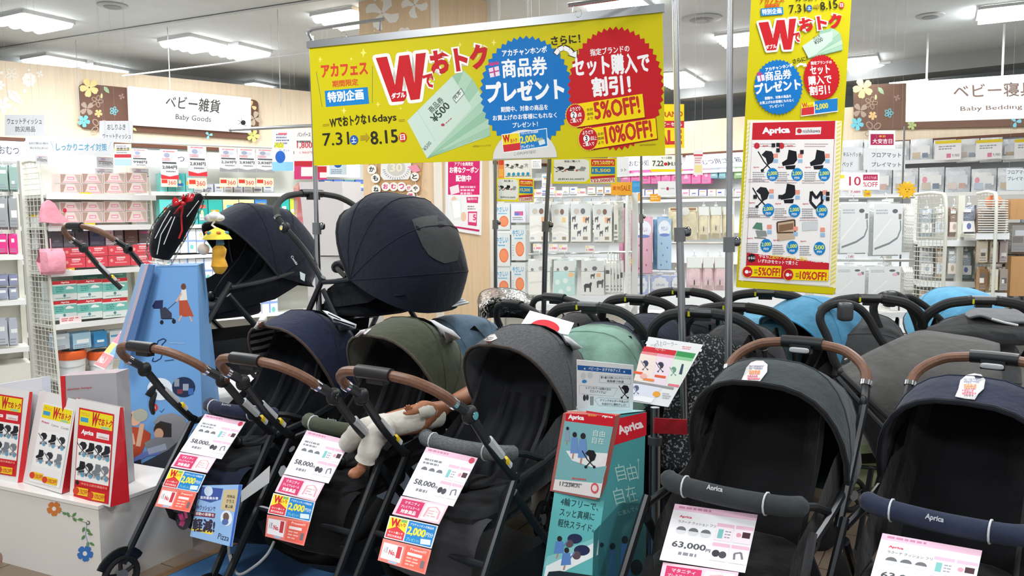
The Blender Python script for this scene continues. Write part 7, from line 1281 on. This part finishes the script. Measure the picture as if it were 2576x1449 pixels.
# acrylic notice on the tower
q = quad3([(1452, 905), (1594, 919), (1592, 1034), (1453, 1026)], 2.44)
def notice(s):
    s.poly([(228, 264), (532, 290), (532, 318), (230, 292)], '#2a62a8'); s.text('ベビーカー おすすめグッズ', 290, 292, 470, 306, 19, '#f0f4f8', .02); s.text('★', 262, 290, 276, 292, 14, '#f0f4f8', 0); s.text('★', 484, 308, 498, 309, 14, '#f0f4f8', 0)
    s.disc(262, 325, 14, 20, '#d4d8dc'); s.disc(300, 322, 16, 18, '#d4d8dc'); s.disc(268, 356, 14, 10, '#4a8ac4'); s.text('夏の暑さ対策にひんやりシートや', 360, 340, 526, 348, 14, '#55575c', .015); s.text('扇風機で快適', 394, 360, 488, 366, 14, '#55575c', .015); s.line([(355, 322), (352, 362), (528, 372), (530, 330), (355, 322)], 2, '#b9bcc0')
    s.line([(240, 378), (240, 425), (430, 440), (455, 395), (240, 378)], 2, '#b9bcc0'); s.text('レインカバーは雨の日の', 276, 398, 416, 408, 14, '#45474c', .02); s.text('マストアイテム！', 298, 418, 388, 426, 15, '#45474c', .02); mini_stroller(s, 495, 410, 60, '#2c2228', 0); s.disc(268, 448, 8, 18, '#3a3c40'); s.disc(284, 446, 8, 16, '#4a4c50'); s.rect(302, 440, 308, 490, '#6a6c70'); s.rect(312, 440, 318, 490, '#7a7c80'); s.text('ドリンクホルダーや虫よけ', 358, 468, 512, 478, 14, '#55575c', .015); s.text('お出かけに便利グッズ！', 366, 488, 500, 496, 14, '#55575c', .015); s.line([(326, 458), (345, 446), (515, 458), (520, 500), (350, 492), (326, 458)], 2, '#b9bcc0')
r2 = sign('notice_stand', 'small acrylic notice with a blue header on top of the teal tower', 'sign', q, '#ecedee', notice, photo=(1350, 800, 2.233)); bq_ = [q[3]+V((0, 0, 0)), q[2], q[2]+V((0, .06, -.01)), q[3]+V((0, .06, -.01))]; MB().hexa(bq_+[p-V((0, 0, .012)) for p in bq_], mat('#dfe6e8', 'gloss')).build('acrylic_foot', r2, smooth=0)
# easel sign on a steel post with a red strap
q = qd([(1632, 847), (1769, 867), (1681, 1024), (1592, 1010)], 2.98, 3.04, 2.84, 2.90)
def easel(s):
    s.poly([(618, 130), (930, 175), (925, 190), (610, 145)], '#ecebeb'); s.text('ストローラー', 668, 148, 790, 160, 22, '#9a9ca4', .01); s.text('の選び方', 640, 160, 706, 164, 16, '#9a9ca4', .01); s.lines(818, 158, 868, 2, 10, 6, '#e08a90', 2, .1)
    s.poly([(605, 158), (788, 184), (776, 212), (592, 186)], '#d2323c'); s.text('ベビーカー', 664, 180, 722, 188, 14, '#f6dcdc', .01); s.poly([(790, 184), (895, 200), (880, 228), (778, 212)], '#3f9a58'); s.poly([(592, 186), (682, 200), (676, 214), (584, 200)], '#e98a90'); s.poly([(684, 200), (776, 213), (768, 228), (678, 214)], '#f0a4b8'); s.poly([(778, 213), (880, 228), (872, 244), (770, 230)], '#8fcf9a')
    s.poly([(584, 200), (676, 214), (640, 370), (545, 350)], '#f3e2d8'); s.poly([(678, 214), (768, 228), (720, 385), (642, 370)], '#f1e0ea'); s.poly([(770, 230), (872, 246), (785, 395), (722, 385)], '#e2eede')
    mini_stroller(s, 610, 262, 44, '#3a4460'); mini_stroller(s, 695, 272, 46, '#3a3c50'); mini_stroller(s, 768, 296, 40, '#6f9a86'); s.poly([(815, 258), (826, 260), (815, 318), (798, 315)], '#3a4a64')
    for a, b, c in ((560, 300, '#e9603a'), (690, 322, '#e9603a'), (625, 340, '#f08a4a'), (765, 372, '#f07a90')): s.poly([(a-26, b-4), (a+36, b+5), (a+32, b+18), (a-30, b+8)], c)
    s.disc(600, 326, 20, 14, '#f0b8b0'); s.poly([(545, 352), (770, 390), (768, 402), (540, 362)], '#9a9ca0'); s.poly([(540, 366), (700, 392), (640, 480), (540, 462)], '#dfe2ee'); s.disc(672, 428, 22, 16, '#f0a83a'); mini_stroller(s, 558, 400, 40, '#5a6480'); s.lines(705, 420, 755, 3, 12, 6, '#b9bcc0', 4, .1); s.poly([(545, 440), (600, 440), (660, 452), (640, 478), (545, 462)], '#f7f8f8')
re_ = sign('notice_stand', 'tilted white notice comparing stroller kinds on a steel post', 'sign', q, '#ececec', easel, photo=(1350, 800, 2.233))
pa = W(1648, 1018, 2.92); po = V((pa.x, pa.y, 0)); r = thing('steel_post', 'steel queue post with a red strap beside the teal tower', 'post', po); mt = mat('#9a9c9e', 'chrome', rough=.3); zj = W(1640, 1105, 2.92).z; MB().cyl(po, po+V((0, 0, zj)), .022, mt, 16).build('lower_tube', r); MB().cyl(po+V((0, 0, zj)), po+V((0, 0, pa.z-.01)), .017, mt, 14).build('upper_tube', r); MB().cyl(po+V((0, 0, zj-.02)), po+V((0, 0, zj+.01)), .027, mat('#3a3c3e', 'plastic'), 16).build('collar', r); MB().cyl(po, po+V((0, 0, .015)), .15, mat('#55575a', 'metal', rough=.4), 24).build('base', r)
fq = [W(1648, 1052, 2.89), W(1728, 1056, 2.95), W(1730, 1094, 2.95), W(1646, 1090, 2.89)]; o = Sheet(fq).board(mat('#a5101e', 'fabric'), .008, 'red_strap', r); o['label'] = 'broad red strap'
# white card with a red disc behind the grey melange hood
q = qd([(1333, 781), (1444, 812), (1430, 842), (1306, 823)], 3.42, 3.38, 3.3, 3.3); sign('card', 'white card with a big red half disc behind the grey melange hood', 'card', q, '#eeeceb', lambda s: s.disc(48, 78, 30, 50, '#c8202e', 30), photo=None)
# ---- speckled and charcoal strollers, read as cloth surfaces ---------------------
SPK = mat('#17181a', 'speck', c2='#7d8082')
r = thing('stroller', 'stroller under black and white speckled cloth behind the red strap', 'stroller', W(1760, 1180, 3.5)*1); r.location.z = 0; MW[r.name] = Matrix.Translation(r.location)
loft([[(1700, 862, 3.56), (1750, 845, 3.5), (1800, 848, 3.48), (1862, 872, 3.52)], [(1688, 930, 3.45), (1745, 915, 3.4), (1800, 915, 3.38), (1862, 930, 3.44)], [(1676, 1010, 3.42), (1740, 1005, 3.37), (1795, 1000, 3.36), (1850, 1000, 3.42)], [(1660, 1090, 3.42), (1725, 1090, 3.36), (1780, 1085, 3.36), (1840, 1075, 3.42)], [(1648, 1170, 3.42), (1700, 1185, 3.35), (1765, 1190, 3.35), (1830, 1170, 3.42)]], SPK, 'speckled_hood', r, 5, .02)
loft([[(1652, 1150, 3.5), (1720, 1165, 3.38), (1830, 1150, 3.5)], [(1650, 1250, 3.5), (1720, 1260, 3.45), (1830, 1250, 3.5)]], mat('#121315', 'fabric'), 'seat', r, 5, .02)
for x in (1668, 1700, 1800, 1840): MB().tube([W(x, 1170, 3.5), WZ(x-12, 1400, .05)*1 if 0 else V((W(x, 1170, 3.5).x, 3.5, .06))], .011, BLK2, 8).build('leg', r); MB().ell((W(x, 1170, 3.5).x, 3.5, .07), (.02, .07, .07), RUB).build('wheel', r)
CH_ = mat('#4b4a48', 'fabric')
r = thing('stroller', 'charcoal stroller with looped black handle seen from the side, behind the right pair', 'stroller', V((W(2300, 1000, 3.3).x, 3.3, 0))); XN = r
loft([[(2118, 925, 3.32), (2175, 893, 3.36), (2230, 866, 3.42), (2285, 842, 3.5), (2325, 833, 3.5), (2400, 843, 3.45), (2460, 852, 3.4), (2515, 866, 3.3)], [(2135, 960, 3.2), (2185, 950, 3.2), (2240, 935, 3.22), (2290, 925, 3.24), (2340, 920, 3.22), (2405, 925, 3.2), (2460, 930, 3.18), (2520, 935, 3.15)], [(2165, 1000, 3.16), (2205, 1005, 3.14), (2250, 1005, 3.14), (2300, 1005, 3.15), (2345, 1005, 3.14), (2405, 1005, 3.12), (2460, 1005, 3.1), (2520, 1000, 3.1)], [(2195, 1050, 3.16), (2230, 1075, 3.14), (2270, 1095, 3.14), (2310, 1105, 3.14), (2350, 1110, 3.14), (2400, 1110, 3.13), (2460, 1100, 3.12), (2520, 1095, 3.12)]], CH_, 'hood', r, 4, .01)
loft([[(2108, 950, 3.22), (2160, 1000, 3.14), (2240, 1090, 3.1), (2330, 1120, 3.1)], [(2125, 1000, 3.2), (2160, 1050, 3.14), (2225, 1110, 3.1), (2320, 1150, 3.1)], [(2150, 1060, 3.22), (2180, 1100, 3.16), (2222, 1175, 3.12), (2320, 1200, 3.12)]], mat('#1b1c1e', 'fabric'), 'seat_shell', r, 5, .01)
for pts in (((2107, 950, 3.15), (2160, 1010, 3.08), (2240, 1095, 3.0)), ((2118, 940, 3.2), (2200, 1020, 3.1), (2300, 1110, 3.05)), ((2220, 1110, 3.1), (2235, 1180, 3.08), (2200, 1300, 3.05))): MB().tube([W(*p) for p in pts], .011, BLK2, 8).build('frame_tube', r)
for x in (-.3, .3):
    for y in (3.15, 3.5): MB().tube([(r.location.x+x*.8, y, .5), (r.location.x+x, y, .08)], .012, BLK2, 8).build('leg', r); wv = MB(); wv.ell((r.location.x+x, y, .08), (.08, .02, .08), RUB, .9); wv.build('wheel', r)
def loop(root, pts, Y, rad_=.017, hub=None):
    MB().tube(cr([W(x, y, Y+i*.004) for i, (x, y) in enumerate(pts)], 5), rad_, FOAM, 10).build('handle_loop', root)
    if hub: c = W(hub[0], hub[1], Y-.02); MB().ell(c, (.028, .03, .04), mat('#3a3c3e', 'plastic'), .4).build('handle_hub', root)
loop(XN, [(2126, 942), (2100, 910), (2082, 850), (2063, 806), (2070, 780), (2096, 766), (2128, 764), (2160, 775), (2184, 800), (2205, 838), (2228, 872)], 3.4, .018, (2126, 784)); MB().ell(W(2124, 938, 3.36), (.03, .03, .035), BLK).build('joint', XN); MB().tube([W(2126, 905, 3.45), W(2150, 895, 3.42), W(2135, 925, 3.4)], .006, mat('#b9bbbd', 'plastic'), 6).build('clip', XN)
r = thing('stroller', 'black stroller with grey capped hood at the upper right of the group', 'stroller', V((W(2450, 820, 4.0).x, 4.0, 0)))
loft([[(2322, 828, 4.0), (2380, 810, 4.0), (2430, 790, 4.0), (2500, 796, 4.0), (2580, 800, 4.0)], [(2325, 838, 3.8), (2380, 835, 3.78), (2440, 835, 3.76), (2510, 835, 3.76), (2580, 835, 3.78)], [(2330, 860, 3.78), (2390, 862, 3.72), (2450, 868, 3.7), (2520, 868, 3.7), (2580, 868, 3.72)]], mat('#1a1b1d', 'fabric'), 'hood', r, 5, .01)
loft([[(2425, 793, 4.0), (2450, 778, 4.05), (2500, 778, 4.05), (2585, 782, 4.05)], [(2440, 800, 3.86), (2470, 796, 3.86), (2520, 812, 3.84), (2585, 812, 3.84)]], mat('#66676a', 'fabric'), 'hood_cap', r, 5, .01); MB().tube([W(2495, 802, 3.78), W(2530, 812, 3.76), W(2560, 818, 3.76)], .006, mat('#dfe1e3', 'plastic'), 6).build('clip', r)
for x in (-.25, .25): MB().tube([(r.location.x+x, 3.85, .8), (r.location.x+x, 3.95, .07)], .012, BLK2, 8).build('leg', r); MB().ell((r.location.x+x, 3.95, .08), (.02, .08, .08), RUB).build('wheel', r)
loop(r, [(2236, 868), (2208, 815), (2197, 775), (2210, 750), (2238, 740), (2266, 748), (2290, 775), (2306, 812), (2314, 842)], 4.0, .02, (2238, 752)); loop(r, [(2262, 760), (2285, 747), (2320, 765), (2346, 786), (2368, 806)], 4.1, .017)
r2_ = thing('display_podium', 'cream podium showing between the two right front strollers', 'podium', (2.15, 4.7, 0)); MB().box((2.15, 4.7, .28), (1.3, .7, .56), mat('#dcdccb', 'wall')).build('body', r2_); MB().box((2.15, 4.345, .12), (1.3, .008, .24), mat('#c9d6a0', 'wall')).build('lime_band', r2_)
# film wrapped bundle at the pillar foot
r = thing('wrapped_bundle', 'black bundle in shiny clear film at the foot of the pillar', 'parcel', W(1270, 800, 4.5)); rows = [[(1204, 760, 4.6), (1215, 735, 4.6), (1260, 727, 4.6), (1310, 735, 4.6), (1345, 760, 4.6)], [(1206, 775, 4.45), (1230, 760, 4.4), (1265, 752, 4.38), (1305, 758, 4.4), (1345, 775, 4.45)], [(1206, 810, 4.45), (1230, 800, 4.38), (1265, 798, 4.36), (1305, 800, 4.38), (1345, 810, 4.45)]]
loft(rows, mat('#0c0c0e', 'pouch', rough=.15), 'bundle', r, 4, .02); loft([[(x, y-2, Y-.03) for x, y, Y in q] for q in rows], mat('#f2f6f8', 'film'), 'clear_film', r, 4)
# ---- umbrella toy clipped to the hood of the left podium stroller ------------------
yt = 4.12; r = thing('umbrella_toy', 'hanging cloth toy: cloud, yellow umbrella and plain amber plush drop', 'toy', W(549, 690, yt)); wt = mat('#efeeec', 'fabric'); 
mb = MB()
for x, y, k in ((528, 548, .028), (540, 544, .034), (552, 548, .026)): mb.ell(W(x, y, yt), (k, k, k*.7), wt)
mb.build('cloud', r); MB().tube([W(540, 556, yt), W(533, 566, yt), W(545, 575, yt)], .006, wt, 6).build('cord', r)
u0 = W(545, 572, yt); rows = [[u0+V((R_*math.cos(a), R_*math.sin(a), -z)) for a in [2*PI*k/12 for k in range(12)]] for R_, z in ((.004, 0), (.04, .018), (.065, .045), (.075, .062))]; o = MB().grid(rows, mat('#e3cf4a', 'fabric'), loop=True).build('umbrella', r); mb = MB()
for k in range(6): a = k*PI/3; mb.ell(u0+V((.05*math.cos(a), .05*math.sin(a), -.028)), (.012, .012, .009), mat(('#5f9aa6', '#d9853a')[k % 2], 'fabric'))
mb.build('umbrella_dots', o); MB().cyl(W(552, 590, yt), W(554, 616, yt), .016, mat('#5b7f94', 'fabric'), 10, .022).build('handle_stick', r)
MB().tube(cr([W(553, 616, yt), W(552, 630, yt), W(550, 650, yt), W(552, 670, yt), W(550, 688, yt)], 4), list(np.interp(np.linspace(0, 1, 17), [0, .2, .5, .75, 1], [.015, .036, .032, .042, .018])), mat('#e0a638', 'fabric'), 14).build('plush_drop', r)
MB().tube([W(530, 590, yt), W(516, 605, yt), W(512, 618, yt)], .003, wt, 5).build('string', r); MB().ell(W(512, 627, yt), (.03, .028, .03), mat('#e9dccb', 'fabric')).build('plush_ball', r)
# the small tag and lettering on the podium stroller
q = [W(754, 683, 4.0), W(768, 690, 4.0), W(766, 708, 4.0), W(756, 702, 4.0)]; o = Sheet(q).board('#cfe0da', .002, 'arm_tag', F_)
s = Sheet([W(735, 640, 4.02)]*4, photo=(450, 420, 3.019)); s.n = -ray(740, 650).normalized(); s.text('Combi', 848, 680, 890, 745, 18, '#d9dbdc', .02); s.mb.build('lettering', F_, smooth=0)
# ---- baby doll lying in the olive stroller ---------------------------------------------
def skinned(name, parent, chains, m, sub=2):
    vs, es, rs = [], [], []; idx = {}
    for ch in chains:
        prev = None
        for key, p, r_ in ch:
            if key in idx: i = idx[key]
            else: i = len(vs); idx[key] = i; vs.append(p); rs.append(r_)
            if prev is not None: es.append((prev, i))
            prev = i
    Mi = MW[parent.name].inverted(); me = bpy.data.meshes.new(name); me.from_pydata([(Mi @ V(v))[:] for v in vs], es, []); o = bpy.data.objects.new(name, me); COL.objects.link(o); o.parent = parent; me.materials.append(m)
    sk = o.modifiers.new('skin', 'SKIN'); sk.use_smooth_shade = True
    if me.skin_vertices:
        for i, r_ in enumerate(rs): me.skin_vertices[0].data[i].radius = (r_, r_)
        me.skin_vertices[0].data[0].use_root = True
    o.modifiers.new('sub', 'SUBSURF').levels = sub; o.modifiers['sub'].render_levels = sub; return o
SKN = mat('#a06848', 'skin'); D_ = thing('baby_doll', 'baby doll in white clothes lying in the olive stroller, one foot hanging down', 'doll', W(1010, 1085, 2.95))
P_ = lambda x, y, Y: W(x, y, Y)
hand = P_(1031, 1040, 2.88); ch = [[('pel', P_(985, 1068, 2.93), .05), ('belly', P_(1035, 1058, 2.96), .055), ('chest', P_(1086, 1040, 3.0), .05), ('neck', P_(1124, 1022, 3.12), .027), ('head1', P_(1158, 1006, 3.3), .042), ('head2', P_(1190, 996, 3.4), .056), ('head3', P_(1212, 990, 3.44), .035)],
 [('chest', 0, 0), ('sh', P_(1085, 1028, 2.94), .028), ('elb', P_(1060, 1020, 2.9), .024), ('wr', P_(1042, 1036, 2.88), .015), ('palm', hand, .015)], [('chest', 0, 0), ('sh2', P_(1078, 1066, 3.04), .028), ('elb2', P_(1045, 1080, 3.02), .022), ('wr2', P_(1015, 1082, 2.98), .014)],
 [('pel', 0, 0), ('hip', P_(960, 1082, 2.9), .036), ('knee', P_(938, 1105, 2.82), .03), ('ank', P_(914, 1160, 2.8), .018), ('heel', P_(910, 1180, 2.8), .021), ('ball', P_(888, 1192, 2.77), .019), ('toe', P_(876, 1188, 2.76), .008)], [('ball', 0, 0), ('toe2', P_(880, 1196, 2.755), .006)], [('ball', 0, 0), ('toe3', P_(886, 1201, 2.755), .0055)], [('ball', 0, 0), ('toe4', P_(893, 1203, 2.76), .005)],
 [('pel', 0, 0), ('hip2', P_(955, 1068, 2.97), .036), ('knee2', P_(905, 1085, 2.9), .03), ('ank2', P_(880, 1110, 2.92), .018)]]
for k, (dx, dy, l_) in enumerate(((-14, -16, 1), (-8, -21, 1), (-2, -22, 1), (4, -18, .9))): ch.append([('palm', 0, 0), ('f%da' % k, P_(1031+dx*.45, 1040+dy*.45, 2.875), .006), ('f%db' % k, P_(1031+dx*.8, 1040+dy*.8, 2.87), .0052), ('f%dc' % k, P_(1031+dx, 1040+dy, 2.865), .004)])
ch.append([('palm', 0, 0), ('ta', P_(1022, 1041, 2.87), .006), ('tb', P_(1014, 1037, 2.865), .0055)])
skinned('body', D_, ch, SKN)
WC = mat('#c3bfb5', 'fabric'); mb = MB(); mb.tube(cr([P_(925, 1074, 2.9), P_(960, 1072, 2.92), P_(1000, 1066, 2.93), P_(1045, 1054, 2.96), P_(1080, 1048, 3.0), P_(1108, 1052, 3.03)], 4), list(np.interp(np.linspace(0, 1, 21), [0, .2, .5, .8, 1], [.03, .048, .053, .054, .038])), WC, 16, flat=.9); mb.build('romper', D_)
MB().tube(cr([P_(975, 1075, 2.9), P_(950, 1090, 2.86), P_(938, 1110, 2.82), P_(925, 1140, 2.8), P_(918, 1158, 2.8)], 4), [.045]*8+[.04]*5+[.036, .034, .036, .038], WC, 14).build('trouser_leg', D_); MB().tube(cr([P_(970, 1068, 2.96), P_(920, 1080, 2.9), P_(890, 1100, 2.9), P_(872, 1120, 2.92)], 4), [.044]*8+[.038]*3+[.034, .034], WC, 14).build('trouser_leg', D_)
MB().tube(cr([P_(1085, 1032, 2.95), P_(1066, 1030, 2.91), P_(1052, 1034, 2.9)], 3), .03, WC, 12).build('sleeve', D_)
